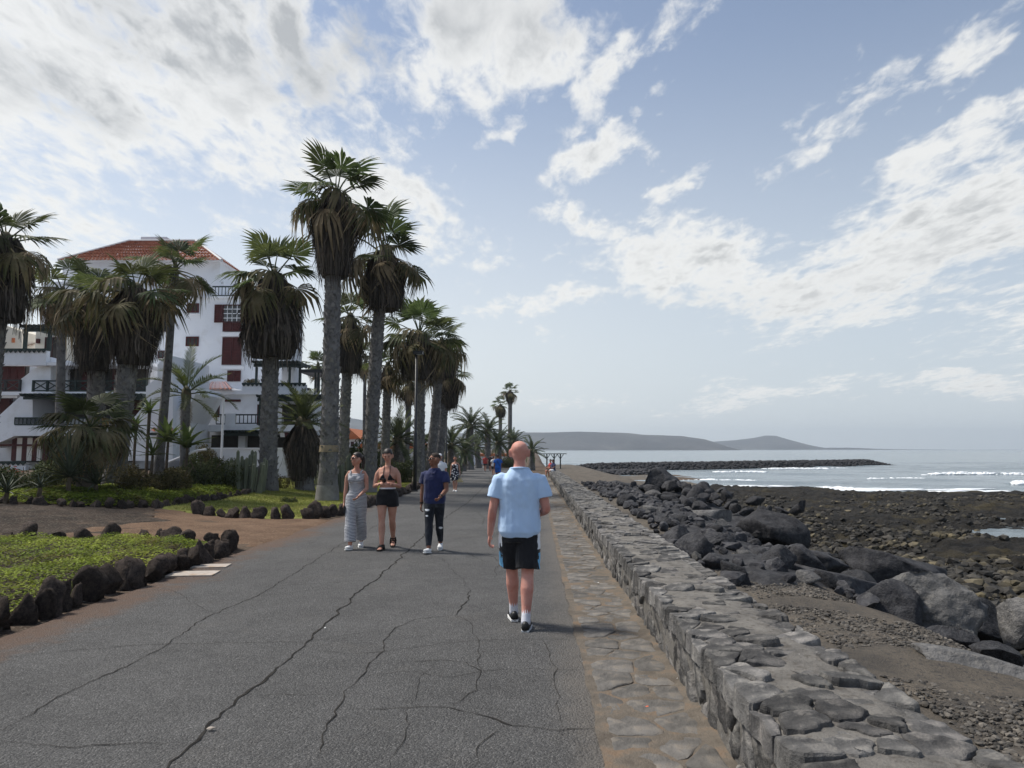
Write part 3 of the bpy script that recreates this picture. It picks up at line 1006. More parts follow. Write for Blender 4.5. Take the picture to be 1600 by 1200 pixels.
# breaking waves: rolls of water with a ragged crest of foam
def breaker(px0, px1, py, h, seed, label):
    r = random.Random(seed)
    d = (EYE - SEA) * F / (py - 702.0)
    x0, x1 = (px0 - 800) / F * d, (px1 - 800) / F * d
    n = int(max(24, (x1 - x0) / .35))
    w_, f_ = MB(), MB()
    V, Fo = [], []
    sec = 7
    for i in range(n + 1):
        t = i / n
        x = x0 + (x1 - x0) * t
        env = math.sin(math.pi * t) ** .45 * (.45 + .8 * abs(mnoise.noise(Vector((x * .25, seed, 0)))))
        yo = d + 1.4 * mnoise.noise(Vector((x * .12, seed, 3))) + .035 * (x - x0)
        hh = h * env
        for k, (dy, dz) in enumerate(((-1.6, 0), (-.9, .25), (-.45, .62), (-.2, 1.0), (.35, .85), (1.2, .4), (2.4, 0))):
            V.append((x, yo + dy, SEA + .0 + hh * dz - .02))
    faces = [(i * sec + k, (i + 1) * sec + k, (i + 1) * sec + k + 1, i * sec + k + 1) for i in range(n) for k in range(sec - 1)]
    w_.add(V, faces)
    root = empty('breaking_wave', (0, 0, 0), label=label, cat='wave', group='waves breaking on the rock shelf')
    w_.build('swell', M['sea'], root, smooth=True)
    # foam lumps along the front
    for i in range(int(n * 5)):
        t = r.random()
        g = mnoise.noise(Vector((t * 9, seed, 7))) + .25
        if g < 0: continue
        x = x0 + (x1 - x0) * t
        yo = d + 1.4 * mnoise.noise(Vector((x * .12, seed, 3))) + .035 * (x - x0)
        env = math.sin(math.pi * t) ** .45 * (.45 + .8 * abs(mnoise.noise(Vector((x * .25, seed, 0)))))
        q = r.random()
        f_.ball((x, yo - .9 + 1.0 * q + r.uniform(-.1, .1), SEA + h * env * (.25 + .75 * q)), (r.uniform(.15, .5), r.uniform(.1, .25), r.uniform(.05, .16)), 6, 4)
    fo = f_.build('foam', M['foam'], root, smooth=True)
    fo['kind'] = 'stuff'


breaker(1430, 1605, 742, .55, 1, 'longest white breaking wave on the open water')
breaker(1575, 1610, 757, .45, 2, 'short white breaking wave near the shelf at the picture edge')
breaker(1190, 1330, 733, .28, 3, 'faint white ripple off the middle of the breakwater')
breaker(1115, 1190, 738, .25, 4, 'faint white ripple off the rubble spit')
breaker(1260, 1330, 764, .30, 5, 'low wave washing onto the dark rock shelf')
breaker(1060, 1180, 752, .22, 6, 'small white ripple beside the end of the rock mound')
breaker(1350, 1440, 749, .24, 7, 'thin white ripple between the two longer waves')
breaker(1240, 1300, 722, .22, 8, 'thin white line of water along the breakwater')

# thin sheets of wash at the edge of the shelf
fm = MB()
r = random.Random(3)
for i in range(420):
    x = r.uniform(14, 62)
    ye = 61 - (x - 14) * .28 + 5.0 * float(fbm(x * .16, 5.5, 43, 4))
    y = ye + r.uniform(1.0, 9)
    if mnoise.noise(Vector((x * .15, y * .3, 2))) < .05: continue
    w = r.uniform(.4, 1.8)
    fm.ball((x, y, SEA + .06), (w, r.uniform(.08, .3), .05), 7, 4)
fo = tag(fm.build('surf_foam', M['foam'], smooth=True), label='broken lines of white surf foam along the shelf edge', cat='foam', kind='stuff')

# ---- boulders
def boulder_mesh(seed, sub=3, cuts=15, amp=.05, squash=(1, .8, .62), smooth=True):
    r = random.Random(seed)
    bm = bmesh.new()
    bmesh.ops.create_icosphere(bm, subdivisions=sub, radius=1.0)
    planes = []
    for k in range(cuts):
        n = Vector((r.gauss(0, 1), r.gauss(0, 1), r.gauss(0, .8))).normalized()
        planes.append((n, r.uniform(.42, .74)))
    for v in bm.verts:
        p = v.co.copy()
        for n, d in planes:
            e = p.dot(n) - d
            if e > 0: p -= n * e
        q = p * 1.4 + Vector((seed * 3.1, 0, 0))
        p += p.normalized() * (amp * mnoise.fractal(q * 1.3, 1.0, 2.0, 5) + .5 * amp * mnoise.noise(q * 5) + .3 * amp * mnoise.noise(q * 13))
        v.co = Vector((p.x * squash[0], p.y * squash[1], p.z * squash[2]))
    if smooth:
        for f in bm.faces: f.smooth = True
        for e in bm.edges:
            if len(e.link_faces) == 2 and e.calc_face_angle() > .24: e.smooth = False
    me = bpy.data.meshes.new('boulder')
    bm.to_mesh(me); bm.free()
    return me


BOULD = [boulder_mesh(100 + k, 3, 12 + k % 5, .05, (1, r.uniform(.7, .95), r.uniform(.5, .75))) for k in range(12)]
for me in BOULD: me.materials.append(M['dark_boulder'])
BOULD_P = [me.copy() for me in BOULD[:5]]
for me in BOULD_P:
    me.materials.clear(); me.materials.append(M['pale_boulder'])


def put_boulder(name, me, x, y, size, rot=None, zo=None, sink=.35, label='', group=None, cat='boulder', scale=None):
    z = any_z(x, y) if zo is None else zo
    o = link(name, me, None)
    sc_ = scale or (size, size * RNG.uniform(.8, 1.15), size * RNG.uniform(.8, 1.1))
    o.scale = sc_
    o.location = (x, y, z + sc_[2] * .55 * (1 - sink))
    o.rotation_euler = rot or (RNG.uniform(-.5, .5), RNG.uniform(-.5, .5), RNG.uniform(0, 6.28))
    tag(o, label, cat, group)
    return o


# the ones that stand out (photo pixel of the centre, distance, half width in pixels)
def big(px, py, Y, hw, name, label, sub, seed, squash, mtl, rot=(0, 0, 0), cuts=15, amp=.055):
    p = at(px, py, Y)
    s_ = hw / F * Y
    me = boulder_mesh(seed, sub, cuts, amp, squash)
    me.materials.append(mtl)
    o = link(name, me, None, loc=p, rot=rot, scale=s_)
    tag(o, label, 'boulder', 'boulders below the promenade wall')
    return o


big(1425, 960, 8.0, 100, 'boulder', 'largest pale rounded boulder with a smooth domed left end', 5, 11, (1.1, .9, .72), M['pale_boulder'], (0, .12, .3), 8, .13)
big(1540, 985, 8.6, 85, 'boulder', 'long grey boulder lying behind the largest rounded boulder', 4, 12, (1.3, .9, .55), M['dark_boulder'], (0, .1, 0))
big(1610, 975, 7.6, 62, 'boulder', 'pale grey boulder cut off by the picture edge', 4, 13, (1.0, .9, .7), M['pale_boulder'], (0, -.2, 0))
big(1290, 925, 9.6, 110, 'boulder', 'wide flat-faced slab boulder with a straight top edge', 4, 14, (1.15, .7, .45), M['dark_boulder'], (.1, 0, .1), 12, .05)
big(1270, 885, 12.0, 85, 'boulder', 'broad low dark boulder behind the flat-faced slab', 4, 15, (1.2, .8, .4), M['dark_boulder'])
big(1395, 895, 12.3, 95, 'boulder', 'long dark sloping boulder between the slab and the reef', 4, 16, (1.3, .8, .4), M['dark_boulder'], (0, .25, 0))
big(1205, 835, 14.5, 62, 'boulder', 'dark boulder with a steep shadowed right face on the slope', 4, 17, (1.15, .8, .62), M['dark_boulder'], (0, .3, 0))
big(1112, 806, 17.5, 34, 'boulder', 'pale flat-topped slab boulder at the foot of the rock mound', 4, 18, (1.1, .9, .5), M['pale_boulder'], (.1, 0, .4), 8, .05)
big(1180, 878, 11.2, 60, 'boulder', 'dark ridged boulder beside the wall above the gravel', 4, 19, (1.2, .9, .5), M['dark_boulder'])
big(1495, 1000, 7.0, 48, 'boulder', 'dark streaked boulder in front of the pale boulder', 4, 20, (1.1, .8, .6), M['dark_boulder'], (0, .2, .5))
big(1545, 1020, 6.4, 46, 'boulder', 'brown boulder draped with dry stems near the picture edge', 4, 21, (1.1, .8, .62), M['dark_boulder'], (0, .3, .2))
big(1380, 1045, 5.7, 75, 'boulder', 'half buried low stone in the gravel beside the path edge wall', 4, 22, (1.2, .9, .3), M['dark_boulder'])
big(1540, 1050, 5.3, 100, 'boulder', 'long pale flat stone lying in the gravel', 4, 23, (1.25, .7, .22), M['pale_boulder'], (0, .18, -.3), 7, .06)
big(1235, 932, 8.8, 30, 'boulder', 'small yellowish lichened stone against the flat-faced slab', 3, 24, (1, .9, .8), M['pale_boulder'])
big(1275, 945, 8.2, 44, 'boulder', 'grey pointed stone in front of the flat-faced slab', 4, 25, (1.1, .9, .6), M['dark_boulder'])
big(1325, 975, 7.3, 46, 'boulder', 'dark brown stone between the gravel and the largest boulder', 4, 26, (1.1, .9, .5), M['dark_boulder'])
big(1455, 1008, 6.7, 26, 'boulder', 'small angular stone wedged under the largest boulder', 3, 27, (1, .9, .75), M['dark_boulder'])
big(1035, 752, 26, 36, 'boulder', 'tall dark boulder crowning the rock mound', 4, 28, (1.0, .9, .62), M['dark_boulder'])

# the rest of the armour slope
lab = 'dark angular basalt boulder in the slope between wall and reef'
rb = random.Random(77)
cnt = 0
placed = []
while cnt < 270:
    y = 7.0 + 25 * rb.random() ** .8
    lo = .3 if y > 8.4 else 2.2 - 1.2 * (y - 7) / 1.4
    v = rb.uniform(lo, 5.8)
    if y > 20: v = rb.uniform(1.9, 5.4)
    size = rb.uniform(.16, .32) if rb.random() < .78 else rb.uniform(.32, .5)
    x = v + WALL_U1 + .033 * y
    if any((x - a) ** 2 + (y - b) ** 2 < (.48 * (size + c)) ** 2 for a, b, c in placed): 
        cnt += .02
        continue
    placed.append((x, y, size))
    put_boulder('boulder', rb.choice(BOULD if rb.random() < .85 else BOULD_P), x, y, size, label=lab, group='boulders below the promenade wall', sink=.45)
    cnt += 1
# rock mound beside the path, piled higher
lab2 = 'dark boulder piled in the rock mound beside the beach'
for k in range(110):
    a = rb.uniform(0, 1); 
    y = 19.5 + 13 * a
    v = rb.gauss(3.2, 1.15)
    top = math.exp(-((v - 3.2) / 1.3) ** 2) * (1.0 * math.sin(math.pi * min(1, max(0, (a * 1.1)))) ** .7)
    x = v + WALL_U1 + .033 * y
    put_boulder('boulder', rb.choice(BOULD), x, y, rb.uniform(.2, .42), zo=max(-.4, -SLOPE * y + .1) + (.6 * top) * rb.uniform(.45, 1) - .1, label=lab2, group='boulders of the rock mound', sink=.3)
# smaller broken rock packed between the boulders
_s = [(np.array([v.co[:] for v in me.vertices]), np.array([p.vertices[:] for p in me.polygons])) for me in [boulder_mesh(500 + k, 2, 12, .05, (1, .85, .65)) for k in range(6)]]
V_, F_, b_ = [], [], 0
for k in range(1500):
    y = 7.5 + 25 * rb.random() ** .85
    lo = .25 if y > 8.2 else 1.4
    v = rb.uniform(lo, 6.6)
    x = v + WALL_U1 + .033 * y
    s_ = .07 + .17 * rb.random() ** 1.8
    vv_, ff_ = _s[rb.randrange(6)]
    R_ = np.array(Matrix.Rotation(rb.uniform(0, 6.28), 3, 'Z') @ Matrix.Rotation(rb.uniform(-.7, .7), 3, 'X'))
    V_.append((vv_ * s_) @ R_.T + np.array([x, y, any_z(x, y) + .12 * s_ + .05])); F_.append(ff_ + b_); b_ += len(vv_)
tag(link('broken_rock', mesh_from('broken_rock', np.concatenate(V_), np.concatenate(F_)), M['dark_boulder']), 'small broken rocks packed between the boulders of the slope', 'rocks', kind='stuff')
# dark rubble bed of the slope
RX, RY = np.meshgrid(np.linspace(.2, 6.6, 44), np.linspace(7.5, 34, 120))
RXW = RX + WALL_U1 + .033 * RY
RZ = np.maximum(ground_z(RXW, RY), -1.75) + .05 + .14 * fbm(RX * 1.6, RY * 1.6, 91, 4)
RZ = RZ - .25 * sstep(9.0, 7.6, RY + .9 * fbm(RX, RY, 92, 3)) - .3 * sstep(.75, .2, RX + .4 * fbm(RX * 2, RY * 2, 93, 3)) - .25 * sstep(19, 23, RY) * sstep(2.0, 1.2, RX)
tag(link('rubble_bed', grid_mesh('rubble_bed', RXW, RY, RZ), M['dark_boulder']), kind='structure')
# fill under the mound
MX, MY = np.meshgrid(np.linspace(1.6, 6.6, 40), np.linspace(18.5, 34, 60))
MZ = -SLOPE * MY + .10 + .6 * np.exp(-((MX - 3.2) / 1.15) ** 2) * np.sin(np.pi * np.clip((MY - 18.5) / 15.5, 0, 1)) ** .7 - 1.5 * sstep(4.4, 6.6, MX) + .12 * fbm(MX * 2, MY * 2, 71) - .35
tag(link('mound_base', grid_mesh('mound_base', MX + WALL_U1 + .033 * MY, MY, MZ), M['dark_boulder']), kind='structure')

# loose cobbles over the reef and pebbles in the gravel
def scatter_stones(name, n, place, size, mtl, label, cat, seed):
    rr = random.Random(seed)
    src = []
    for k in range(6):
        bm = bmesh.new(); bmesh.ops.create_icosphere(bm, subdivisions=1, radius=1)
        pl = [(Vector((rr.gauss(0, 1), rr.gauss(0, 1), rr.gauss(0, 1))).normalized(), rr.uniform(.5, .8)) for _ in range(6)]
        for v in bm.verts:
            p = v.co.copy()
            for nn, dd in pl:
                e = p.dot(nn) - dd
                if e > 0: p -= nn * e
            v.co = p * rr.uniform(.92, 1.08)
        src.append((np.array([v.co[:] for v in bm.verts]), np.array([[v.index for v in f.verts] for f in bm.faces])))
        bm.free()
    V, Fa = [], []
    base = 0
    for i in range(n):
        x, y, z, sc_ = place(rr)
        if z is None: continue
        s_ = sc_ * (size[0] + (size[1] - size[0]) * rr.random() ** 2.2)
        v, f = src[rr.randrange(6)]
        R = np.array(Matrix.Rotation(rr.uniform(0, 6.28), 3, 'Z') @ Matrix.Rotation(rr.uniform(-.6, .6), 3, 'X'))
        w = (v * np.array([1.15, .9, .62]) * s_) @ R.T + np.array([x, y, z + s_ * .2])
        V.append(w); Fa.append(f + base); base += len(v)
    me = mesh_from(name, np.concatenate(V), np.concatenate(Fa))
    return tag(link(name, me, mtl), label, cat, kind='stuff')


M['cobble'] = mat('cobble', (.013, .0125, .012), (.058, .053, .045), 1.1, 6, .85, .6, 20, .02, c3=(.17, .14, .08), scale3=.7, amt3=.6, spec=.25, island=.5)


def on_reef(rr):
    for _ in range(20):
        y = 8 + 42 * rr.random() ** 1.5
        x = rr.uniform(7, 9 + y * .75)
        v = x - .033 * y - WALL_U1
        if v < 5.0: continue
        den = .25 + 1.1 * math.exp(-((v - 7) / 4.0) ** 2) + .9 * mnoise.noise(Vector((x * .2, y * .2, 0)))
        if rr.random() < den:
            z = float(shelf_z(np.array(x), np.array(y)))
            return x, y, z, 1.0
    return 0, 0, None, 1


scatter_stones('reef_cobbles', 15000, on_reef, (.04, .22), M['cobble'], 'countless loose dark cobbles strewn over the low reef', 'cobbles', 5)


def in_gravel(rr):
    y = 2.0 + 12 * rr.random() ** 1.4
    v = .05 + 3.0 * rr.random()
    x = v + WALL_U1 + .033 * y
    if mnoise.noise(Vector((x * .9, y * .9, 0))) < -.2 + .4 * (v < .5): return 0, 0, None, 1
    return x, y, beach_z(x, y), 1.0


M['pebble'] = mat('pebble', (.045, .043, .041), (.13, .116, .098), 9, 3, .85, spec=.2, island=.5)
scatter_stones('pebbles', 40000, in_gravel, (.005, .026), M['pebble'], 'grey pebbles scattered in the gravel behind the wall', 'pebbles', 6)


# breakwater and spit: long low banks of dumped rock
def rock_bank(name, pa, pb, width, height, n, size, label, seed, curve=0):
    rr = random.Random(seed)
    root = empty(name, (pa[0], pa[1], SEA), label=label, cat='breakwater')
    pa, pb = Vector((pa[0], pa[1], 0)), Vector((pb[0], pb[1], 0))
    d = (pb - pa); Ln = d.length; d.normalize(); nx = Vector((-d.y, d.x, 0))
    T = np.linspace(-.01, 1.01, 90); W = np.linspace(-1.15, 1.15, 13)
    TT, WW = np.meshgrid(T, W)
    hh = height * np.clip(1 - WW ** 2, -.3, 1) * np.clip(np.minimum(TT, 1 - TT) * 12 + .35, 0, 1) + .18 * fbm(TT * Ln * .5, WW * 3, seed)
    X = (pa.x + d.x * TT * Ln + nx.x * WW * width / 2) - pa.x
    Y = (pa.y + d.y * TT * Ln + nx.y * WW * width / 2) - pa.y
    link('bank_core', grid_mesh('bank_core', X, Y, hh - .25), M['dark_boulder'], root)
    mb = MB()
    vs, fs = [], []
    base = 0
    srcs = []
    for me in BOULD[:6]:
        bm = bmesh.new(); bmesh.ops.create_icosphere(bm, subdivisions=1, radius=1)
        for v in bm.verts: v.co *= rr.uniform(.75, 1.15)
        srcs.append((np.array([v.co[:] for v in bm.verts]), np.array([[v.index for v in f.verts] for f in bm.faces]))); bm.free()
    for k in range(n):
        t, w = rr.random(), rr.uniform(-1, 1)
        e = min(1, min(t, 1 - t) * 12 + .35)
        p = d * (t * Ln) + nx * (w * width / 2)
        z = height * (1 - w * w) * e
        s_ = rr.uniform(*size)
        v, f = srcs[rr.randrange(6)]
        R = np.array(Matrix.Rotation(rr.uniform(0, 6.28), 3, 'Z'))
        vs.append((v * np.array([1.1, .9, .75]) * s_) @ R.T + np.array([p.x, p.y, z - .1])); fs.append(f + base); base += len(v)
    o = link('armour_rocks', mesh_from('armour_rocks', np.concatenate(vs), np.concatenate(fs)), M['dark_boulder'], root)
    o['kind'] = 'stuff'
    return root


rock_bank('breakwater', (9, 112), (81, 157), 8, 1.2, 3600, (.16, .45), 'long low breakwater of dark rocks reaching into the bay', 31)
rock_bank('rock_spit', (10, 92), (19.5, 97), 5, .75, 300, (.2, .5), 'short dark rubble spit between the mound and the breakwater', 32)

# ---- far hills across the bay
M['hill'] = mat('hill', (.045, .045, .05), (.085, .082, .085), .004, 8, .95, 1.0, .02, 12, c3=(.12, .115, .11), scale3=.01, amt3=.5, spec=.05)


def ridge(name, prof_px, Y, depth, seed, rough=.06):
    """a hill whose skyline passes through photo points, built as a height field with real depth"""
    xs = np.array([at(p[0], p[1], Y).x for p in prof_px]); zs = np.array([at(p[0], p[1], Y).z for p in prof_px])
    X = np.linspace(xs[0], xs[-1], 220)
    h = np.interp(X, xs, zs)
    h = h + rough * 25 * fbm(X * .006, X * 0, seed, 4) * np.clip(h / 30, 0, 1)
    Yv = np.linspace(-1, 1, 34)
    XX, TT = np.meshgrid(X, Yv)
    fall = np.where(TT < 0, sstep(-1.0, -.08, TT) ** .8, 1 - .7 * sstep(0, 1, TT))
    gul = .16 * np.abs(fbm(XX * .012, TT * 1.1, seed + 3, 5)) * np.where(TT < 0, 1 - np.abs(TT * 2 + 1), 0).clip(0, 1)
    HH = SEA - 1 + (h[None, :] - SEA + 1) * (fall * (1 - gul))
    YY = Y + TT * depth + 40 * fbm(XX * .003, TT, seed + 9, 3) * (np.abs(TT) > .05)
    return tag(link(name, grid_mesh(name, XX, YY, HH), M['hill']), kind='structure')


ridge('hills', [(-200, 655), (200, 655), (420, 660), (540, 652), (585, 660), (640, 680), (700, 676), (760, 680), (800, 676), (850, 676), (905, 674.5), (975, 676), (1000, 679), (1060, 681), (1095, 686), (1110, 692), (1118, 700), (1124, 704)], 2300, 320, 81)
ridge('far_hill', [(1095, 696), (1115, 690), (1150, 687.5), (1180, 684), (1196, 680.5), (1203, 681), (1214, 685), (1240, 694), (1262, 700), (1300, 699.5), (1318, 699.5), (1340, 701), (1400, 702), (1470, 702.6), (1600, 703.2)], 3400, 420, 85, .02)

# white village under the cone
M['white_far'] = mat('white_far', (.7, .66, .6), (.8, .77, .72), .05, 3, .9)
town_r = random.Random(8)
for k in range(60):
    px = town_r.gauss(1150, 28); 
    if px < 1108 or px > 1255: continue
    py = 704.5 - (town_r.random() * 7) * max(.15, 1 - abs(px - 1150) / 110)
    p = at(px, py, 3040 + (704.5 - py) * 22)
    s_ = town_r.uniform(4, 9)
    mb = MB(); mb.box(-s_, s_, -5, 5, -3, town_r.uniform(2, 4)); mb.box(-s_ * .5, s_ * .6, -4, 4, 3, 7)
    o = mb.build('village_house', M['white_far'], loc=p)
    tag(o, 'tiny pale house of the village below the far volcanic cone', 'house', 'houses of the far village')

# haze over the bay
hz = MB(); hz.box(-4200, 4200, -320, 4300, -12, 118)
hm = bpy.data.materials.new('haze'); hm.use_nodes = True
hm.node_tree.nodes.clear()
ho = nd(hm.node_tree, 'ShaderNodeOutputMaterial'); pv = nd(hm.node_tree, 'ShaderNodeVolumePrincipled')
pv.inputs['Color'].default_value = (.78, .89, 1.0, 1); pv.inputs['Density'].default_value = .00021; pv.inputs['Anisotropy'].default_value = .35
hm.node_tree.links.new(pv.outputs[0], ho.inputs['Volume'])
haze = tag(hz.build('haze', hm), kind='stuff', label='pale sea haze over the bay', cat='haze')
# ------------------------------------------------------------------ palms
M['frond'] = mat('frond', (.036, .052, .018), (.095, .118, .04), 2.2, 4, .6, translucent=.42, spec=.2, objrand=.35, hue=.025)
M['frond_dry'] = mat('frond_dry', (.17, .135, .085), (.32, .255, .17), 2.5, 4, .8, translucent=.25, spec=.1, objrand=.4)
M['frond_mix'] = mat('frond_mix', (.055, .065, .024), (.17, .135, .075), 1.3, 4, .7, translucent=.25, spec=.15, objrand=.35)
M['skirt'] = mat('skirt', (.042, .036, .031), (.115, .097, .08), 1.6, 6, .95, c3=(.16, .125, .09), scale3=7, amt3=.6, spec=.05, stretch=(1, 1, .35), island=.6)
M['palm_trunk'] = mat('palm_trunk', (.105, .102, .10), (.22, .212, .205), 2.2, 8, .95, 1.0, 9, .06, c3=(.05, .042, .036), scale3=9, amt3=.7, spec=.08, stretch=(1, 1, .7))
M['palm_boot'] = mat('palm_boot', (.11, .106, .102), (.25, .238, .225), 5, 5, .95, .5, 20, .02, spec=.06)
M['trunk_base'] = mat('trunk_base', (.16, .15, .14), (.25, .24, .23), 3, 7, .95, .6, 16, .02, spec=.08)
M['feather'] = mat('feather', (.034, .046, .02), (.075, .095, .038), 1.2, 4, .6, translucent=.25, spec=.25, objrand=.3, hue=.02)
M['feather_bright'] = mat('feather_bright', (.06, .085, .022), (.14, .16, .045), .9, 4, .6, translucent=.3, spec=.25, objrand=.25)
M['stalk'] = mat('stalk', (.12, .10, .05), (.2, .16, .09), 3, 4, .7)


def fan_frond(seed, petiole=.95, R=1.0, spread=112, droop=.25, fold=.16, hang=.25, nseg=22, arch=.15, ragged=.1):
    """fan leaf: arching petiole along +Y, pleated blade split into drooping tips"""
    r = random.Random(seed)
    mb = MB()
    pts = []
    for k in range(6):
        t = k / 5
        pts.append(Vector((0, petiole * t, arch * math.sin(t * 1.6) * petiole - .12 * t * t * petiole)))
    mb.tube(pts, [(.034 - .016 * t / 5) for t in range(6)], 5, mi=1)
    H = pts[-1]
    d0 = (pts[-1] - pts[-2]).normalized()
    up = Vector((1, 0, 0)).cross(d0).normalized()
    side = Vector((1, 0, 0))
    da = 2 * math.radians(spread) / nseg
    for i in range(nseg):
        a = -math.radians(spread) + da * (i + .5)
        dirv = d0 * math.cos(a) + side * math.sin(a)
        perp = -d0 * math.sin(a) + side * math.cos(a)
        Ls = R * (.78 + .22 * math.cos(a * .8)) * r.uniform(1 - ragged, 1 + ragged * .4)
        rows = []
        tw = r.uniform(-.04, .04)
        dr = droop * r.uniform(.7, 1.3)
        hg = hang * r.uniform(.5, 1.8)
        for t in (.03, .34, .64, .80, .93, 1.04):
            base = H + dirv * (Ls * t) + up * (.10 * math.sin(a) ** 2 * Ls * t) + Vector((0, 0, -dr * Ls * t * t - hg * Ls * max(0, t - .5) ** 2 * 2.2)) + perp * tw * t
            if t > .6: base -= dirv * (Ls * hg * (t - .6) * .7)
            w = Ls * t * math.tan(da / 2) * 1.04 if t <= .64 else Ls * .64 * math.tan(da / 2) * max(.05, ((1.04 - t) / .40) ** .8)
            rows.append((base + perp * w + up * fold * w, base - up * fold * w * .8, base - perp * w + up * fold * w))
        b = []
        for q in rows: b.extend(q)
        f = []
        for k in range(5):
            o = 3 * k
            f += [(o, o + 1, o + 4, o + 3), (o + 1, o + 2, o + 5, o + 4)]
        mb.add(b, f)
    return mb.mesh('frond')


def with_mats(me, *ms):
    me.materials.clear()
    for m in ms: me.materials.append(m)
    return me


FAN_G = [with_mats(fan_frond(10 + k, petiole=.85 + .15 * (k % 3), R=.98, droop=(.05, .12, .2, .3)[k % 4], hang=.12 + .12 * (k % 3), arch=.05 + .1 * (k % 2)), M['frond'], M['stalk']) for k in range(6)]
FAN_M = [with_mats(fan_frond(30 + k, petiole=.9, R=.95, droop=.35 + .15 * k, hang=.55, arch=.1, spread=105, ragged=.22), M['frond_mix'], M['stalk']) for k in range(3)]
FAN_D = [with_mats(fan_frond(40 + k, petiole=.9, R=.9, droop=.55 + .2 * k, hang=.9, arch=0, spread=90, ragged=.35, nseg=18), M['frond_dry'], M['stalk']) for k in range(3)]


def skirt_mesh(seed, n=240, shape=0):
    """dead leaves hanging round the trunk: unit height (z 0 at top to -1), unit radius"""
    r = random.Random(seed)
    V, Fc = [], []

    def prof(t):
        if shape == 0: return .34 + .66 * math.sin(min(1, t * 1.25) * math.pi / 2) * (1 - .30 * max(0, t - .75) / .25)
        if shape == 1: return .42 + .58 * math.sin(min(1, t * 2.3) * math.pi / 2) * (1 - .62 * max(0, t - .45) / .55)
        return .45 + .50 * math.sin(min(1, t * 2.0) * math.pi / 2) * (1 - .22 * max(0, t - .7) / .3)
    for k in range(n):
        t0 = r.random() ** 1.1 * .72
        a = r.uniform(0, 6.283)
        Lh = r.uniform(.25, .42)
        nst = 7
        for s_ in range(nst):
            aa = a + r.gauss(0, .13)
            w = r.uniform(.018, .05)
            rows = 4
            out = r.uniform(.78, 1.14)
            b = len(V)
            flare = r.gauss(.02, .11)
            endt = t0 + Lh * r.uniform(.6, 1.15)
            for j in range(rows + 1):
                q = j / rows
                t = t0 + (endt - t0) * q
                rad = prof(min(t, 1.05)) * out * (.90 + .10 * q) + flare * q * q
                ang = aa + r.gauss(0, .025)
                ww = w * (1 - .75 * q)
                for sg in (-1, 1):
                    V.append((rad * math.cos(ang + sg * ww), rad * math.sin(ang + sg * ww), -t + (.012 if sg > 0 else 0)))
            for j in range(rows):
                Fc.append((b + 2 * j, b + 2 * j + 1, b + 2 * j + 3, b + 2 * j + 2))
    # inner body
    n2 = 14
    b = len(V)
    rings = [0, .1, .25, .5, .75, .93]
    for t in rings:
        for k in range(n2):
            a = 6.283 * k / n2
            rr = prof(t) * .80 * r.uniform(.9, 1.08)
            V.append((rr * math.cos(a), rr * math.sin(a), -t))
    for i in range(len(rings) - 1):
        for k in range(n2):
            Fc.append((b + i * n2 + k, b + (i + 1) * n2 + k, b + (i + 1) * n2 + (k + 1) % n2, b + i * n2 + (k + 1) % n2))
    Fc.append(tuple(b + (len(rings) - 1) * n2 + k for k in range(n2)))
    return with_mats(mesh_from('skirt', V, Fc), M['skirt'])


SKIRTS = [skirt_mesh(5 + k, 240, k) for k in range(3)]


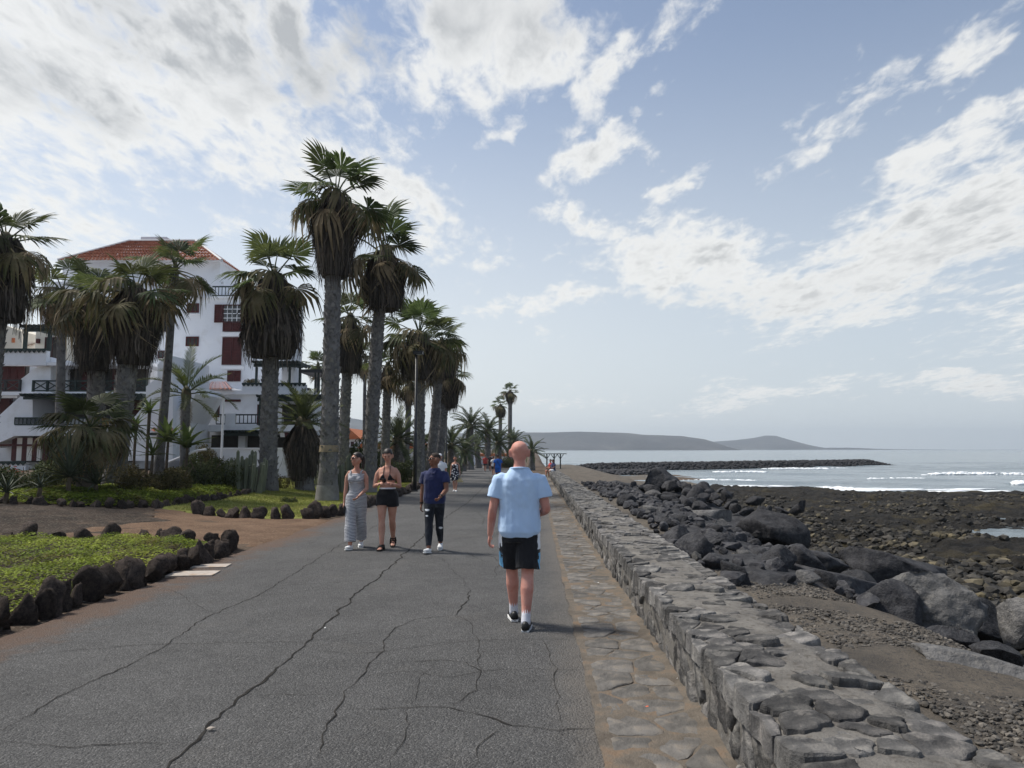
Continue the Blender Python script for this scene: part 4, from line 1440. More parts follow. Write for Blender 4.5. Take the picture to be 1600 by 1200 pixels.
def palm_trunk(root, base, top, r0, r1, seed, boots=True, base_smooth=.9, band=None):
    """tapered, slightly sinuous trunk with old leaf bases; local to root at base"""
    r = random.Random(seed)
    top = Vector(top) - Vector(base)
    H = top.z
    N = 18
    pts, rad = [], []
    for k in range(N + 1):
        t = k / N
        p = Vector((top.x * t ** 1.2, top.y * t ** 1.2, H * t - (.3 if k == 0 else 0)))
        p += Vector((.12 * math.sin(t * 4 + seed), 0, 0)) * t * (1 - t)
        pts.append(p)
        rad.append((r0 + (r1 - r0) * min(1, t * 1.3)) * (1 + .06 * mnoise.noise(Vector((t * 12, seed, 0)))) + r0 * .38 * max(0, 1 - t * H / 1.4) ** 2)
    mb = MB(); mb.tube(pts, rad, 14)
    mb.build('trunk', M['palm_trunk'], root, smooth=True)
    if base_smooth:
        nb = max(2, int(N * base_smooth / H) + 1)
        m2 = MB(); zz = [p for p in pts if p.z <= base_smooth][:nb + 1]
        if len(zz) >= 2:
            m2.tube(zz, [q * 1.03 + .004 for q in rad[:len(zz)]], 14, caps=False)
            m2.build('trunk_foot', M['trunk_base'], root, smooth=True)
    if boots:
        bm_ = MB()
        nb = int(H * 30)
        for i in range(nb):
            t = (.10 + .9 * i / nb)
            z = H * t
            if z < base_smooth: continue
            a = i * 2.39996 + r.uniform(-.25, .25)
            kk = t * N; i0 = min(N - 1, int(kk)); p = pts[i0].lerp(pts[i0 + 1], kk - i0)
            rr = rad[i0] * .96
            o = Vector((math.cos(a), math.sin(a), 0)); s_ = Vector((-math.sin(a), math.cos(a), 0)); u = Vector((0, 0, 1))
            w = r0 * r.uniform(.22, .36); ln = r.uniform(.10, .2); pr = r.uniform(.02, .085)
            b0 = p + o * rr
            v = [b0 - s_ * w - u * ln * .6, b0 + s_ * w - u * ln * .6, b0 + s_ * w * .4 + o * pr + u * ln * .55, b0 - s_ * w * .4 + o * pr + u * ln * .5, b0 - s_ * w * .5 + u * ln * .3, b0 + s_ * w * .5 + u * ln * .3]
            bm_.add(v, [(0, 1, 2, 3), (3, 2, 5, 4), (0, 3, 4), (1, 5, 2)])
        if bm_.v:
            o = bm_.build('leaf_bases', M['palm_boot'], root); o['kind'] = 'stuff'
    if band is not None:
        m3 = MB(); k = int(band / H * N)
        m3.tube([pts[k] + Vector((0, 0, -.06)), pts[k] + Vector((0, 0, .18))], [rad[k] * 1.13, rad[k] * 1.05], 14)
        m3.build('trunk_collar', M['frond_dry'], root)


def fronds(crown, name, meshes, n, el0, el1, scale, seed, az0=0.0):
    r = random.Random(seed)
    for k in range(n):
        t = (k + .5) / n
        el = el0 + (el1 - el0) * t + r.uniform(-.12, .12)
        az = az0 + k * 2.39996 + r.uniform(-.3, .3)
        o = bpy.data.objects.new(name, r.choice(meshes))
        COL.objects.link(o)
        o.parent = crown
        o.rotation_mode = 'XYZ'
        m = Matrix.Rotation(az, 4, 'Z') @ Matrix.Rotation(el, 4, 'X') @ Matrix.Rotation(r.uniform(-.35, .35), 4, 'Y')
        o.rotation_euler = m.to_euler()
        s_ = scale * r.uniform(.82, 1.1)
        o.scale = (s_, s_, s_)
        o.location = (0, 0, .12 * scale * (1 - t))


M['bud'] = mat('bud', (.05, .06, .03), (.12, .09, .05), 6, 4, .8)


def fan_palm(hub, base_px, Y, skirt_bot, skirt_w, Rpx, label, r0=.30, r1=.24, seed=1, green=20, mixed=8, dead=9, boots=True, group='fan palms of the promenade garden', smooth_h=.9, band=None, base_z=None):
    bx = at(base_px, 700, Y).x
    bz = (gz(bx, Y) if base_z is None else base_z) - .03
    root = empty('palm_tree', (bx, Y, bz), label=label, cat='palm tree', group=group)
    hp = at(hub[0], hub[1], Y + .3 * math.sin(seed))
    palm_trunk(root, (bx, Y, bz), hp, r0, r1, seed, boots, smooth_h, band)
    sc_ = Rpx / F * Y / 1.85
    crown = MB(); crown.ball((0, 0, 0), (r1 * .8, r1 * .8, .5 * sc_), 8, 6)
    loc = hp - Vector((bx, Y, bz))
    cr = crown.build('crown', M['bud'], root, smooth=True, loc=loc)
    fronds(cr, 'frond', FAN_G, max(9, int(green * .55) + seed % 4), 1.42, -.3, sc_ * (.98 + .04 * (seed % 4)), seed * 7 + 1)
    fronds(cr, 'frond', FAN_M, int(mixed * .75), .3, -.7, sc_ * 1.12, seed * 7 + 2, 1.0)
    fronds(cr, 'dead_frond', FAN_D, int(dead * .8), -.1, -1.1, sc_ * 1.0, seed * 7 + 3, 2.0)
    if skirt_bot:
        h = (skirt_bot - hub[1]) / F * Y * 1.02
        w = skirt_w / F * Y / 2 * .80
        o = link('dead_leaf_skirt', SKIRTS[seed % 3], None, root, loc=loc + Vector((0, 0, .1 * h)), rot=(0, 0, seed * 1.3), scale=(w, w, h * 1.1))
        # follow the lean of the trunk a little
        t = (loc.x / max(loc.z, .1)); o.rotation_euler = (0, t, seed * 1.3)
        o['kind'] = 'stuff'
    return root


fan_palm((525, 315), 513, 25.5, 448, 92, 92, 'tallest palm, grey trunk rising from the lawn beside the path', .33, .27, 1, 20, 8, 9, band=2.4, smooth_h=1.0)
fan_palm((600, 402), 576, 31, 494, 78, 84, 'second tallest palm, shaggy dark skirt, behind the tallest one', .32, .25, 2, 17, 9, 10, smooth_h=.9)
fan_palm((428, 440), 420, 29, 570, 112, 82, 'palm with the fattest brown skirt in front of the red shuttered facade', .36, .30, 3, 14, 11, 12, smooth_h=0)
fan_palm((213, 462), 182, 24, 578, 100, 82, 'thick-trunked palm with a huge grey skirt above the ground cover', .34, .30, 4, 16, 11, 12, smooth_h=0)
fan_palm((150, 472), 150, 28, 588, 74, 76, 'skirted palm half hidden behind the thick-trunked one', .34, .28, 5, 14, 11, 12, smooth_h=0)
fan_palm((274, 425), 249, 30, None, 0, 66, 'slim leaning palm with a bare thin trunk before the tiled roof', .20, .15, 6, 17, 8, 7, boots=False, smooth_h=0)
fan_palm((98, 462), 92, 33, 505, 40, 62, 'slender palm with a thin trunk at the terraced flats', .22, .18, 7, 14, 8, 9, boots=False, smooth_h=0)
fan_palm((8, 385), -30, 21, 515, 100, 96, 'palm cut off by the picture edge, dark skirt only', .33, .28, 8, 19, 9, 11)
fan_palm((547, 502), 536, 40, 590, 52, 58, 'long-skirted palm seen between the two tallest trunks', .32, .27, 9, 15, 7, 9)
fan_palm((606, 575), 602, 44, 612, 24, 40, 'small-headed palm behind the second tallest palm', .27, .24, 10, 14, 8, 8)
fan_palm((655, 530), 656, 41, 598, 68, 66, 'broad-crowned palm right behind the black street lamp', .32, .28, 11, 19, 12, 11)
fan_palm((690, 540), 672, 47, 596, 54, 52, 'palm leaning right beside the broad-crowned one', .32, .27, 12, 16, 10, 10)
fan_palm((700, 588), 684, 53, 642, 46, 42, 'palm with the lowest skirt at the end of the row', .33, .28, 13, 15, 8, 9)
fan_palm((571, 560), 569, 56, None, 0, 34, 'thin pole-like palm in the gap behind the lawn', .17, .13, 14, 13, 8, 6, boots=False)
fan_palm((497, 572), 496, 62, None, 0, 26, 'small distant palm head above the roof awning', .22, .2, 15, 15, 6, 4, boots=False)
fan_palm((797, 613), 797, 105, 631, 17, 18, 'taller of the two lone palms far down the path', .34, .3, 16, 13, 4, 5, boots=False, group='far palms')
fan_palm((782, 635), 781, 112, 653, 19, 17, 'shorter of the two lone palms far down the path', .3, .28, 17, 13, 4, 5, boots=False, group='far palms')
fan_palm((640, 600), 634, 58, 628, 26, 36, 'brownish palm filling the gap left of the lamp', .27, .23, 18, 12, 12, 10, boots=False)


def feather_frond(seed, L_=2.0, bend=.6, npair=34, leaf=.36, vee=.5, width=.026):
    """pinnate frond arching along +Y"""
    r = random.Random(seed)
    mb = MB()
    pts = []
    N = 10
    ang = .0
    p = Vector((0, 0, 0))
    for k in range(N + 1):
        pts.append(p.copy())
        ang = -bend * 1.9 * (k / N) ** 1.3
        p = p + Vector((0, math.cos(ang), math.sin(ang))) * (L_ / N)
    mb.tube(pts, [.026 * (1 - .85 * k / N) * L_ / 2 for k in range(N + 1)], 4, mi=1)
    for i in range(npair):
        t = .16 + .84 * i / npair
        kk = t * N; i0 = min(N - 1, int(kk)); q = pts[i0].lerp(pts[i0 + 1], kk - i0)
        d = (pts[i0 + 1] - pts[i0]).normalized()
        up = Vector((1, 0, 0)).cross(d)
        for sg in (-1, 1):
            ln = leaf * L_ / 2 * (math.sin(min(1, .25 + t * 1.1) * math.pi * .62) ** .8) * r.uniform(.8, 1.15) * (1 - .45 * max(0, t - .7) / .3)
            dv = (Vector((sg, 0, 0)) * (.75 + r.uniform(-.1, .1)) + d * (.62 + .5 * t) + up * (vee * r.uniform(.4, 1.1))).normalized()
            w = width * L_ / 2
            e = q + dv * ln + Vector((0, 0, -.25 * ln * ln))
            m = q + dv * ln * .5
            mb.add([q - d * w * .6, q + d * w * .6, m + d * w, m - d * w, e], [(0, 1, 2, 3), (3, 2, 4)])
    return mb.mesh('frond')


FEA = [with_mats(feather_frond(60 + k, 2.0, (.25, .45, .65, .85)[k % 4]), M['feather'], M['stalk']) for k in range(6)]
FEA_B = [with_mats(feather_frond(70 + k, 2.0, (.25, .5, .7)[k % 3], 30, .4, .35), M['feather_bright'], M['stalk']) for k in range(3)]
FEA_D = [with_mats(feather_frond(80 + k, 2.0, .9, 26, .3, .1), M['frond_dry'], M['stalk']) for k in range(2)]


def feather_palm(hub, base_px, Y, Rpx, label, r0=.3, seed=1, n=34, meshes=None, dead=8, el0=1.4, el1=-.45, group='feather palms of the promenade garden', boots=True, base_z=None, skirt=False):
    bx = at(base_px, 700, Y).x
    bz = (gz(bx, Y) if base_z is None else base_z) - .03
    root = empty('palm_tree', (bx, Y, bz), label=label, cat='palm tree', group=group)
    hp = at(hub[0], hub[1], Y)
    palm_trunk(root, (bx, Y, bz), hp, r0, r0 * .9, seed, boots, 0)
    sc_ = Rpx / F * Y / 1.75
    loc = hp - Vector((bx, Y, bz))
    crown = MB(); crown.ball((0, 0, 0), (r0 * 1.1, r0 * 1.1, .35 * sc_), 8, 6)
    cr = crown.build('crown', M['bud'], root, smooth=True, loc=loc)
    fronds(cr, 'frond', meshes or FEA, n, el0, el1, sc_, seed * 5 + 1)
    if dead: fronds(cr, 'dead_frond', FEA_D, dead, -.7, -1.3, sc_ * .8, seed * 5 + 2)
    if skirt:
        o = link('dead_leaf_skirt', SKIRTS[seed % 3], None, root, loc=loc, scale=(skirt[0] / F * Y / 2,) * 2 + (skirt[1] / F * Y,)); o['kind'] = 'stuff'
    return root


feather_palm((291, 618), 290, 33, 78, 'young coconut palm with few arching fronds before the white facade', .22, 21, 14, FEA_B + FEA[1:3], 2, 1.35, -.25, boots=False)
feather_palm((474, 662), 478, 31, 66, 'young date palm with yellow-green top and dead brown skirt', .34, 22, 30, FEA_B + FEA[:2], 10, 1.4, -.15, skirt=(54, 95))
feather_palm((622, 690), 622, 48, 52, 'dark date palm on the lawn behind the second palm trunk', .4, 23, 36, None, 8)
feather_palm((735, 668), 735, 82, 34, 'far date palm with the fullest crown down the path', .38, 24, 40, None, 6, group='far palms')
feather_palm((762, 675), 762, 88, 30, 'far date palm beside the lone tall palms', .38, 25, 36, None, 6, group='far palms')
feather_palm((706, 698), 706, 66, 34, 'low date palm behind the second street lamp', .38, 26, 36, None, 6, group='far palms')
feather_palm((726, 706), 722, 74, 28, 'low bushy date palm under the far full crown', .36, 27, 34, None, 6, group='far palms')
feather_palm((778, 694), 778, 96, 28, 'far date palm under the shorter lone palm', .36, 28, 34, None, 6, group='far palms')
feather_palm((803, 692), 803, 100, 25, 'far date palm under the taller lone palm', .36, 29, 32, None, 6, group='far palms')
feather_palm((831, 706), 831, 80, 24, 'small palm by the beach, seen beside the bald head', .30, 30, 26, None, 3, group='far palms', base_z=-.6)
feather_palm((660, 700), 660, 60, 36, 'dark date palm among the trunks of the row', .38, 31, 32, None, 8)
feather_palm((745, 700), 748, 92, 24, 'squat far date palm near the end of the path', .36, 32, 30, None, 5, group='far palms')

# young fan palm without a trunk
yp = at(140, 672, 21.5)
root = empty('young_palm', (yp.x, yp.y, gz(yp.x, yp.y)), label='young brown-green fan palm without a trunk by the terraces', cat='palm tree')
mb = MB(); mb.tube([(0, 0, -.2), (0, 0, .9), (0, 0, yp.z - gz(yp.x, yp.y))], [.3, .26, .2], 9)
cr = mb.build('crown', M['skirt'], root)
c2 = empty('crown_heart', (0, 0, yp.z - gz(yp.x, yp.y)), parent=root)
fronds(c2, 'frond', FAN_G, 11, 1.2, .0, .82, 91)
fronds(c2, 'frond', FAN_M, 13, .5, -.5, .9, 92)
fronds(c2, 'dead_frond', FAN_D, 10, -.1, -.9, .85, 93)

# ------------------------------------------------------------------ other plants
M['shrub'] = mat('shrub', (.03, .042, .015), (.085, .098, .034), 2.0, 5, .65, translucent=.3, spec=.15, island=.5, objrand=.2, hue=.02)
M['shrub_olive'] = mat('shrub_olive', (.042, .042, .016), (.12, .1, .042), 2.2, 5, .7, translucent=.3, spec=.12, island=.5, objrand=.2)
M['shrub_bright'] = mat('shrub_bright', (.10, .15, .015), (.26, .32, .035), 1.6, 4, .6, translucent=.35, spec=.1, island=.35)
M['succulent'] = mat('succulent', (.10, .145, .018), (.25, .29, .045), .8, 6, .6, c3=(.12, .075, .035), scale3=1.4, amt3=.7, translucent=.35, spec=.08, island=.45)
M['grass'] = mat('grass', (.16, .19, .045), (.28, .28, .085), .9, 6, .8, c3=(.22, .19, .08), scale3=2.5, amt3=.4, translucent=.3, spec=.08, island=.3)
M['twig'] = mat('twig', (.06, .045, .03), (.13, .1, .07), 6, 4, .9)
M['agave'] = mat('agave', (.035, .045, .028), (.085, .1, .06), 2, 4, .6, spec=.3)
M['cactus'] = mat('cactus', (.085, .1, .065), (.19, .2, .14), 1.6, 5, .7, .4, 12, .02, stretch=(1, 1, .3))
M['banana'] = mat('banana', (.05, .08, .02), (.13, .17, .05), 1.5, 4, .5, translucent=.3)
M['red_flower'] = mat('red_flower', (.55, .06, .04), (.7, .12, .08), 5, 3, .6)


def leaf_cloud(n, seed, size=.07, lumps=7, flat=.55, aspect=.45):
    """leaves over and inside a lumpy unit dome"""
    rs = np.random.RandomState(seed)
    cs = rs.normal(0, .42, (lumps, 3)); cs[:, 2] = np.abs(cs[:, 2]) * .6 + .25
    rr = rs.uniform(.32, .55, lumps)
    k = rs.randint(0, lumps, n)
    d = rs.normal(0, 1, (n, 3)); d /= np.linalg.norm(d, axis=1)[:, None]
    rad = rr[k] * rs.uniform(.55, 1.05, n) ** .5
    p = cs[k] + d * rad[:, None]
    p[:, 2] = np.abs(p[:, 2]) * (flat / .55)
    nrm = d + rs.normal(0, .7, (n, 3)) + np.array([0, 0, .4]); nrm /= np.linalg.norm(nrm, axis=1)[:, None]
    t = np.cross(nrm, rs.normal(0, 1, (n, 3))); t /= np.linalg.norm(t, axis=1)[:, None]
    b = np.cross(nrm, t)
    s = size * rs.uniform(.6, 1.3, n)[:, None]
    V = np.stack([p - t * s, p + b * s * aspect + nrm * s * .15, p + t * s, p - b * s * aspect + nrm * s * .15], 1).reshape(-1, 3)
    Fq = np.arange(4 * n).reshape(n, 4)
    return mesh_from('foliage', V, Fq)


CLOUDS = [leaf_cloud(3800, 200 + k, .06) for k in range(4)]
CLOUDS_FINE = [leaf_cloud(5200, 210 + k, .045, 10, .5) for k in range(3)]
SH = {}


def shrub(px, py, Y, wpx, hpx, mtl, label, seed, fine=True, name='shrub', group='garden shrubs', deep=None):
    key = (seed % 3, mtl, fine)
    if key not in SH:
        me = (CLOUDS_FINE if fine else CLOUDS)[seed % 3].copy()
        me.materials.append(M[mtl]); SH[key] = me
    x = at(px, py, Y).x
    z = gz(x, Y)
    w = wpx / F * Y / 2; h = hpx / F * Y
    root = empty(name, (x, Y, z), label=label, cat='shrub', group=group)
    mb = MB(); r = random.Random(seed)
    for k in range(6):
        a = r.uniform(0, 6.28)
        mb.tube([(0, 0, -.1), (math.cos(a) * w * .25, math.sin(a) * w * .25, h * .35), (math.cos(a) * w * .5, math.sin(a) * w * .5, h * .7)], [.03, .02, .01], 5)
    mb.build('stem', M['twig'], root)['kind'] = 'stuff'
    link('foliage', SH[key], None, root, loc=(0, 0, -.05 * h), rot=(0, 0, seed * .7), scale=(w, deep or w * .9, h * .8))
    return root


shrub(225, 745, 23.0, 90, 62, 'shrub_olive', 'brownish rounded shrub right of the thick palm trunk', 1)
shrub(275, 745, 24.0, 95, 60, 'shrub_olive', 'olive mounded shrub in the middle of the garden hedge', 2)
shrub(320, 742, 26.5, 90, 66, 'shrub', 'dark green shrub left of the candle cactus', 3)
shrub(365, 740, 29.0, 70, 60, 'shrub', 'dark shrub behind the candle cactus', 4)
shrub(412, 745, 30.5, 55, 40, 'shrub_olive', 'low olive shrub at the foot of the fat-skirted palm', 5)
shrub(330, 705, 31.0, 80, 60, 'shrub', 'dark dome-shaped shrub below the low white wall', 6)
shrub(40, 745, 21.5, 120, 60, 'shrub', 'dark shrub with red blossom beside the spiky agave', 7)
shrub(-20, 745, 20.0, 110, 70, 'shrub', 'dark shrub cut off by the picture edge', 8)
shrub(90, 728, 24.0, 110, 70, 'shrub', 'leafy shrub between the agave and the terraces', 9, False)
shrub(150, 735, 25.5, 90, 65, 'shrub', 'shaded shrub behind the thick palm trunk', 10)
shrub(370, 700, 40.5, 92, 48, 'shrub_bright', 'bright yellow-green shrub in front of the ground floor terrace', 11, False)
shrub(410, 702, 40.5, 50, 34, 'shrub_bright', 'small bright green shrub right of the yellow-green one', 12, False)
shrub(320, 650, 37.5, 60, 68, 'shrub_olive', 'wispy olive shrub below the coconut palm', 13, True)
shrub(440, 700, 41, 40, 40, 'shrub_bright', 'bright shrub half hidden by the fat-skirted palm trunk', 14, False)
shrub(455, 772, 24.3, 30, 14, 'shrub', 'tiny clipped shrub on the lawn edge by the date palm', 15)
shrub(540, 742, 34.0, 80, 40, 'shrub', 'dark low shrub behind the striped jumpsuit', 16)
shrub(625, 745, 42.0, 70, 52, 'shrub', 'dark shrub under the date palm on the lawn', 17)
shrub(560, 700, 46, 90, 70, 'shrub', 'shrub in the gap between the tall palm trunks', 18, False)
shrub(690, 738, 52, 60, 40, 'shrub', 'dark shrub at the end of the row of palms', 19)
shrub(725, 732, 84, 60, 26, 'shrub', 'far low hedge-like shrub across the end of the path', 20)
shrub(790, 731, 98, 40, 22, 'shrub', 'far low shrub under the lone palms', 21)
shrub(600, 725, 50, 60, 60, 'shrub', 'shrub behind the woman with the phone', 22, False)
shrub(505, 735, 40, 50, 60, 'shrub', 'shrub behind the tallest palm trunk', 23, False)

# red blossom
mb = MB(); r = random.Random(4)
p = at(18, 733, 20.8)
for k in range(26):
    q = p + Vector((r.gauss(0, .12), r.gauss(0, .1), r.gauss(0, .05)))
    mb.ball(q, (.03, .03, .015), 5, 3)
tag(mb.build('red_blossom', M['red_flower']), 'cluster of small red blossoms on the dark shrub', 'flowers', kind='stuff')


def rosette(px, py, Y, Rpx, n, label, mtl, seed, width=.035, name='agave', el=(1.4, -.1), curve=.2, stem=0.0):
    p = at(px, py, Y)
    zb = gz(p.x, Y) if stem == 0 else gz(p.x, Y)
    root = empty(name, (p.x, Y, zb), label=label, cat='plant')
    hz_ = max(.1, p.z - zb)
    mb = MB(); mb.tube([(0, 0, -.2), (0, 0, hz_ * .6), (.02, 0, hz_)], [.07 if stem == 0 else stem, .06 if stem == 0 else stem * .9, .05 if stem == 0 else stem], 7)
    mb.build('stem', M['twig'], root)
    r = random.Random(seed)
    R = Rpx / F * Y
    ms = []
    for k in range(4):
        m2 = MB()
        N = 5
        L_, Rr, C_ = [], [], []
        for j in range(N + 1):
            t = j / N
            yy = R * t; zz = -curve * (1 + .4 * k) * R * t * t * .5
            w = width * R * (1 - t) ** .7 * (1.0 if t > .1 else .8) + .004
            L_.append((-w, yy, zz + w * .5)); C_.append((0, yy, zz)); Rr.append((w, yy, zz + w * .5))
        v = []
        for j in range(N + 1): v += [L_[j], C_[j], Rr[j]]
        f = []
        for j in range(N): f += [(3 * j, 3 * j + 1, 3 * j + 4, 3 * j + 3), (3 * j + 1, 3 * j + 2, 3 * j + 5, 3 * j + 4)]
        m2.add(v, f); ms.append(with_mats(m2.mesh('leaf'), M[mtl]))
    for k in range(n):
        t = k / n
        e = el[0] + (el[1] - el[0]) * t + r.uniform(-.15, .15)
        a = k * 2.39996
        o = link('leaf', r.choice(ms), None, root, loc=(0, 0, hz_))
        o.rotation_euler = (Matrix.Rotation(a, 4, 'Z') @ Matrix.Rotation(e, 4, 'X')).to_euler()
        s_ = r.uniform(.75, 1.1); o.scale = (s_, s_, s_)
    return root


rosette(108, 745, 20.0, 78, 44, 'large spiky agave with long stiff grey-green leaves', 'agave', 1, .03, 'agave', (1.45, -.15), .1)
rosette(150, 757, 20.8, 46, 26, 'smaller spiky agave at the foot of the thick palm', 'agave', 2, .04, 'agave', (1.4, .05), .2)
rosette(10, 770, 17.8, 40, 24, 'low aloe with grey leaves at the picture edge', 'agave', 3, .05, 'aloe', (1.4, .1), .3)
rosette(62, 762, 18.5, 26, 20, 'small aloe left of the large agave', 'agave', 4, .05, 'aloe', (1.4, .1), .3)
rosette(212, 668, 29, 26, 18, 'shorter thin-stemmed plant with a leaf tuft before the white stair wall', 'banana', 5, .13, 'tufted_plant', (1.4, -.2), .5, .06)
rosette(233, 645, 29.5, 26, 18, 'taller slanting plant with a leaf tuft before the white stair wall', 'banana', 6, .13, 'tufted_plant', (1.5, -.1), .4, .07)
rosette(262, 690, 29, 44, 16, 'broad-leaved banana plant below the slim palm', 'banana', 7, .16, 'banana_plant', (1.5, .3), .35)
rosette(292, 700, 28, 46, 16, 'broad-leaved banana plant before the small tiled porch', 'banana', 8, .15, 'banana_plant', (1.5, .3), .35)
rosette(238, 712, 27, 40, 20, 'feathery low plant left of the slim palm trunk', 'feather_bright', 9, .05, 'tufted_plant', (1.4, .1), .4)


def candle_cactus(px, pyb, Y, wpx, hpx, n, label, seed):
    x = at(px, pyb, Y).x
    root = empty('candle_cactus', (x, Y, gz(x, Y)), label=label, cat='cactus', group='candle cacti')
    r = random.Random(seed)
    for k in range(n):
        xx = r.uniform(-.5, .5) * wpx / F * Y
        yy = r.uniform(-.5, .5) * wpx / F * Y * .7
        h = hpx / F * Y * r.uniform(.55, 1.0) * (1 - .35 * abs(xx) / (wpx / F * Y * .5))
        mb = MB()
        lean = xx * .18
        pts = [(0, 0, -.1), (lean * .3, 0, h * .3), (lean * .8, 0, h * .65), (lean, 0, h * .96), (lean, 0, h)]
        mb.tube(pts, [.07, .075, .075, .065, .025], 6)
        mb.build('cactus_stem', M['cactus'], root, loc=(xx, yy, 0))
    return root


candle_cactus(384, 758, 27.6, 66, 72, 46, 'clump of grey-green candle cactus left of the fat-skirted palm', 1)
candle_cactus(548, 745, 31.0, 50, 66, 26, 'clump of candle cactus behind the striped jumpsuit', 2)
candle_cactus(505, 745, 33.0, 22, 60, 10, 'thin clump of candle cactus behind the tallest palm', 3)


# ---- ground cover beds, lawn, bare soil
def patch(name, poly_px, mtl, lift, kind='structure', step=.25, bump=.03, seed=1, crown=0.0, label=None, cat=None):
    P = [gp(*p) for p in poly_px]
    return patch_w(name, [(p.x, p.y) for p in P], mtl, lift, kind, step, bump, seed, crown, label, cat)


def inside(poly, X, Y):
    ins = np.zeros(X.shape, bool)
    n = len(poly)
    for i in range(n):
        x1, y1 = poly[i]; x2, y2 = poly[(i + 1) % n]
        c = ((y1 > Y) != (y2 > Y)) & (X < (x2 - x1) * (Y - y1) / (y2 - y1 + 1e-12) + x1)
        ins ^= c
    return ins


def edge_dist(poly, X, Y):
    d = np.full(X.shape, 1e9)
    n = len(poly)
    for i in range(n):
        x1, y1 = poly[i]; x2, y2 = poly[(i + 1) % n]
        dx, dy = x2 - x1, y2 - y1
        t = np.clip(((X - x1) * dx + (Y - y1) * dy) / (dx * dx + dy * dy), 0, 1)
        d = np.minimum(d, np.hypot(X - x1 - t * dx, Y - y1 - t * dy))
    return d


def patch_w(name, poly, mtl, lift, kind='structure', step=.25, bump=.03, seed=1, crown=0.0, label=None, cat=None):
    xs = [p[0] for p in poly]; ys_ = [p[1] for p in poly]
    X, Y = np.meshgrid(np.arange(min(xs) - step, max(xs) + step, step), np.arange(min(ys_) - step, max(ys_) + step, step))
    ins = inside(poly, X, Y)
    d = edge_dist(poly, X, Y)
    Z = ground_z(X, Y) + lift + bump * fbm(X * 1.7, Y * 1.7, seed) + crown * sstep(0, .8, d)
    # feather the rim into the ground
    Z = np.where(ins, Z, Z - lift - .05)
    keep = ins | (d < step)
    o = link(name, grid_mesh(name, X, Y, Z, keep=keep), mtl)
    return tag(o, label, cat, kind=kind)


def leaf_bed(name, poly, n, size, mtl, lift, h, label, cat, seed, up=.5, bump=.1, bald=.0):
    rs = np.random.RandomState(seed)
    xs = [p[0] for p in poly]; ys_ = [p[1] for p in poly]
    X = rs.uniform(min(xs), max(xs), n * 3); Y = rs.uniform(min(ys_), max(ys_), n * 3)
    m = inside(poly, X, Y)
    X, Y = X[m][:n], Y[m][:n]
    if bald:
        k = fbm(X * .9, Y * .9, seed + 5) > -bald
        X, Y = X[k], Y[k]
    c = len(X)
    e = sstep(0, .7, edge_dist(poly, X, Y))
    Z = ground_z(X, Y) + lift + e * (h + bump * fbm(X * 2.1, Y * 2.1, seed)) * rs.uniform(.55, 1.05, c)
    p = np.stack([X, Y, Z], 1)
    nrm = rs.normal(0, 1, (c, 3)) * .7 + np.array([0, 0, up * 2]); nrm /= np.linalg.norm(nrm, axis=1)[:, None]
    t = np.cross(nrm, rs.normal(0, 1, (c, 3))); t /= np.linalg.norm(t, axis=1)[:, None]
    b = np.cross(nrm, t)
    s = size * rs.uniform(.6, 1.3, c)[:, None]
    V = np.stack([p - t * s, p + b * s * .5 + nrm * s * .2, p + t * s + nrm * s * .3, p - b * s * .5 + nrm * s * .2], 1).reshape(-1, 3)
    o = link(name, mesh_from(name, V, np.arange(4 * c).reshape(c, 4)), mtl)
    return tag(o, label, cat, kind='stuff')


BED1 = [(-4.95, 3.5), (-4.98, 6.0), (-4.95, 9.0), (-4.95, 12.0), (-5.4, 13.2), (-7.0, 13.6), (-8.6, 13.4), (-10.5, 13.0), (-13.5, 12.2), (-13.5, 3.5)]
patch_w('bed_soil', BED1, M['dark_soil_shade'], .03, step=.25, crown=.12)
leaf_bed('ground_cover', BED1, 95000, .027, M['succulent'], .05, .17, 'bright green creeping ground cover in the near stone-edged bed', 'ground cover', 3, up=1.3, bump=.12, bald=.55)
BED2 = [(-15.0, 18.6), (-12.6, 18.0), (-11.2, 18.4), (-10.0, 19.9), (-9.8, 23), (-10.05, 27), (-10.4, 30.2), (-11.5, 29), (-12.3, 26), (-13.6, 23.5), (-15.5, 21.5)]
patch_w('bed_soil', BED2, M['dark_soil_shade'], .03, step=.3, crown=.1)
leaf_bed('ground_cover', BED2, 42000, .042, M['succulent'], .05, .2, 'yellow-green ground cover bed at the foot of the shrubs', 'ground cover', 4, up=1.3, bump=.12, bald=.5)
LAWN = [(-9.85, 19.9), (-8.8, 19.5), (-7.2, 18.9), (-5.3, 18.6), (-4.85, 20), (-4.78, 25), (-4.75, 33), (-4.9, 44), (-9.5, 44), (-12.2, 38), (-12.0, 33), (-10.3, 30.4), (-9.95, 27), (-9.7, 23)]
patch_w('lawn', LAWN, M['grass'], .05, step=.25, bump=.02)
rs_ = np.random.RandomState(6)


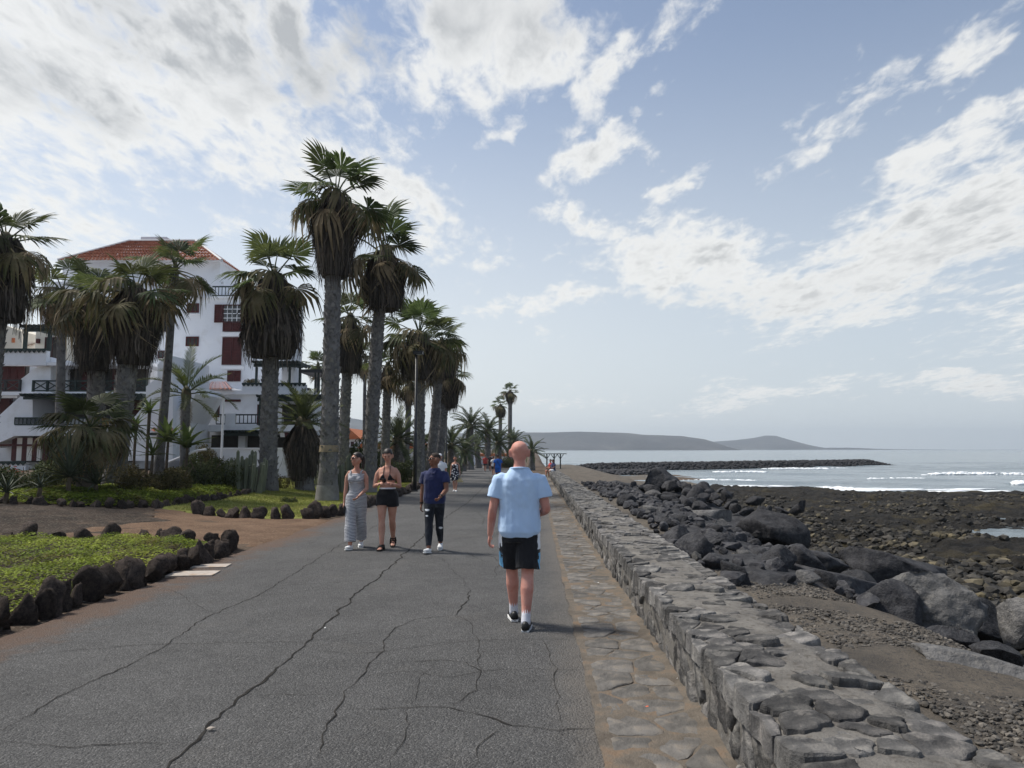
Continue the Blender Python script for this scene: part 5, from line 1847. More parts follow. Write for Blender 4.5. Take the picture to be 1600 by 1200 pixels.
def grass_blades(name, poly, n, h, mtl, label, seed):
    rs = np.random.RandomState(seed)
    xs = [p[0] for p in poly]; ys_ = [p[1] for p in poly]
    X = rs.uniform(min(xs), max(xs), n * 3); Y = rs.uniform(min(ys_), max(ys_), n * 3)
    m = inside(poly, X, Y); X, Y = X[m][:n], Y[m][:n]
    c = len(X)
    Z = ground_z(X, Y) + .045
    a = rs.uniform(0, 6.283, c); w = .007
    hh = h * rs.uniform(.5, 1.3, c)
    lx, ly = rs.normal(0, .4, c) * hh, rs.normal(0, .4, c) * hh
    V = np.stack([np.stack([X - w * np.cos(a), Y - w * np.sin(a), Z], 1), np.stack([X + w * np.cos(a), Y + w * np.sin(a), Z], 1), np.stack([X + lx, Y + ly, Z + hh], 1)], 1).reshape(-1, 3)
    o = link(name, mesh_from(name, V, np.arange(3 * c).reshape(c, 3)), mtl)
    return tag(o, label, 'grass', kind='stuff')


grass_blades('grass', LAWN, 90000, .05, M['grass'], 'short mown grass of the lawn beside the path', 7)
# bare ground: palm shade put into the dark soil colour, red-brown by the path
patch_w('bare_soil', [(-24, 13.0), (-13, 13.4), (-9.2, 14.0), (-7.3, 14.8), (-8.0, 17.0), (-10.0, 19.2), (-11.2, 18.4), (-12.6, 18.0), (-15, 18.7), (-24, 18.5)], M['dark_soil_shade'], .02, step=.4, bump=.05, seed=3)
patch_w('worn_soil', [(-9.4, 13.9), (-6.5, 13.75), (-5.3, 13.5), (-4.55, 12.6), (-4.5, 18.6), (-5.4, 18.4), (-7.2, 18.7), (-8.9, 19.5), (-9.9, 19.6), (-8.6, 17.0)], M['red_soil'], .025, step=.3, bump=.03, seed=4)


# ---- edging stones
LAVA = [boulder_mesh(300 + k, 3, 9, .16, (1, .8, 1.25)) for k in range(8)]
for me in LAVA: me.materials.append(M['lava_stone'])


def stone_border(pts, spacing, size, label, seed, jit=.08, hs=1.0):
    r = random.Random(seed)
    P = [Vector((p[0], p[1], 0)) for p in pts]
    root = empty('stone_border', (P[0].x, P[0].y, gz(P[0].x, P[0].y)), label=label, cat='stone border')
    o0 = root.location.copy()
    for a, b in zip(P[:-1], P[1:]):
        n = max(1, round((b - a).length / spacing))
        for k in range(n):
            q = a.lerp(b, (k + r.uniform(.3, .7)) / n) + Vector((r.uniform(-jit, jit), r.uniform(-jit, jit), 0))
            s_ = size * r.uniform(.75, 1.25)
            ob = link('edging_stone', r.choice(LAVA), None, root)
            ob.location = Vector((q.x, q.y, gz(q.x, q.y) + s_ * hs * .45)) - o0
            ob.scale = (s_ * r.uniform(.85, 1.15), s_, s_ * hs * r.uniform(.8, 1.25))
            ob.rotation_euler = (r.uniform(-.25, .25), r.uniform(-.25, .25), r.uniform(0, 6.28))
    return root


stone_border([(-4.84, 3.6), (-4.86, 6.0), (-4.85, 9.0), (-4.82, 12.0), (-5.1, 12.9)], .21, .165, 'upright dark lava stones edging the near ground cover bed', 1, .05, 1.0)
stone_border([(-5.4, 13.3), (-7.0, 13.7), (-8.8, 13.5), (-10.3, 13.1)], .45, .2, 'loose dark stones along the back of the near bed', 2, .1, .8)
stone_border([(-8.7, 19.4), (-7.2, 18.75), (-5.2, 18.45), (-4.72, 20), (-4.68, 25), (-4.66, 33), (-4.9, 43)], .42, .22, 'row of dark lava stones edging the lawn along the path', 3, .06, .85)
stone_border([(-14.8, 18.4), (-12.6, 17.85), (-11.1, 18.2), (-9.85, 19.8), (-9.65, 23), (-9.9, 27), (-10.3, 30.4)], .3, .15, 'dark stone edging between the lawn and the far ground cover', 4, .06, .9)

# pale cover slabs in the dust by the bed
for (px, py, w, d, lab_) in ((302, 897, .62, .38, 'pale square cover slab nearer the camera at the path edge'), (330, 885, .5, .3, 'pale dusty cover slab farther along the path edge')):
    p = gp(px, py)
    mb = MB(); mb.box(-w / 2, w / 2, -d / 2, d / 2, -.04, .014)
    tag(mb.build('cover_slab', M['concrete'], loc=(p.x, p.y, p.z), rot=(0, 0, .1)), lab_, 'cover slab', 'cover slabs by the bed')
# ------------------------------------------------------------------ buildings behind the palms
M['white_wall'] = mat('white_wall', (.72, .74, .78), (.82, .835, .86), .35, 8, .9, .15, 20, .01, c3=(.55, .54, .52), scale3=1.1, amt3=.3, spec=.2)
M['cream_wall'] = mat('cream_wall', (.6, .56, .47), (.68, .64, .55), .4, 7, .9, .15, 20, .01, spec=.2)
M['trim_white'] = mat('trim_white', (.78, .79, .82), (.85, .855, .87), .8, 6, .85, spec=.2)
M['shutter'] = mat('shutter', (.05, .009, .010), (.08, .014, .014), 3, 4, .6, spec=.3)
M['green_wood'] = mat('green_wood', (.010, .022, .02), (.022, .04, .036), 5, 4, .6, spec=.35)
M['roof_tile'] = mat('roof_tile', (.24, .075, .042), (.40, .15, .085), 3.2, 5, .85, .4, 20, .02, c3=(.5, .3, .2), scale3=5, amt3=.5, spec=.15)
M['glass'] = mat('glass', (.02, .022, .025), (.035, .04, .045), .6, 2, .12, spec=.6)
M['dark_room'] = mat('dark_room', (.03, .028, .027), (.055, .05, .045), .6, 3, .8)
M['awning_white'] = mat('awning_white', (.6, .57, .52), (.68, .65, .6), 1.5, 4, .9)
M['grey_metal'] = mat('grey_metal', (.45, .46, .48), (.52, .53, .55), 1, 3, .5, spec=.4)
M['black_metal'] = mat('black_metal', (.010, .011, .014), (.02, .021, .025), 4, 3, .45, spec=.4)
M['orange_roof'] = mat('orange_roof', (.45, .13, .05), (.55, .2, .09), 2, 4, .85)


class PxBuild:
    """pieces of a facade that faces the camera, given by photo rectangles at a distance"""
    def __init__(s, name, label, cat, px, Y, group=None):
        x = at(px, 700, Y).x
        s.Y = Y
        s.o = Vector((x, Y, gz(x, Y)))
        s.root = empty(name, s.o, label=label, cat=cat, group=group)

    def w(s, px, py, dy=0.0):
        p = at(px, py, s.Y + dy)
        return p

    def rect(s, x0, y0, x1, y1, dy=0.0):
        a, b = at(x0, (y0 + y1) / 2, s.Y + dy), at(x1, (y0 + y1) / 2, s.Y + dy)
        zt, zb = at((x0 + x1) / 2, y0, s.Y + dy).z, at((x0 + x1) / 2, y1, s.Y + dy).z
        return a.x, b.x, zb, zt

    def box(s, name, mtl, x0, y0, x1, y1, dy=0.0, thick=.3, parent=None, zb=None):
        X0, X1, z0, z1 = s.rect(x0, y0, x1, y1, dy)
        if zb is not None: z0 = zb
        mb = MB(); cx, cz = (X0 + X1) / 2, (z0 + z1) / 2
        mb.box(X0 - cx, X1 - cx, 0, thick, z0 - cz, z1 - cz)
        c = Vector((cx, s.Y + dy, cz))
        o = mb.build(name, M[mtl], parent or s.root)
        o.location = c - (s.o if parent is None else (s.o + parent.location))
        return o

    def poly(s, name, mtl, pts, dy=0.0, thick=.3):
        P = [at(p[0], p[1], s.Y + dy) for p in pts]
        c = P[0].copy()
        mb = MB(); mb.prism([(p.x - c.x, p.z - c.z) for p in P], 0, thick)
        o = mb.build(name, M[mtl], s.root)
        o.location = c - s.o
        bm = bmesh.new(); bm.from_mesh(o.data); bmesh.ops.recalc_face_normals(bm, faces=bm.faces); bm.to_mesh(o.data); bm.free()
        return o

    def window(s, x0, y0, x1, y1, dy=0.0, frame='shutter', pane='glass', cols=2, rows=2, fw=1.1, bars=None, name='window'):
        """frame, muntins and pane set into the wall"""
        X0, X1, z0, z1 = s.rect(x0, y0, x1, y1, dy)
        cx, cz = (X0 + X1) / 2, (z0 + z1) / 2
        W, H = (X1 - X0) / 2, (z1 - z0) / 2
        f = fw / F * s.Y
        mb = MB()
        mb.box(-W, W, -.05, .03, H - f, H); mb.box(-W, W, -.05, .03, -H, -H + f)
        mb.box(-W, -W + f, -.05, .03, -H + f, H - f); mb.box(W - f, W, -.05, .03, -H + f, H - f)
        o = mb.build(name, M[frame], s.root)
        o.location = Vector((cx, s.Y + dy, cz)) - s.o
        mb = MB(); mb.box(-W + f * .9, W - f * .9, .0, .02, -H + f * .9, H - f * .9)
        mb.build('pane', M[pane], o, loc=(0, 0.004, 0))
        bm_ = bars or frame
        for k in range(1, cols):
            x = -W + 2 * W * k / cols
            mb = MB(); mb.box(-f * .3, f * .3, -.03, .0, -H + f, H - f); mb.build('muntin', M[bm_], o, loc=(x, 0, 0))
        for k in range(1, rows):
            z = -H + 2 * H * k / rows
            mb = MB(); mb.box(-W + f, W - f, -.026, .0, -f * .3, f * .3); mb.build('muntin', M[bm_], o, loc=(0, 0, z))
        return o

    def shutter(s, x0, y0, x1, y1, dy=0.0, leaves=2, name='shutter', slats=True):
        X0, X1, z0, z1 = s.rect(x0, y0, x1, y1, dy)
        w = (X1 - X0) / leaves
        for k in range(leaves):
            mb = MB(); H = (z1 - z0) / 2; W = w / 2 - .015
            mb.box(-W, -W + .07, -.06, 0, -H, H); mb.box(W - .07, W, -.06, 0, -H, H)
            mb.box(-W + .07, W - .07, -.06, 0, H - .08, H); mb.box(-W + .07, W - .07, -.06, 0, -H, -H + .08)
            mb.box(-W + .07, W - .07, -.06, 0, -.05, .05)
            mb.box(-W + .07, W - .07, -.02, -.005, -H + .08, H - .08)
            n = int(2 * H / .14)
            if slats:
                for q in range(n):
                    z = -H + .12 + (2 * H - .24) * q / max(1, n - 1)
                    mb.box(-W + .07, W - .07, -.045, -.02, z - .03, z + .012)
            o = mb.build(name, M['shutter'], s.root)
            o.location = Vector((X0 + w * (k + .5), s.Y + dy, (z0 + z1) / 2)) - s.o

    def railing(s, x0, y0, x1, y1, dy=0.0, kind='bars', mtl='green_wood', pitch=.24):
        X0, X1, z0, z1 = s.rect(x0, y0, x1, y1, dy)
        H = z1 - z0; W = X1 - X0
        mb = MB(); t = .05
        mb.box(-W / 2, W / 2, -t, t, H - .09, H)
        o = mb.build('railing', M[mtl], s.root)
        o.location = Vector(((X0 + X1) / 2, s.Y + dy, z0)) - s.o
        mb = MB(); mb.box(-W / 2, W / 2, -t * .8, t * .8, .03, .1); mb.build('bottom_rail', M[mtl], o)
        if kind == 'bars':
            n = max(2, int(W / pitch))
            me = None
            for k in range(n + 1):
                if me is None:
                    m2 = MB(); m2.box(-.022, .022, -.022, .022, .1, H - .09); me = m2.mesh('baluster'); me.materials.append(M[mtl])
                link('baluster', me, None, o, loc=(-W / 2 + W * k / n, 0, 0))
        else:
            n = max(1, int(W / (H * 1.15)))
            for k in range(n):
                a, b = -W / 2 + W * k / n, -W / 2 + W * (k + 1) / n
                m2 = MB(); m2.bar((a, .0, .1), (b, .0, H - .09), .05); m2.build('brace', M[mtl], o)
                m2 = MB(); m2.bar((a, .055, H - .09), (b, .055, .1), .05); m2.build('brace', M[mtl], o)
            for k in range(n + 1):
                x = -W / 2 + W * k / n
                m2 = MB(); m2.box(x - .05, x + .05, -.062, .082, 0, H - .005); m2.build('baluster_post', M[mtl], o)
        return o

    def pergola(s, x0, y0, x1, y1, dy0, dy1, n, mtl='green_wood', tail=.5):
        """rafters running towards the viewer over a front beam"""
        X0, X1, z0, z1 = s.rect(x0, y0, x1, y1, dy0)
        h = z1 - z0
        mb = MB(); mb.box(-(X1 - X0) / 2, (X1 - X0) / 2, 0, .14, -h * .55, 0)
        o = mb.build('pergola_beam', M[mtl], s.root)
        o.location = Vector(((X0 + X1) / 2, s.Y + dy0, z0 + h * .55)) - s.o
        m2 = MB(); m2.prism([(0, 0), (0, .0), (0, 0)], 0, 1) if False else None
        rb_ = MB(); L_ = dy1 - dy0
        w_ = .06
        prof = [(-tail, .02), (-tail + .18, -.12), (L_, -.12), (L_, .05), (-tail, .05)]
        v = [(-w_, p[0], p[1]) for p in prof] + [(w_, p[0], p[1]) for p in prof]; m_ = len(prof)
        rb_.add(v, [tuple(range(m_)), tuple(reversed(range(m_, 2 * m_)))] + [((i + 1) % m_, i, m_ + i, m_ + (i + 1) % m_) for i in range(m_)])
        me = rb_.mesh('rafter'); me.materials.append(M[mtl])
        for k in range(n):
            link('rafter', me, None, o, loc=(-(X1 - X0) / 2 + (X1 - X0) * (k + .5) / n, 0, .125))
        return o

    def zigzag(s, x0, y0, x1, y1, dy):
        X0, X1, z0, z1 = s.rect(x0, y0, x1, y1, dy)
        h = z1 - z0
        mb = MB(); mb.box(-(X1 - X0) / 2, (X1 - X0) / 2, -.03, .05, h * .45, h)
        n = int((X1 - X0) / .28)
        for k in range(n):
            a = -(X1 - X0) / 2 + (X1 - X0) * k / n; b = -(X1 - X0) / 2 + (X1 - X0) * (k + 1) / n
            mb.prism([(a, h * .45), ((a + b) / 2, -h * .3), (b, h * .45)], -.028, .0)
        o = mb.build('zigzag_trim', M['green_wood'], s.root)
        o.location = Vector(((X0 + X1) / 2, s.Y + dy, z0)) - s.o
        return o


def tiled_slope(mb, a, b, c, d, pitch=.3, amp=.09):
    """corrugated tile surface on quad a-b (eave) to d-c (ridge), rows of overlapping tiles"""
    a, b, c, d = map(Vector, (a, b, c, d))
    n = max(3, int((b - a).length / pitch))
    rows = max(2, int(((d - a).length + (c - b).length) / 2 / .38))
    nrm = (b - a).cross(d - a).normalized()
    V, Fq = [], []
    sub = 4
    for j in range(rows):
        for e in (0, 1):
            t = (j + e) / rows
            L0, R0 = a.lerp(d, t), b.lerp(c, t)
            lift = .06 if e == 0 else 0.0
            width = (R0 - L0).length
            for i in range(n * sub + 1):
                u = i / (n * sub)
                # keep the tile rows parallel to the slope
                p = L0.lerp(R0, u)
                V.append(p + nrm * (lift + amp * abs(math.sin(math.pi * u * n))))
    W = n * sub + 1
    for j in range(rows):
        for i in range(n * sub):
            o = (2 * j) * W
            Fq.append((o + i, o + i + 1, o + W + i + 1, o + W + i))
    mb.add(V, Fq)


# --- main tower
T = PxBuild('apartment_building', 'white apartment block with red shutters and a hipped tile roof', 'building', 300, 52)
gzb = T.o.z - .5
T.box('wall', 'white_wall', 232, 463, 452, 700, 0, 3, zb=gzb)
T.box('wall', 'white_wall', 232, 464, 420, 700, 2.9, 6, zb=gzb)
T.box('wall', 'white_wall', 60, 440, 232, 700, 1.2, 8, zb=gzb)
T.box('penthouse_wall', 'white_wall', 97, 405, 343, 470, 2.6, 3.9)
T.box('penthouse_wall', 'trim_white', 95, 403, 345, 407, 2.3, 4.4)
# roof
E = lambda px, py, dy: at(px, py, T.Y + dy)
el_, er_ = E(90, 404, 2.0), E(346, 411, 2.0)
ez = (el_.z + er_.z) / 2
el_.z = er_.z = ez
r1_, r2_ = E(204, 376, 4.6), E(306, 379, 4.6)
rz_ = (r1_.z + r2_.z) / 2; r1_.z = r2_.z = rz_
bl_, br_ = el_ + Vector((0, 5.0, 0)), er_ + Vector((0, 5.0, 0))
roof_mb = MB()
tiled_slope(roof_mb, el_ - T.o, er_ - T.o, r2_ - T.o, r1_ - T.o)
tiled_slope(roof_mb, er_ - T.o, br_ - T.o, r2_ - T.o, r2_ - T.o + Vector((0, .01, 0)))
tiled_slope(roof_mb, bl_ - T.o, el_ - T.o, r1_ - T.o, r1_ - T.o + Vector((0, .01, 0)))
tiled_slope(roof_mb, br_ - T.o, bl_ - T.o, r1_ - T.o + Vector((0, .01, 0)), r2_ - T.o + Vector((0, .01, 0)))
roof_o = roof_mb.build('roof', M['roof_tile'], T.root)
for a, b in ((el_, r1_), (er_, r2_), (r1_, r2_)):
    m2 = MB(); m2.tube([a - T.o + Vector((0, 0, .05)), b - T.o + Vector((0, 0, .08))], .13, 8)
    m2.build('ridge_cap', M['grey_metal'], roof_o)
ch = T.box('chimney', 'trim_white', 222, 372, 258, 396, 5.5, 1.6)
T.box('chimney_cap', 'white_wall', 220, 370, 260, 374, 5.3, 2.0)
T.railing(277, 447, 303, 463, .15)
T.railing(331, 447, 400, 463, .15)
T.box('pillar', 'white_wall', 303, 446, 331, 466, .05, .5)
T.box('ledge', 'trim_white', 228, 463, 454, 466, -.12, .4)
T.window(292, 474, 311, 488.5, -.02, rows=1, pane='dark_room', fw=2.4)
T.window(290.5, 526, 310.5, 541, -.02, rows=1, cols=3, pane='dark_room', fw=2.0)
T.window(348, 476, 378, 504, -.03, cols=4, rows=4, bars='trim_white', fw=1.6)
T.shutter(335, 476, 347.6, 504, -.04, 1)
T.shutter(378.4, 476, 391, 504, -.04, 1)
T.shutter(348, 504.5, 378, 518, -.08, 2, 'sill_panel')
T.box('ledge', 'trim_white', 345, 519, 381, 525.5, -.1, .3)
T.shutter(347, 527, 378, 570, -.04, 2)
T.box('ledge', 'trim_white', 345, 571.5, 381, 577, -.1, .3)
T.shutter(355, 579, 376.5, 596, -.04, 2)
T.window(246, 500, 262, 518, -.02, rows=1)
T.window(247, 548, 262, 560, -.02, rows=1)
T.window(425, 480, 445, 505, -.02)
T.window(425, 530, 445, 556, -.02)
T.window(72, 478, 96, 512, 1.15, cols=2, rows=2)
T.window(180, 440, 200, 460, 1.15)
T.window(110, 480, 140, 512, 1.15)
for (a, b, c, d) in ((310, 489, 0, 0),):
    T.box('drain_stain', 'trim_white', 296, 490, 312, 491.5, -.1, .12)
# wall lamp
T.box('wall_lamp', 'grey_metal', 345, 440, 347.5, 443, 2.4, .2)

# --- lower wing with balconies
B = PxBuild('balcony_house', 'lower white wing with dark green pergolas and balcony railings', 'building', 400, 46)
bzb = B.o.z - .5
B.box('wall', 'white_wall', 300, 616, 492, 704, 1.2, 5, zb=bzb)
B.box('ledge', 'trim_white', 298, 610, 482, 616, .9, 5.2)
B.box('parapet', 'white_wall', 378, 601, 478, 610, .9, .3)
B.zigzag(378, 598, 478, 602.5, .86)
me_ = MB()
tiled_slope(me_, B.w(322, 610, .6) - B.o, B.w(366, 610, .6) - B.o, B.w(354, 598, 2.6) - B.o, B.w(330, 598, 2.6) - B.o)
me_.build('porch_roof', M['roof_tile'], B.root)
B.box('porch_wall', 'white_wall', 326, 606, 362, 611, 1.0, 3.5)
B.window(304, 625, 343, 652, 1.15, cols=3, rows=1, pane='dark_room')
B.box('awning_case', 'shutter', 350, 624, 374.5, 627.5, 1.0, .2)
B.window(402, 632, 430, 664, 1.15, cols=2, rows=1, pane='dark_room', name='balcony_door')
B.window(441, 632, 470, 664, 1.15, cols=2, rows=1, pane='dark_room', name='balcony_door')
# balcony slab and its front
B.box('balcony_front', 'white_wall', 318, 664, 500, 674, -.6, 1.8)
B.box('balcony_pier', 'white_wall', 352, 646, 367, 665, -.55, .35)
B.box('balcony_pier', 'white_wall', 413, 650, 440, 665, -.55, .35)
B.railing(338, 647, 352, 664, -.4)
B.railing(368, 647, 412, 663, -.4)
B.railing(441, 652, 496, 664, -.4)
B.pergola(350, 673, 412, 681, -.9, 1.2, 12)
B.pergola(402, 617, 506, 627, -.8, 1.2, 16)
for px in (406, 504): B.box('pergola_post', 'green_wood', px - 1.6, 624, px + 1.6, 665, -.7, .16)
# roof terrace shelter
for px in (400, 412, 452, 468): B.box('pergola_post', 'green_wood', px - 1.5, 570, px + 1.5, 603, 1.4, .16)
B.pergola(396, 565, 470, 573, 1.0, 3.6, 12)
B.box('terrace_room', 'white_wall', 440, 574, 458, 602, 3.0, 2.0)
B.box('awning_roof', 'black_metal', 468, 577, 506, 582, 1.2, 3.0)
for px in (492, 497, 503): B.box('pergola_post', 'green_wood', px - 1.0, 581, px + 1.0, 618, 1.4, .1)
for px in (478,): B.box('terrace_chair', 'black_metal', px - 3, 606, px + 5, 613, 1.5, .5)
B.box('ground_floor_wall', 'dark_room', 330, 680, 500, 712, .8, .3)
B.box('ground_floor_column', 'white_wall', 372, 680, 383, 712, .3, .4)
B.box('ground_floor_column', 'white_wall', 470, 680, 495, 714, .3, .4)
# striped awning
for k in range(8):
    x0 = 437 + 7.2 * k
    B.poly('awning_stripe', 'awning_white' if k % 2 == 0 else 'shutter', [(x0, 676), (x0 + 7.2, 676), (x0 + 8.2, 683), (x0 + 1, 683)], -.7, .06)
B.window(447, 683, 468, 716, .7, pane='dark_room', name='ground_floor_door', rows=1)
# shrubs on the parapet
shrub(392, 600, 47.6, 22, 12, 'shrub_olive', 'small planter shrub on the roof terrace parapet', 30, True).location.z = B.w(392, 600, 1.6).z

# --- low garden wall in front
gw = PxBuild('garden_wall', 'low plain white garden wall behind the candle cactus', 'wall', 400, 38)
gw.root['kind'] = 'thing'
gw.box('wall_face', 'white_wall', 318, 701, 492, 722, 0, .3, zb=gw.o.z - .4)
gw.box('wall_coping', 'trim_white', 316, 699.5, 494, 702, -.05, .42)

# white steps/handrail by the hedge
hr = PxBuild('handrail', 'white slanting handrail above the hedge of shrubs', 'handrail', 280, 33)
m2 = MB()
P_ = [hr.w(263, 722) - hr.o, hr.w(288, 712) - hr.o, hr.w(308, 704) - hr.o, hr.w(322, 702) - hr.o]
m2.tube(P_, .06, 6); m2.build('rail', M['trim_white'], hr.root)
for q in P_[::2]:
    m2 = MB(); m2.tube([q, Vector((q.x, q.y, -.1))], .04, 6); m2.build('rail_post', M['trim_white'], hr.root)

# --- terraced flats on the left
A = PxBuild('terraced_flats', 'stepped white terraced flats with sloping stair walls and crossed railings', 'building', 120, 42)
azb = A.o.z - .5
A.box('wall', 'white_wall', -60, 570, 232, 706, 3.0, 6, zb=azb)
A.box('parapet', 'white_wall', -60, 548, 72, 571, .6, .35)
A.zigzag(-60, 544.5, 72, 550, .55)
A.box('upper_wall', 'cream_wall', 55, 517, 96, 560, 4.5, 3)
A.pergola(36, 509, 100, 518, 1.0, 4.4, 9)
for px in (38, 76): A.box('pergola_post', 'green_wood', px - 2, 514, px + 2, 548, 1.1, .2)
A.box('wall_lantern', 'shutter', 56, 529, 60, 536, 4.3, .2)
A.window(70, 527, 94, 560, 4.4, rows=1, pane='dark_room')
A.box('floor_slab', 'trim_white', 70, 566, 235, 571, .7, 3.0)
# middle storey: dark recess with red doors, crossed railing
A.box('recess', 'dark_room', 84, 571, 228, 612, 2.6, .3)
for (x0, x1) in ((78, 98), (128, 150), (176, 200)): A.shutter(x0, 573, x1, 610, 2.5, 2, 'door', slats=False)
A.box('pillar', 'white_wall', 100, 571, 106, 612, 2.4, .3)
A.box('pillar', 'white_wall', 66, 571, 78, 612, 2.4, .3)
A.railing(52, 594, 228, 612, .8, 'cross')
A.box('floor_slab', 'trim_white', 34, 612, 232, 618, .6, 3.0)
A.pergola(36, 617, 230, 624, -.2, 2.4, 26)
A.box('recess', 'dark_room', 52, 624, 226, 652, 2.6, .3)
for (x0, x1) in ((52, 70), (198, 222)): A.shutter(x0, 626, x1, 655, 2.4, 2, 'door', slats=False)
A.box('pillar', 'white_wall', 44, 624, 51, 660, 2.3, .3)
A.box('pillar', 'white_wall', 190, 624, 197, 660, 2.3, .3)
A.box('pergola_post', 'green_wood', 222, 622, 227, 640, -.1, .2)
A.railing(23, 652, 205, 665, .3)
A.box('balcony_front', 'white_wall', 20, 665, 205, 681, .2, 2.6)
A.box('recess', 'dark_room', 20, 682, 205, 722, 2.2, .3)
# striped blind on the ground floor
for k in range(7):
    A.box('blind_stripe', 'awning_white' if k % 2 else 'shutter', 18 + 8 * k, 684, 26 + 8 * k, 720, .9, .08)
A.box('blind_rail', 'shutter', -60, 694, 62, 697, .7, .12)
A.box('parapet', 'white_wall', -60, 724, 40, 735, -.6, .3)
A.zigzag(-60, 720.5, 40, 726, -.65)
# left bay
A.box('recess', 'dark_room', -60, 571, 40, 614, 2.0, .3)
A.shutter(1, 573, 38, 612, 1.9, 3, 'door', slats=False)
A.box('lintel', 'shutter', -60, 569, 60, 572, 1.6, .2)
A.railing(-60, 593, 31, 612, .9, 'cross', 'black_metal')
A.box('floor_slab', 'trim_white', -60, 612, 33, 617, .7, 2.2)
A.box('recess', 'shutter', -60, 620, 14, 660, 2.0, .3)
# awning scallops
A.box('awning_white_band', 'awning_white', -60, 618, 26, 622, .6, .1)
# sloping party walls, each a stepped wedge that comes forward
A.poly('stair_wall', 'white_wall', [(79, 558), (79, 614), (33, 619), (33, 592)], 1.0, 2.2)
A.poly('stair_wall', 'white_wall', [(34, 617), (51, 617), (51, 653), (23, 653), (23, 681), (0, 691), (-40, 700), (-40, 678), (0, 648)], .45, 2.4)
A.poly('stair_wall', 'white_wall', [(270, 556), (270, 720), (196, 720), (196, 700), (208, 680), (208, 654), (228, 630), (228, 604), (246, 590), (246, 570), (258, 556)], -1.0, 5.0)
A.poly('stair_wall', 'white_wall', [(300, 604), (306, 615), (280, 660), (276, 700), (262, 700), (262, 664)], -.6, 4.0)
# red tiled porch beside the stair wall
me_ = MB()
tiled_slope(me_, A.w(233, 676, -1.6) - A.o, A.w(274, 676, -1.6) - A.o, A.w(266, 660, .2) - A.o, A.w(246, 660, .2) - A.o)
me_.build('porch_roof', M['roof_tile'], A.root)
A.box('porch_beam', 'green_wood', 230, 676, 276, 680, -1.5, .2)
A.box('porch_recess', 'dark_room', 238, 680, 268, 712, -.9, .2)

# cream house at the edge
Cq = PxBuild('cream_house', 'cream house wall behind the dark pergola at the picture edge', 'building', 10, 56)
Cq.poly('wall', 'cream_wall', [(-60, 500), (8, 508), (34, 518), (34, 600), (-60, 600)], 0, 6)
Cq.box('wall_lantern', 'orange_roof', 18, 528, 22, 535, -.1, .1)
me_ = MB()
tiled_slope(me_, Cq.w(38, 541, .5) - Cq.o, Cq.w(56, 541, .5) - Cq.o, Cq.w(56, 536, 2) - Cq.o, Cq.w(44, 536, 2) - Cq.o)
me_.build('porch_roof', M['roof_tile'], Cq.root)

# --- small houses further down
S1 = PxBuild('small_house', 'small white house with an orange tiled roof seen between the palms', 'house', 550, 90)
S1.box('wall', 'white_wall', 528, 685, 560, 712, 0, 8, zb=-1.3)
S1.poly('roof', 'orange_roof', [(522, 686), (564, 686), (545, 669), (530, 668)], -.4, 9)
S1.window(548, 690, 553, 697, -.03)
S2 = PxBuild('white_shelter', 'far white house front with dark openings at the end of the path', 'house', 720, 120)
S2.box('wall', 'white_wall', 700, 706, 742, 735, 0, 5, zb=-2)
S2.box('opening', 'dark_room', 705, 714, 716, 732, -.05, .1)
S2.box('opening', 'dark_room', 722, 714, 736, 730, -.05, .1)
S2.box('roof', 'trim_white', 698, 703, 744, 707, -.3, 6)
S3 = PxBuild('far_house', 'far white house half hidden by the squat palms', 'house', 790, 125)
S3.box('wall', 'white_wall', 752, 712, 800, 732, 0, 5, zb=-2)
S3.box('roof', 'orange_roof', 750, 709, 802, 713, -.3, 6)
S3.window(760, 718, 768, 724, -.05)
S4 = PxBuild('long_house', 'long white house behind the lawn with a pinkish roof', 'house', 620, 70)
S4.box('wall', 'white_wall', 560, 700, 660, 725, 0, 6, zb=-1.3)
S4.poly('roof', 'orange_roof', [(556, 701), (664, 701), (655, 692), (566, 692)], -.4, 7)
S4.window(585, 706, 595, 716, -.04)
S4.window(618, 706, 628, 716, -.04)

# --- street lamps
def street_lamp(px, pyb, pyt, label, w=.075):
    b = gp(px, pyb)
    H = at(px, pyt, b.y).z - b.z
    root = empty('street_lamp', b, label=label, cat='street lamp', group='black street lamps along the path')
    mb = MB(); mb.tube([(0, 0, -.05), (0, 0, H * .42), (0, 0, H * .42 + .03), (0, 0, H)], [w * 1.25, w * 1.15, w * .85, w * .7], 12)
    mb.build('post', M['black_metal'], root, smooth=True)
    mb = MB(); mb.tube([(0, 0, -.05), (0, 0, .06)], [w * 2.2, w * 2.0], 12); mb.build('base', M['black_metal'], root)
    mb = MB(); mb.box(-.14, .30, -.17, .17, H - .03, H + .10)
    mb.box(-.16, .32, -.19, .19, H + .10, H + .13)
    hd = mb.build('lamp_head', M['black_metal'], root)
    mb = MB(); mb.box(.0, .24, -.12, .12, H - .045, H - .028); mb.build('lens', M['grey_metal'], hd)
    mb = MB(); mb.tube([(0, 0, H + .13), (0, 0, H + .26)], .012, 6); mb.build('sensor', M['black_metal'], root)


street_lamp(648, 768, 553, 'black street lamp at the lawn edge, nearer of the two')
street_lamp(697, 741, 641, 'second black street lamp, farther down the path', .07)
# thin white lamp post by the flats
p = at(346.5, 701, 37)
root = empty('garden_lamp', (p.x, 37, gz(p.x, 37)), label='thin white garden lamp post before the lower wing', cat='street lamp')
H = at(346, 622, 37).z - gz(p.x, 37)
mb = MB(); mb.tube([(0, 0, -.05), (0, 0, H)], .065, 8); mb.build('post', M['trim_white'], root)
mb = MB(); mb.box(-.28, .1, -.1, .1, H - .02, H + .06); mb.build('lamp_head', M['trim_white'], root)
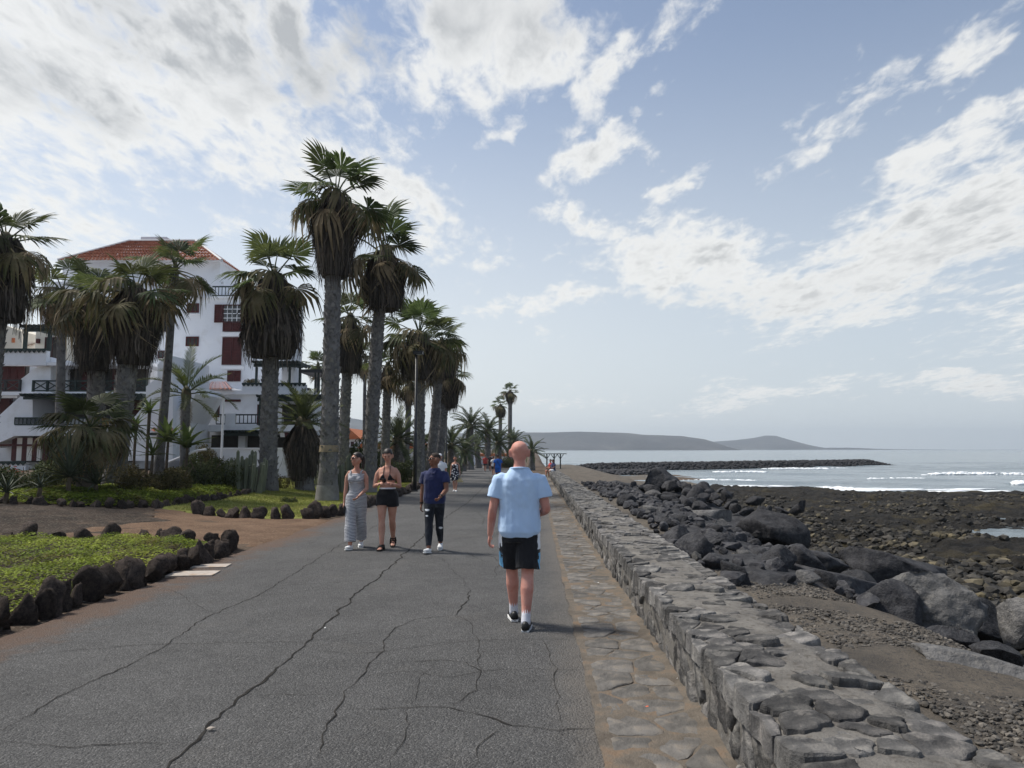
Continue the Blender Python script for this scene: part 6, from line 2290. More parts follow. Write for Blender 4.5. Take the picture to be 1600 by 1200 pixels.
# ------------------------------------------------------------------ people
def skin_mat(name, c1, c2):
    return mat(name, c1, c2, 7, 6, .58, .3, 80, .004, c3=(c1[0] * .92, c1[1] * .62, c1[2] * .58), scale3=6, amt3=.55, spec=.3, subsurface=.12)


M['skin_pink'] = skin_mat('skin_pink', (.50, .225, .175), (.60, .30, .235))
M['skin_tan'] = skin_mat('skin_tan', (.43, .22, .155), (.53, .29, .21))
M['skin_brown'] = skin_mat('skin_brown', (.20, .095, .06), (.28, .14, .09))
M['hair_dark'] = mat('hair_dark', (.010, .007, .006), (.028, .019, .014), 20, 5, .5, .6, 90, .006, spec=.4, stretch=(1, 1, .2))
M['hair_short'] = mat('hair_short', (.022, .016, .013), (.05, .036, .028), 40, 4, .8, .6, 200, .004)
M['shirt_blue'] = mat('shirt_blue', (.44, .60, .84), (.5, .66, .87), 3, 5, .9, .35, 14, .02, sheen=.2, stretch=(1.6, 1.6, .5))
M['cloth_black'] = mat('cloth_black', (.006, .006, .008), (.014, .014, .017), 5, 4, .85, .4, 18, .02, sheen=.15)
M['panel_white'] = mat('panel_white', (.7, .72, .76), (.78, .8, .82), 5, 3, .85)
M['panel_blue'] = mat('panel_blue', (.16, .42, .68), (.2, .48, .72), 5, 3, .85)
M['navy'] = mat('navy', (.011, .016, .062), (.022, .03, .098), 4, 5, .9, .5, 14, .02, sheen=.2)
M['denim'] = mat('denim', (.010, .012, .017), (.028, .031, .04), 7, 6, .9, .5, 22, .015, c3=(.12, .13, .15), scale3=9, amt3=.22, stretch=(1, 1, .6))
M['white_leather'] = mat('white_leather', (.7, .7, .69), (.8, .8, .79), 6, 4, .6, .2, 30, .005)
M['black_leather'] = mat('black_leather', (.008, .008, .008), (.02, .02, .02), 6, 3, .45)
M['sock'] = mat('sock', (.62, .62, .68), (.72, .72, .76), 20, 3, .95, .4, 90, .004)
M['lips'] = mat('lips', (.35, .11, .10), (.4, .14, .12), 20, 3, .5)
M['eye'] = mat('eye', (.02, .015, .012), (.03, .02, .018), 20, 2, .2)
M['lens'] = mat('lens', (.006, .006, .007), (.01, .01, .012), 3, 2, .08, spec=.6)
M['phone'] = mat('phone', (.02, .02, .022), (.03, .03, .032), 3, 2, .25, spec=.5)
M['white_cloth'] = mat('white_cloth', (.68, .68, .7), (.76, .76, .77), 5, 4, .9, .4, 14, .02)
M['red_cloth'] = mat('red_cloth', (.36, .045, .04), (.45, .07, .06), 5, 4, .9, .3, 14, .02)
M['royal_cloth'] = mat('royal_cloth', (.02, .10, .42), (.03, .14, .52), 5, 4, .9, .3, 14, .02)
M['straw'] = mat('straw', (.4, .32, .17), (.5, .42, .25), 20, 4, .9)
M['dark_cloth'] = mat('dark_cloth', (.03, .028, .03), (.055, .05, .05), 5, 4, .9)


def stripes_mat():
    m = bpy.data.materials.new('stripes'); m.use_nodes = True
    nt = m.node_tree; L = nt.links.new
    b = nt.nodes['Principled BSDF']; b.inputs['Roughness'].default_value = .9
    tc = nd(nt, 'ShaderNodeTexCoord'); sp = nd(nt, 'ShaderNodeSeparateXYZ'); L(tc.outputs['Object'], sp.inputs[0])
    n = nd(nt, 'ShaderNodeTexNoise', i_Scale=5., i_Detail=3); L(tc.outputs['Object'], n.inputs['Vector'])
    z = math_n(nt, 'ADD', sp.outputs[2], math_n(nt, 'MULTIPLY', n.outputs['Fac'], .05))
    z = math_n(nt, 'ADD', z, math_n(nt, 'MULTIPLY', math_n(nt, 'ABSOLUTE', sp.outputs[0]), .12))
    w = math_n(nt, 'FRACT', math_n(nt, 'MULTIPLY', z, 1 / .024))
    mr = nd(nt, 'ShaderNodeMapRange'); mr.inputs['From Min'].default_value = .50; mr.inputs['From Max'].default_value = .58; L(w, mr.inputs['Value'])
    mx = nd(nt, 'ShaderNodeMix', data_type='RGBA'); mx.inputs['A'].default_value = (.55, .55, .57, 1); mx.inputs['B'].default_value = (.12, .125, .14, 1)
    L(mr.outputs[0], mx.inputs['Factor']); L(mx.outputs['Result'], b.inputs['Base Color'])
    nb = nd(nt, 'ShaderNodeTexNoise', i_Scale=12., i_Detail=5)
    L(tc.outputs['Object'], nb.inputs['Vector']); bp = nd(nt, 'ShaderNodeBump', i_Strength=.4, i_Distance=.02); L(nb.outputs['Fac'], bp.inputs['Height']); L(bp.outputs[0], b.inputs['Normal'])
    return m


def floral_mat():
    m = bpy.data.materials.new('floral'); m.use_nodes = True
    nt = m.node_tree; L = nt.links.new
    b = nt.nodes['Principled BSDF']; b.inputs['Roughness'].default_value = .9
    tc = nd(nt, 'ShaderNodeTexCoord')
    v = nd(nt, 'ShaderNodeTexVoronoi', i_Scale=11.); L(tc.outputs['Object'], v.inputs['Vector'])
    mr = nd(nt, 'ShaderNodeMapRange'); mr.inputs['From Min'].default_value = .36; mr.inputs['From Max'].default_value = .44; L(v.outputs['Distance'], mr.inputs['Value'])
    mx = nd(nt, 'ShaderNodeMix', data_type='RGBA'); mx.inputs['A'].default_value = (.7, .7, .72, 1); mx.inputs['B'].default_value = (.02, .02, .035, 1)
    L(mr.outputs[0], mx.inputs['Factor']); L(mx.outputs['Result'], b.inputs['Base Color'])
    return m


M['stripes'] = stripes_mat()
M['floral'] = floral_mat()
JOBS = []       # surfaces to be fused into one skin each


def rotx(v, a):
    return Vector((v[0], v[1] * math.cos(a) - v[2] * math.sin(a), v[1] * math.sin(a) + v[2] * math.cos(a)))


class Fig:
    def __init__(s, px, pyfeet, label, group, rz, H=1.75, bulk=1.0, fem=False, Y=None, voxel=.010, lleg=(.3, .1), rleg=(-.3, .3), larm=None, rarm=None, yaw=0.0, nod=0.0, sh=1.0, hipw=1.0, base=None, sit=False):
        s.k = k = H / 1.75
        s.fem = fem; s.vox = voxel
        if base is not None: p = Vector(base)
        else:
            p = gp(px, pyfeet)
            if Y is not None: p = Vector((at(px, pyfeet, Y).x, Y, -SLOPE * Y))
        s.root = empty('person', p, rz, label=label, cat='person', group=group)
        s.bulk = bulk
        shw = (.165 if fem else .19) * sh * k
        s.sets = {}
        # legs
        hipz = .92 * k
        thigh, shin = .425 * k, .405 * k
        s.legs = {}
        low = 1e9
        for side, sg, (sw, kn) in (('l', -1, lleg), ('r', 1, rleg)):
            h = Vector((sg * .085 * k * hipw, 0, 0))
            kd = Vector((-sg * .03, math.sin(sw), -math.cos(sw))) * thigh
            knee = h + kd
            a2 = sw - kn
            ank = knee + Vector((-sg * .045, math.sin(a2), -math.cos(a2))) * shin
            s.legs[side] = [h, knee, ank, a2]
            low = min(low, ank.z)
        if not sit:
            hipz = -low + .085 * k
        s.hipz = hipz
        for q in s.legs.values():
            for i in range(3): q[i] = q[i] + Vector((0, 0, hipz))
        z0 = hipz - .92 * k
        s.z0 = z0
        s.shw = shw
        s.neck = Vector((0, .0, 1.47 * k + z0))
        s.head = Vector((0, .02 * k, 1.635 * k + z0))
        s.yaw, s.nod = yaw, nod
        # arms: (swing, abduct, elbow, inward)
        s.arms = {}
        for side, sg, arm in (('l', -1, larm or (.15, .12, .35, .1)), ('r', 1, rarm or (-.15, .12, .35, .1))):
            sw, ab, el, inw = arm[:4]
            S = Vector((sg * shw, -.005, 1.388 * k + z0))
            d = Vector((sg * math.sin(ab), math.sin(sw) * math.cos(ab), -math.cos(sw) * math.cos(ab)))
            E_ = S + d * .29 * k
            d2 = Vector((sg * math.sin(ab) * .6 - sg * math.sin(inw), math.sin(sw + el), -math.cos(sw + el)))
            d2.normalize()
            W = E_ + d2 * .25 * k
            s.arms[side] = (S, E_, W, d2)

    def mbset(s, name):
        return s.sets.setdefault(name, MB())

    def torso_rows(s):
        k, b, z0 = s.k, s.bulk, s.z0
        if s.fem:
            R = [(.84, .125, .10, .0), (.90, .168, .118, -.008), (.97, .165, .115, -.008), (1.06, .128, .095, 0), (1.12, .122, .09, .002), (1.20, .132, .098, .006), (1.28, .145, .112, .014), (1.34, .15, .108, .010), (1.40, .148, .085, -.004), (1.435, .12, .07, -.008), (1.465, .065, .058, -.004)]
        else:
            R = [(.84, .13, .105, .0), (.90, .165, .118, -.008), (.98, .168, .118, 0), (1.08, .160, .112, .006), (1.20, .166, .114, .006), (1.30, .178, .118, .006), (1.37, .178, .108, 0), (1.41, .150, .09, -.006), (1.445, .108, .078, -.008), (1.475, .076, .068, -.006), (1.50, .066, .062, -.004)]
        return [(z * k + z0, rx * k * b, ry * k * b, oy * k) for z, rx, ry, oy in R]

    def loft(s, mb, rows, grow=0.0, n=20, z0=None, z1=None):
        """stack of ellipses; clipped to a height range"""
        rows = list(rows)
        zs = np.array([r[0] for r in rows])
        def smp(z): return tuple(float(np.interp(z, zs, [r[i] for r in rows])) for i in (1, 2, 3))
        lo = zs[0] if z0 is None else z0; hi = zs[-1] if z1 is None else z1
        m = 12
        V = []; Fq = []
        for i in range(m + 1):
            z = lo + (hi - lo) * i / m
            rx, ry, oy = smp(z)
            for q in range(n):
                a = 2 * math.pi * q / n
                ca, sa = math.cos(a), math.sin(a)
                e = .86
                V.append(((rx + grow) * math.copysign(abs(ca) ** e, ca), oy + (ry + grow) * math.copysign(abs(sa) ** e, sa), z))
        for i in range(m):
            for q in range(n):
                q2 = (q + 1) % n
                Fq.append((i * n + q, i * n + q2, (i + 1) * n + q2, (i + 1) * n + q))
        Fq.append(tuple(reversed(range(n)))); Fq.append(tuple(range(m * n, (m + 1) * n)))
        mb.add(V, Fq)

    def limb(s, mb, pts, radii, n=12):
        """tapered limb with round ends"""
        pts = [Vector(p) for p in pts]
        P, R = [], []
        for i in range(len(pts) - 1):
            for q in range(4):
                t = q / 4
                P.append(pts[i].lerp(pts[i + 1], t)); R.append(radii[i] + (radii[i + 1] - radii[i]) * t)
        P.append(pts[-1]); R.append(radii[-1])
        mb.tube(P, R, n)
        mb.ball(P[0], R[0] * .98, 10, 8); mb.ball(P[-1], R[-1] * .98, 10, 8)

    def leg_pts(s, side):
        h, kn, an, a2 = s.legs[side]
        k = s.k
        f = 1.06 if s.fem else 1.0
        back = Vector((0, -math.cos(a2), -math.sin(a2)))
        calf = kn.lerp(an, .3) + back * .014 * k
        pts = [h + Vector((0, 0, -.01)), h.lerp(kn, .35), h.lerp(kn, .8), kn, calf, kn.lerp(an, .68), an]
        rad = [.088 * f, .083 * f, .062, .055, .060, .045, .036]
        rad = [q * (.6 + .4 * s.bulk) for q in rad]
        return pts, [r * k for r in rad]

    def body(s, skin, arms=True, fingers=True, curl=(1.0, 1.0), far=False):
        mb = s.mbset('body')
        k, z0 = s.k, s.z0
        s.loft(mb, s.torso_rows())
        for sd_ in 'lr':
            pts, rad = s.leg_pts(sd_)
            s.limb(mb, pts, rad)
        # bust
        if s.fem:
            for sg in (-1, 1): mb.ball((sg * .066 * k, .088 * k, 1.275 * k + z0), (.062 * k, .052 * k, .058 * k), 12, 8)
        for sd_, sg in (('l', -1), ('r', 1)):
            S, E_, W, d2 = s.arms[sd_]
            f = .86 if s.fem else 1.0
            f *= (.5 + .5 * s.bulk)
            s.limb(mb, [S - Vector((sg * .035, 0, -.01)), S.lerp(E_, .25), S.lerp(E_, .8), E_, E_.lerp(W, .3), W], [.046 * k * f, .052 * k * f, .043 * k * f, .040 * k * f, .041 * k * f, .026 * k * f])
            s.hand(mb, W, d2, sg, curl[0 if sd_ == 'l' else 1], fingers)
        # neck and head
        s.limb(mb, [s.neck - Vector((0, 0, .03)), s.head + Vector((0, -.02, -.06)) * k], [.058 * k * (1.0 if not s.fem else .86) * (.6 + .4 * s.bulk), .054 * k * (1 if not s.fem else .86)])
        HM = s.head_matrix()
        def hb(c, r): 
            tmp = MB(); tmp.ball((0, 0, 0), r, 14, 10)
            mb.add([HM @ (Vector(c) * k + Vector(v) * k) for v in tmp.v], tmp.f)
        hb((0, -.012, .038), (.083, .099, .080)); hb((0, -.006, .0), (.078, .09, .09)); hb((0, .028, -.03), (.058, .062, .078)); hb((0, .052, -.083), (.03, .032, .026))
        hb((0, .088, .028), (.012, .016, .03)); hb((0, .10, .004), (.017, .018, .014)); hb((0, .072, .048), (.05, .024, .014))
        hb((0, .08, -.043), (.026, .014, .016)); hb((.04, .06, -.005), (.022, .024, .026)); hb((-.04, .06, -.005), (.022, .024, .026))
        for sg in (-1, 1): hb((sg * .087, -.012, .0), (.015, .026, .040))
        return mb

    def head_matrix(s):
        return Matrix.Translation(s.head) @ Matrix.Rotation(s.yaw, 4, 'Z') @ Matrix.Rotation(s.nod, 4, 'X')

    def hand(s, mb, W, d, sg, curl, fingers):
        k = s.k
        # palm faces the thigh; thumb forward
        fwd = Vector((0, 1, 0)); fwd = (fwd - d * fwd.dot(d))
        if fwd.length < .2: fwd = Vector((-sg, 0, 0)) - d * (-sg * d.x)
        fwd.normalize()
        inn = d.cross(fwd)
        if inn.x * sg > 0: inn = -inn
        pc = W + d * .05 * k
        tmp = MB(); tmp.ball((0, 0, 0), 1, 12, 8)
        mb.add([pc + d * (v[2] * .055 * k) + fwd * (v[0] * .040 * k) + inn * (v[1] * .017 * k) for v in map(Vector, tmp.v)], tmp.f)
        if not fingers: return
        for i, (off, ln) in enumerate(((.03, .072), (.011, .08), (-.010, .074), (-.029, .058))):
            b = W + d * .088 * k + fwd * off * k
            a1, a2 = .35 * curl, 1.0 * curl
            d1 = (d * math.cos(a1) + inn * math.sin(a1)); dd2 = (d * math.cos(a2) + inn * math.sin(a2)); d3 = (d * math.cos(a2 * 1.7) + inn * math.sin(a2 * 1.7))
            p1 = b + d1 * ln * .45 * k; p2 = p1 + dd2 * ln * .33 * k; p3 = p2 + d3 * ln * .25 * k
            mb.tube([b - d1 * .02 * k, b, p1, p2, p3], [.0095 * k, .0095 * k, .009 * k, .0085 * k, .006 * k], 7)
        tb = W + d * .03 * k + fwd * .03 * k
        td = (d * .6 + fwd * .7 + inn * .25 * curl).normalized()
        t1 = tb + td * .035 * k; t2 = t1 + (d * .85 + inn * .45 * curl + fwd * .2).normalized() * .032 * k
        mb.tube([tb - td * .015 * k, tb, t1, t2], [.013 * k, .012 * k, .0105 * k, .008 * k], 7)

    def add_job(s, setname, objname, mtls, voxel=None, smooth=3, wrinkle=0.0, mi=None, label=None):
        JOBS.append((s, setname, objname, mtls, voxel or s.vox, smooth, wrinkle, mi, label))

    def top(s, sleeves=.55, grow=.014, z_lo=None, z_hi=None, loose=0.0, arms=True):
        mb = s.mbset('top')
        k = s.k
        rows = s.torso_rows()
        lo = (.86 * k + s.z0) if z_lo is None else z_lo * k + s.z0
        rows2 = [(z, rx + loose * max(0, min(1, (1.30 * k + s.z0 - z) / (.3 * k))), ry + loose * .8 * max(0, min(1, (1.30 * k + s.z0 - z) / (.3 * k))), oy) for z, rx, ry, oy in rows]
        s.loft(mb, rows2, grow, z0=lo, z1=(z_hi * k + s.z0 if z_hi else rows[-1][0] - .005))
        if arms:
            for sd_, sg in (('l', -1), ('r', 1)):
                S, E_, W, d2 = s.arms[sd_]
                f = (.86 if s.fem else 1.0) * (.5 + .5 * s.bulk)
                e = S.lerp(E_, sleeves)
                mb.ball(S - Vector((sg * .03 * k, 0, .008)), .062 * k * f + grow * .6, 12, 8)
                mb.tube([S - Vector((sg * .05 * k, 0, .015)), S - Vector((0, 0, .012)), S.lerp(E_, sleeves * .5), e], [.058 * k * f + grow, .058 * k * f + grow, .058 * k * f + grow * 1.4, .056 * k * f + grow * 2.0], 14)
        return mb

    def bottoms(s, z_hi, hem, grow=.014, flare=.0, set_='bottoms'):
        """shorts or trousers: hem = fraction of the way hip->knee (0..1) or knee->ankle (1..2)"""
        mb = s.mbset(set_)
        k = s.k
        s.loft(mb, s.torso_rows(), grow, z0=s.hipz - .115 * k, z1=z_hi * k + s.z0)
        for sd_ in 'lr':
            pts, rad = s.leg_pts(sd_)
            h, kn, an, a2 = s.legs[sd_]
            P, R = [], []
            for i in range(13):
                t = hem * i / 12
                if t <= 1: q = h.lerp(kn, t); r = np.interp(t, [0, .35, .8, 1], [rad[0], rad[1], rad[2], rad[3]])
                else: q = kn.lerp(an, t - 1); r = np.interp(t - 1, [0, .3, .68, 1], [rad[3], rad[4], rad[5], rad[6]])
                P.append(q); R.append(float(r) + grow + flare * t / hem)
            P[0] = P[0] + Vector((0, 0, .03))
            mb.tube(P, R, 16)
            mb.ball(P[0], R[0], 12, 8)
        return mb

    def shoe(s, side, mtl, sole='white_leather', kind='shoe', toe=0.0):
        h, kn, an, a2 = s.legs[side]
        k = s.k
        sg = -1 if side == 'l' else 1
        z = an.z
        pitch = toe
        M_ = Matrix.Translation(an) @ Matrix.Rotation(-sg * .12, 4, 'Z') @ Matrix.Rotation(pitch, 4, 'X')
        def P(v): return M_ @ (Vector(v) * k)
        mb = MB()
        rows = [(-.075, .012, .028, .034), (-.06, .0, .036, .05), (-.02, .0, .038, .058), (.04, -.022, .042, .043), (.10, -.034, .047, .032), (.15, -.040, .043, .026), (.175, -.046, .028, .018)]
        if kind == 'shoe':
            pts = [P((0, y, -.05 + (zz + .04) * .9)) for y, zz, w, hh in rows]
            v = []; n = 12
            for (y, zz, w, hh) in rows:
                for q in range(n):
                    a = 2 * math.pi * q / n
                    v.append(P((w * math.cos(a) * (1 if abs(math.sin(a)) < .9 else .9), y, max(-.078, -.045 + hh * math.sin(a)))))
            f = []
            for i in range(len(rows) - 1):
                for q in range(n): f.append((i * n + q, i * n + (q + 1) % n, (i + 1) * n + (q + 1) % n, (i + 1) * n + q))
            f.append(tuple(reversed(range(n)))); f.append(tuple(range((len(rows) - 1) * n, len(rows) * n)))
            mb.add(v, f)
            o = mb.build('shoe', M[mtl], s.root, smooth=True)
        else:
            for y0, y1, hgt in ((.055, .095, .012), (-.015, .02, .035)):
                mb2 = MB()
                pts = [P((-.046, (y0 + y1) / 2, -.07)), P((-.038, (y0 + y1) / 2, -.032 + hgt)), P((0, (y0 + y1) / 2, -.014 + hgt)), P((.038, (y0 + y1) / 2, -.032 + hgt)), P((.046, (y0 + y1) / 2, -.07))]
                mb2.tube(pts, [(.018 * k, .006 * k)] * 5, 8); mb2.build('sandal_strap', M[mtl], s.root, smooth=True)
            mb.tube([P((0, 0, -.005)), P((0, .0, .015))], [.046 * k, .044 * k], 12); 
            o = mb.build('sandal_strap', M[mtl], s.root, smooth=True)
        ms = MB()
        outl = [(-.034, -.075), (.034, -.075), (.04, 0), (.05, .09), (.045, .15), (.02, .182), (-.02, .182), (-.045, .15), (-.05, .09), (-.04, 0)]
        n = len(outl)
        v = [P((x, y, -.086)) for x, y in outl] + [P((x, y, -.066)) for x, y in outl]
        ms.add(v, [tuple(reversed(range(n))), tuple(range(n, 2 * n))] + [(i, (i + 1) % n, n + (i + 1) % n, n + i) for i in range(n)])
        ms.build('sole', M[sole], s.root)
        if kind != 'shoe':     # bare foot in the sandal
            fb = s.mbset('body')
            fb.tube([P((0, -.055, -.04)), P((0, .0, -.03)), P((0, .06, -.045)), P((0, .12, -.055)), P((0, .165, -.06))], [(.03 * k, .026 * k), (.033 * k, .034 * k), (.038 * k, .022 * k), (.042 * k, .014 * k), (.034 * k, .010 * k)], 10)
        else:
            fb = s.mbset('body'); fb.ball(an + Vector((0, 0, -.02)), .034 * k, 8, 6)

    def sock(s, side, mtl='sock', h=.11):
        hp, kn, an, a2 = s.legs[side]
        mb = MB(); d = (kn - an).normalized(); k = s.k
        mb.tube([an - d * .03 * k, an, an + d * h * .5 * k, an + d * h * k], [.045 * k, .043 * k, .041 * k, .043 * k], 14)
        mb.build('sock', M[mtl], s.root, smooth=True)

    def on_head(s, name, mtl, parts, smooth=True):
        """parts: list of (centre, radii) in head units"""
        HM = s.head_matrix(); k = s.k
        mb = MB()
        for c, r in parts:
            tmp = MB(); tmp.ball((0, 0, 0), r, 14, 10)
            mb.add([HM @ ((Vector(c) + Vector(v)) * k) for v in tmp.v], tmp.f)
        return mb.build(name, M[mtl], s.root, smooth=smooth)

    def hair_cap(s, mtl, low=-.01, front=.05, grow=.006, name='hair', extra=()):
        """close-fitting hair: the skull's upper and rear shell"""
        HM = s.head_matrix(); k = s.k
        bm = bmesh.new(); bmesh.ops.create_uvsphere(bm, u_segments=28, v_segments=20, radius=1)
        for v in list(bm.verts):
            v.co = Vector((v.co.x * (.077 + grow), v.co.y * (.097 + grow), v.co.z * (.088 + grow))) + Vector((0, -.012, .045))
        dele = [v for v in bm.verts if (v.co.z < low + max(0, (v.co.y + .02)) * 1.15) or (v.co.y > front and v.co.z < .085)]
        bmesh.ops.delete(bm, geom=dele, context='VERTS')
        r = random.Random(3)
        for v in bm.verts: v.co = HM @ (v.co * (1 + r.uniform(-.012, .012)) * k)
        bmesh.ops.solidify(bm, geom=bm.faces[:], thickness=.004)
        for f in bm.faces: f.smooth = True
        me = bpy.data.meshes.new(name); bm.to_mesh(me); bm.free()
        o = link(name, me, M[mtl], s.root)
        if extra: s.on_head('hair', mtl, extra)
        return o

    def face(s, glasses=False):
        HM = s.head_matrix(); k = s.k
        if glasses:
            mb = MB()
            for sg in (-1, 1):
                tmp = MB(); tmp.ball((0, 0, 0), (.029, .009, .021), 12, 8)
                mb.add([HM @ ((Vector((sg * .033, .092, .028)) + Vector(v)) * k) for v in tmp.v], tmp.f)
                mb.tube([HM @ (Vector((sg * .06, .086, .034)) * k), HM @ (Vector((sg * .079, .02, .03)) * k), HM @ (Vector((sg * .08, -.01, .02)) * k)], .004 * k, 6)
            mb.tube([HM @ (Vector((-.02, .1, .036)) * k), HM @ (Vector((.02, .1, .036)) * k)], .004 * k, 6)
            mb.build('sunglasses', M['lens'], s.root, smooth=True)
        else:
            for sg in (-1, 1):
                s.on_head('eye', 'eye', [((sg * .031, .083, .024), (.012, .006, .005))])
                s.on_head('eyebrow', 'hair_dark', [((sg * .033, .092, .048), (.02, .005, .004))])
        s.on_head('mouth', 'lips', [((0, .092, -.043), (.022, .005, .006))])


def shell_from(me, test, off, name, mtl, parent):
    """clothing skin-tight on a surface: faces that pass the test, lifted off along the normal"""
    bm = bmesh.new(); bm.from_mesh(me); bm.normal_update()
    dele = [f for f in bm.faces if not test(f.calc_center_median(), f.normal)]
    bmesh.ops.delete(bm, geom=dele, context='FACES')
    for v in bm.verts: v.co = v.co + v.normal * off
    for f in bm.faces: f.smooth = True
    m2 = bpy.data.meshes.new(name); bm.to_mesh(m2); bm.free()
    return link(name, m2, M[mtl], parent)


def run_jobs():
    temps = []
    for (fig, setname, objname, mtls, vox, smooth, wrinkle, mi, label) in JOBS:
        me = fig.sets[setname].mesh('tmp')
        bm = bmesh.new(); bm.from_mesh(me); bmesh.ops.recalc_face_normals(bm, faces=bm.faces); bm.to_mesh(me); bm.free()
        o = bpy.data.objects.new('tmp', me); COL.objects.link(o)
        m = o.modifiers.new('r', 'REMESH'); m.mode = 'VOXEL'; m.voxel_size = vox
        m = o.modifiers.new('s', 'SMOOTH'); m.factor = .5; m.iterations = smooth
        temps.append(o)
    dg = bpy.context.evaluated_depsgraph_get()
    out = {}
    for o, (fig, setname, objname, mtls, vox, smooth, wrinkle, mi, label) in zip(temps, JOBS):
        me = bpy.data.meshes.new_from_object(o.evaluated_get(dg))
        me.name = objname
        n = len(me.vertices)
        if wrinkle:
            co = np.empty(n * 3); me.vertices.foreach_get('co', co); co = co.reshape(-1, 3)
            no = np.empty(n * 3); me.vertices.foreach_get('normal', no); no = no.reshape(-1, 3)
            for i in range(n):
                x, y, z = co[i]
                w = mnoise.noise(Vector((x * 11 + z * 2.5, y * 11, z * 3.2))) + .7 * mnoise.noise(Vector((x * 17 + z * 14, y * 17, z * 9 - x * 9))) - .4 * abs(mnoise.noise(Vector((x * 9 - z * 8, y * 9, z * 7 + 5))))
                co[i] += no[i] * w * wrinkle
            me.vertices.foreach_set('co', co.reshape(-1)); me.update()
        me.polygons.foreach_set('use_smooth', [True] * len(me.polygons))
        ob = link(objname, me, [M[t] for t in mtls], fig.root)
        if mi:
            for p in me.polygons: p.material_index = mi(p.center, p.normal)
        if label: ob['label'] = label
        out[(fig, setname)] = ob
    for o in temps:
        d = o.data; bpy.data.objects.remove(o); bpy.data.meshes.remove(d)
    return out


PEOPLE = []
G_ = 'people on the promenade'
# 1. bald man walking away
bald = Fig(812, 972, 'bald person from behind in pale blue t-shirt and black shorts', G_, 0.0, 1.82, 1.08, False, voxel=.0085,
           lleg=(.30, .10), rleg=(-.17, .12), larm=(-.02, .22, .28, .02), rarm=(-.05, .22, 1.35, .35), sh=1.0, Y=7.05)
bald.body('skin_pink', curl=(1.2, 1.0))
bald.top(.62, .015, .85, None, .012)
bald.bottoms(1.0, .86, .022, .035)
for sd_ in 'lr':
    bald.shoe(sd_, 'black_leather', 'white_leather', toe=(.0 if sd_ == 'l' else .0)); bald.sock(sd_)
bald.add_job('body', 'body', ['skin_pink'])
bald.add_job('top', 'shirt', ['shirt_blue'], wrinkle=.0075)
def panel(c, n):
    k = bald.k
    if abs(c.x) > .15 and abs(n.x) > .80:
        z = c.z
        return 1 if z > .74 else (0 if z > .71 else 2)
    return 0
bald.add_job('bottoms', 'shorts', ['cloth_black', 'panel_white', 'panel_blue'], wrinkle=.006, mi=panel)
bald.face()
for sg in (-1, 1): bald.on_head('ear', 'skin_pink', [((sg * .090, -.012, .0), (.012, .024, .038)), ((sg * .096, -.022, .006), (.007, .014, .030))])
mb = MB(); kk = lambda v: Vector(v) * bald.k + Vector((0, 0, bald.z0))
mb.tube([kk((.088 * math.sin(a), -.008 + .082 * math.cos(a), 1.486 + .012 * -math.cos(a))) for a in [2 * math.pi * i / 20 for i in range(21)]], .011, 8)
mb.build('neckband', M['shirt_blue'], bald.root, smooth=True)
# thing held against his right side
S_, E_, W_, d_ = bald.arms['r']
mb = MB(); mb.box(-.012, .012, -.09, .09, -.055, .055)
tag(mb.build('wallet', M['navy'], loc=bald.root.location + W_ + d_ * .06 + Vector((-.03, .0, .0))), 'dark flat wallet held at the side of the bald person', 'wallet')

# 2. woman in the striped jumpsuit
w1 = Fig(555, 857, 'person in grey striped sleeveless jumpsuit and sunglasses, dark ponytail', G_, math.pi, 1.71, .97, True, voxel=.0085,
         lleg=(-.22, .18), rleg=(.24, .05), larm=(.25, .14, .75, .55), rarm=(.02, .10, .12, .0), yaw=-.85 + 2 * .0)
w1.yaw = -1.0
w1.body('skin_tan', curl=(.7, 1.2))
w1.top(.3, .010, .86, 1.385, .004, arms=False)
for sg in (-1, 1): w1.mbset('top').ball((sg * .066 * w1.k, .09 * w1.k, 1.275 * w1.k + w1.z0), (.074 * w1.k, .062 * w1.k, .07 * w1.k), 12, 8)
w1.bottoms(1.0, 1.86, .018, .045, 'top')
for sd_ in 'lr': w1.shoe(sd_, 'white_leather', 'white_leather', toe=-.18 if sd_ == 'l' else .12)
w1.add_job('body', 'body', ['skin_tan'])
w1.add_job('top', 'jumpsuit', ['stripes'], wrinkle=.004)
w1.hair_cap('hair_dark', -.02, .055, .008, extra=[((.0, -.115, .04), (.035, .04, .04)), ((0, -.135, -.03), (.032, .034, .08)), ((.0, -.13, -.11), (.026, .028, .07))])
w1.face(True)
# 3. woman looking at her phone
w2 = Fig(604, 858, 'person in black halter bikini top and black shorts looking at a phone', G_, math.pi, 1.77, 1.05, True, voxel=.0085,
         lleg=(-.20, .42), rleg=(.20, .04), larm=(.18, .20, 1.65, .75), rarm=(.18, .20, 1.65, .75), nod=-.42, hipw=1.05)
w2.body('skin_tan', curl=(1.0, 1.0))
w2.bottoms(1.09, .36, .012, .018)
w2.shoe('r', 'black_leather', 'black_leather', 'sandal', toe=.05); w2.shoe('l', 'black_leather', 'black_leather', 'sandal', toe=-.45)
w2.add_job('body', 'body', ['skin_tan'])
zw = 1.075 * w2.k + w2.z0
w2.add_job('bottoms', 'shorts', ['cloth_black', 'panel_white'], wrinkle=.003, mi=lambda c, n: 1 if c.z > zw - .012 else 0)
w2.hair_cap('hair_dark', -.03, .06, .008, extra=[((0, -.115, .05), (.045, .04, .045))])
w2.face(False)
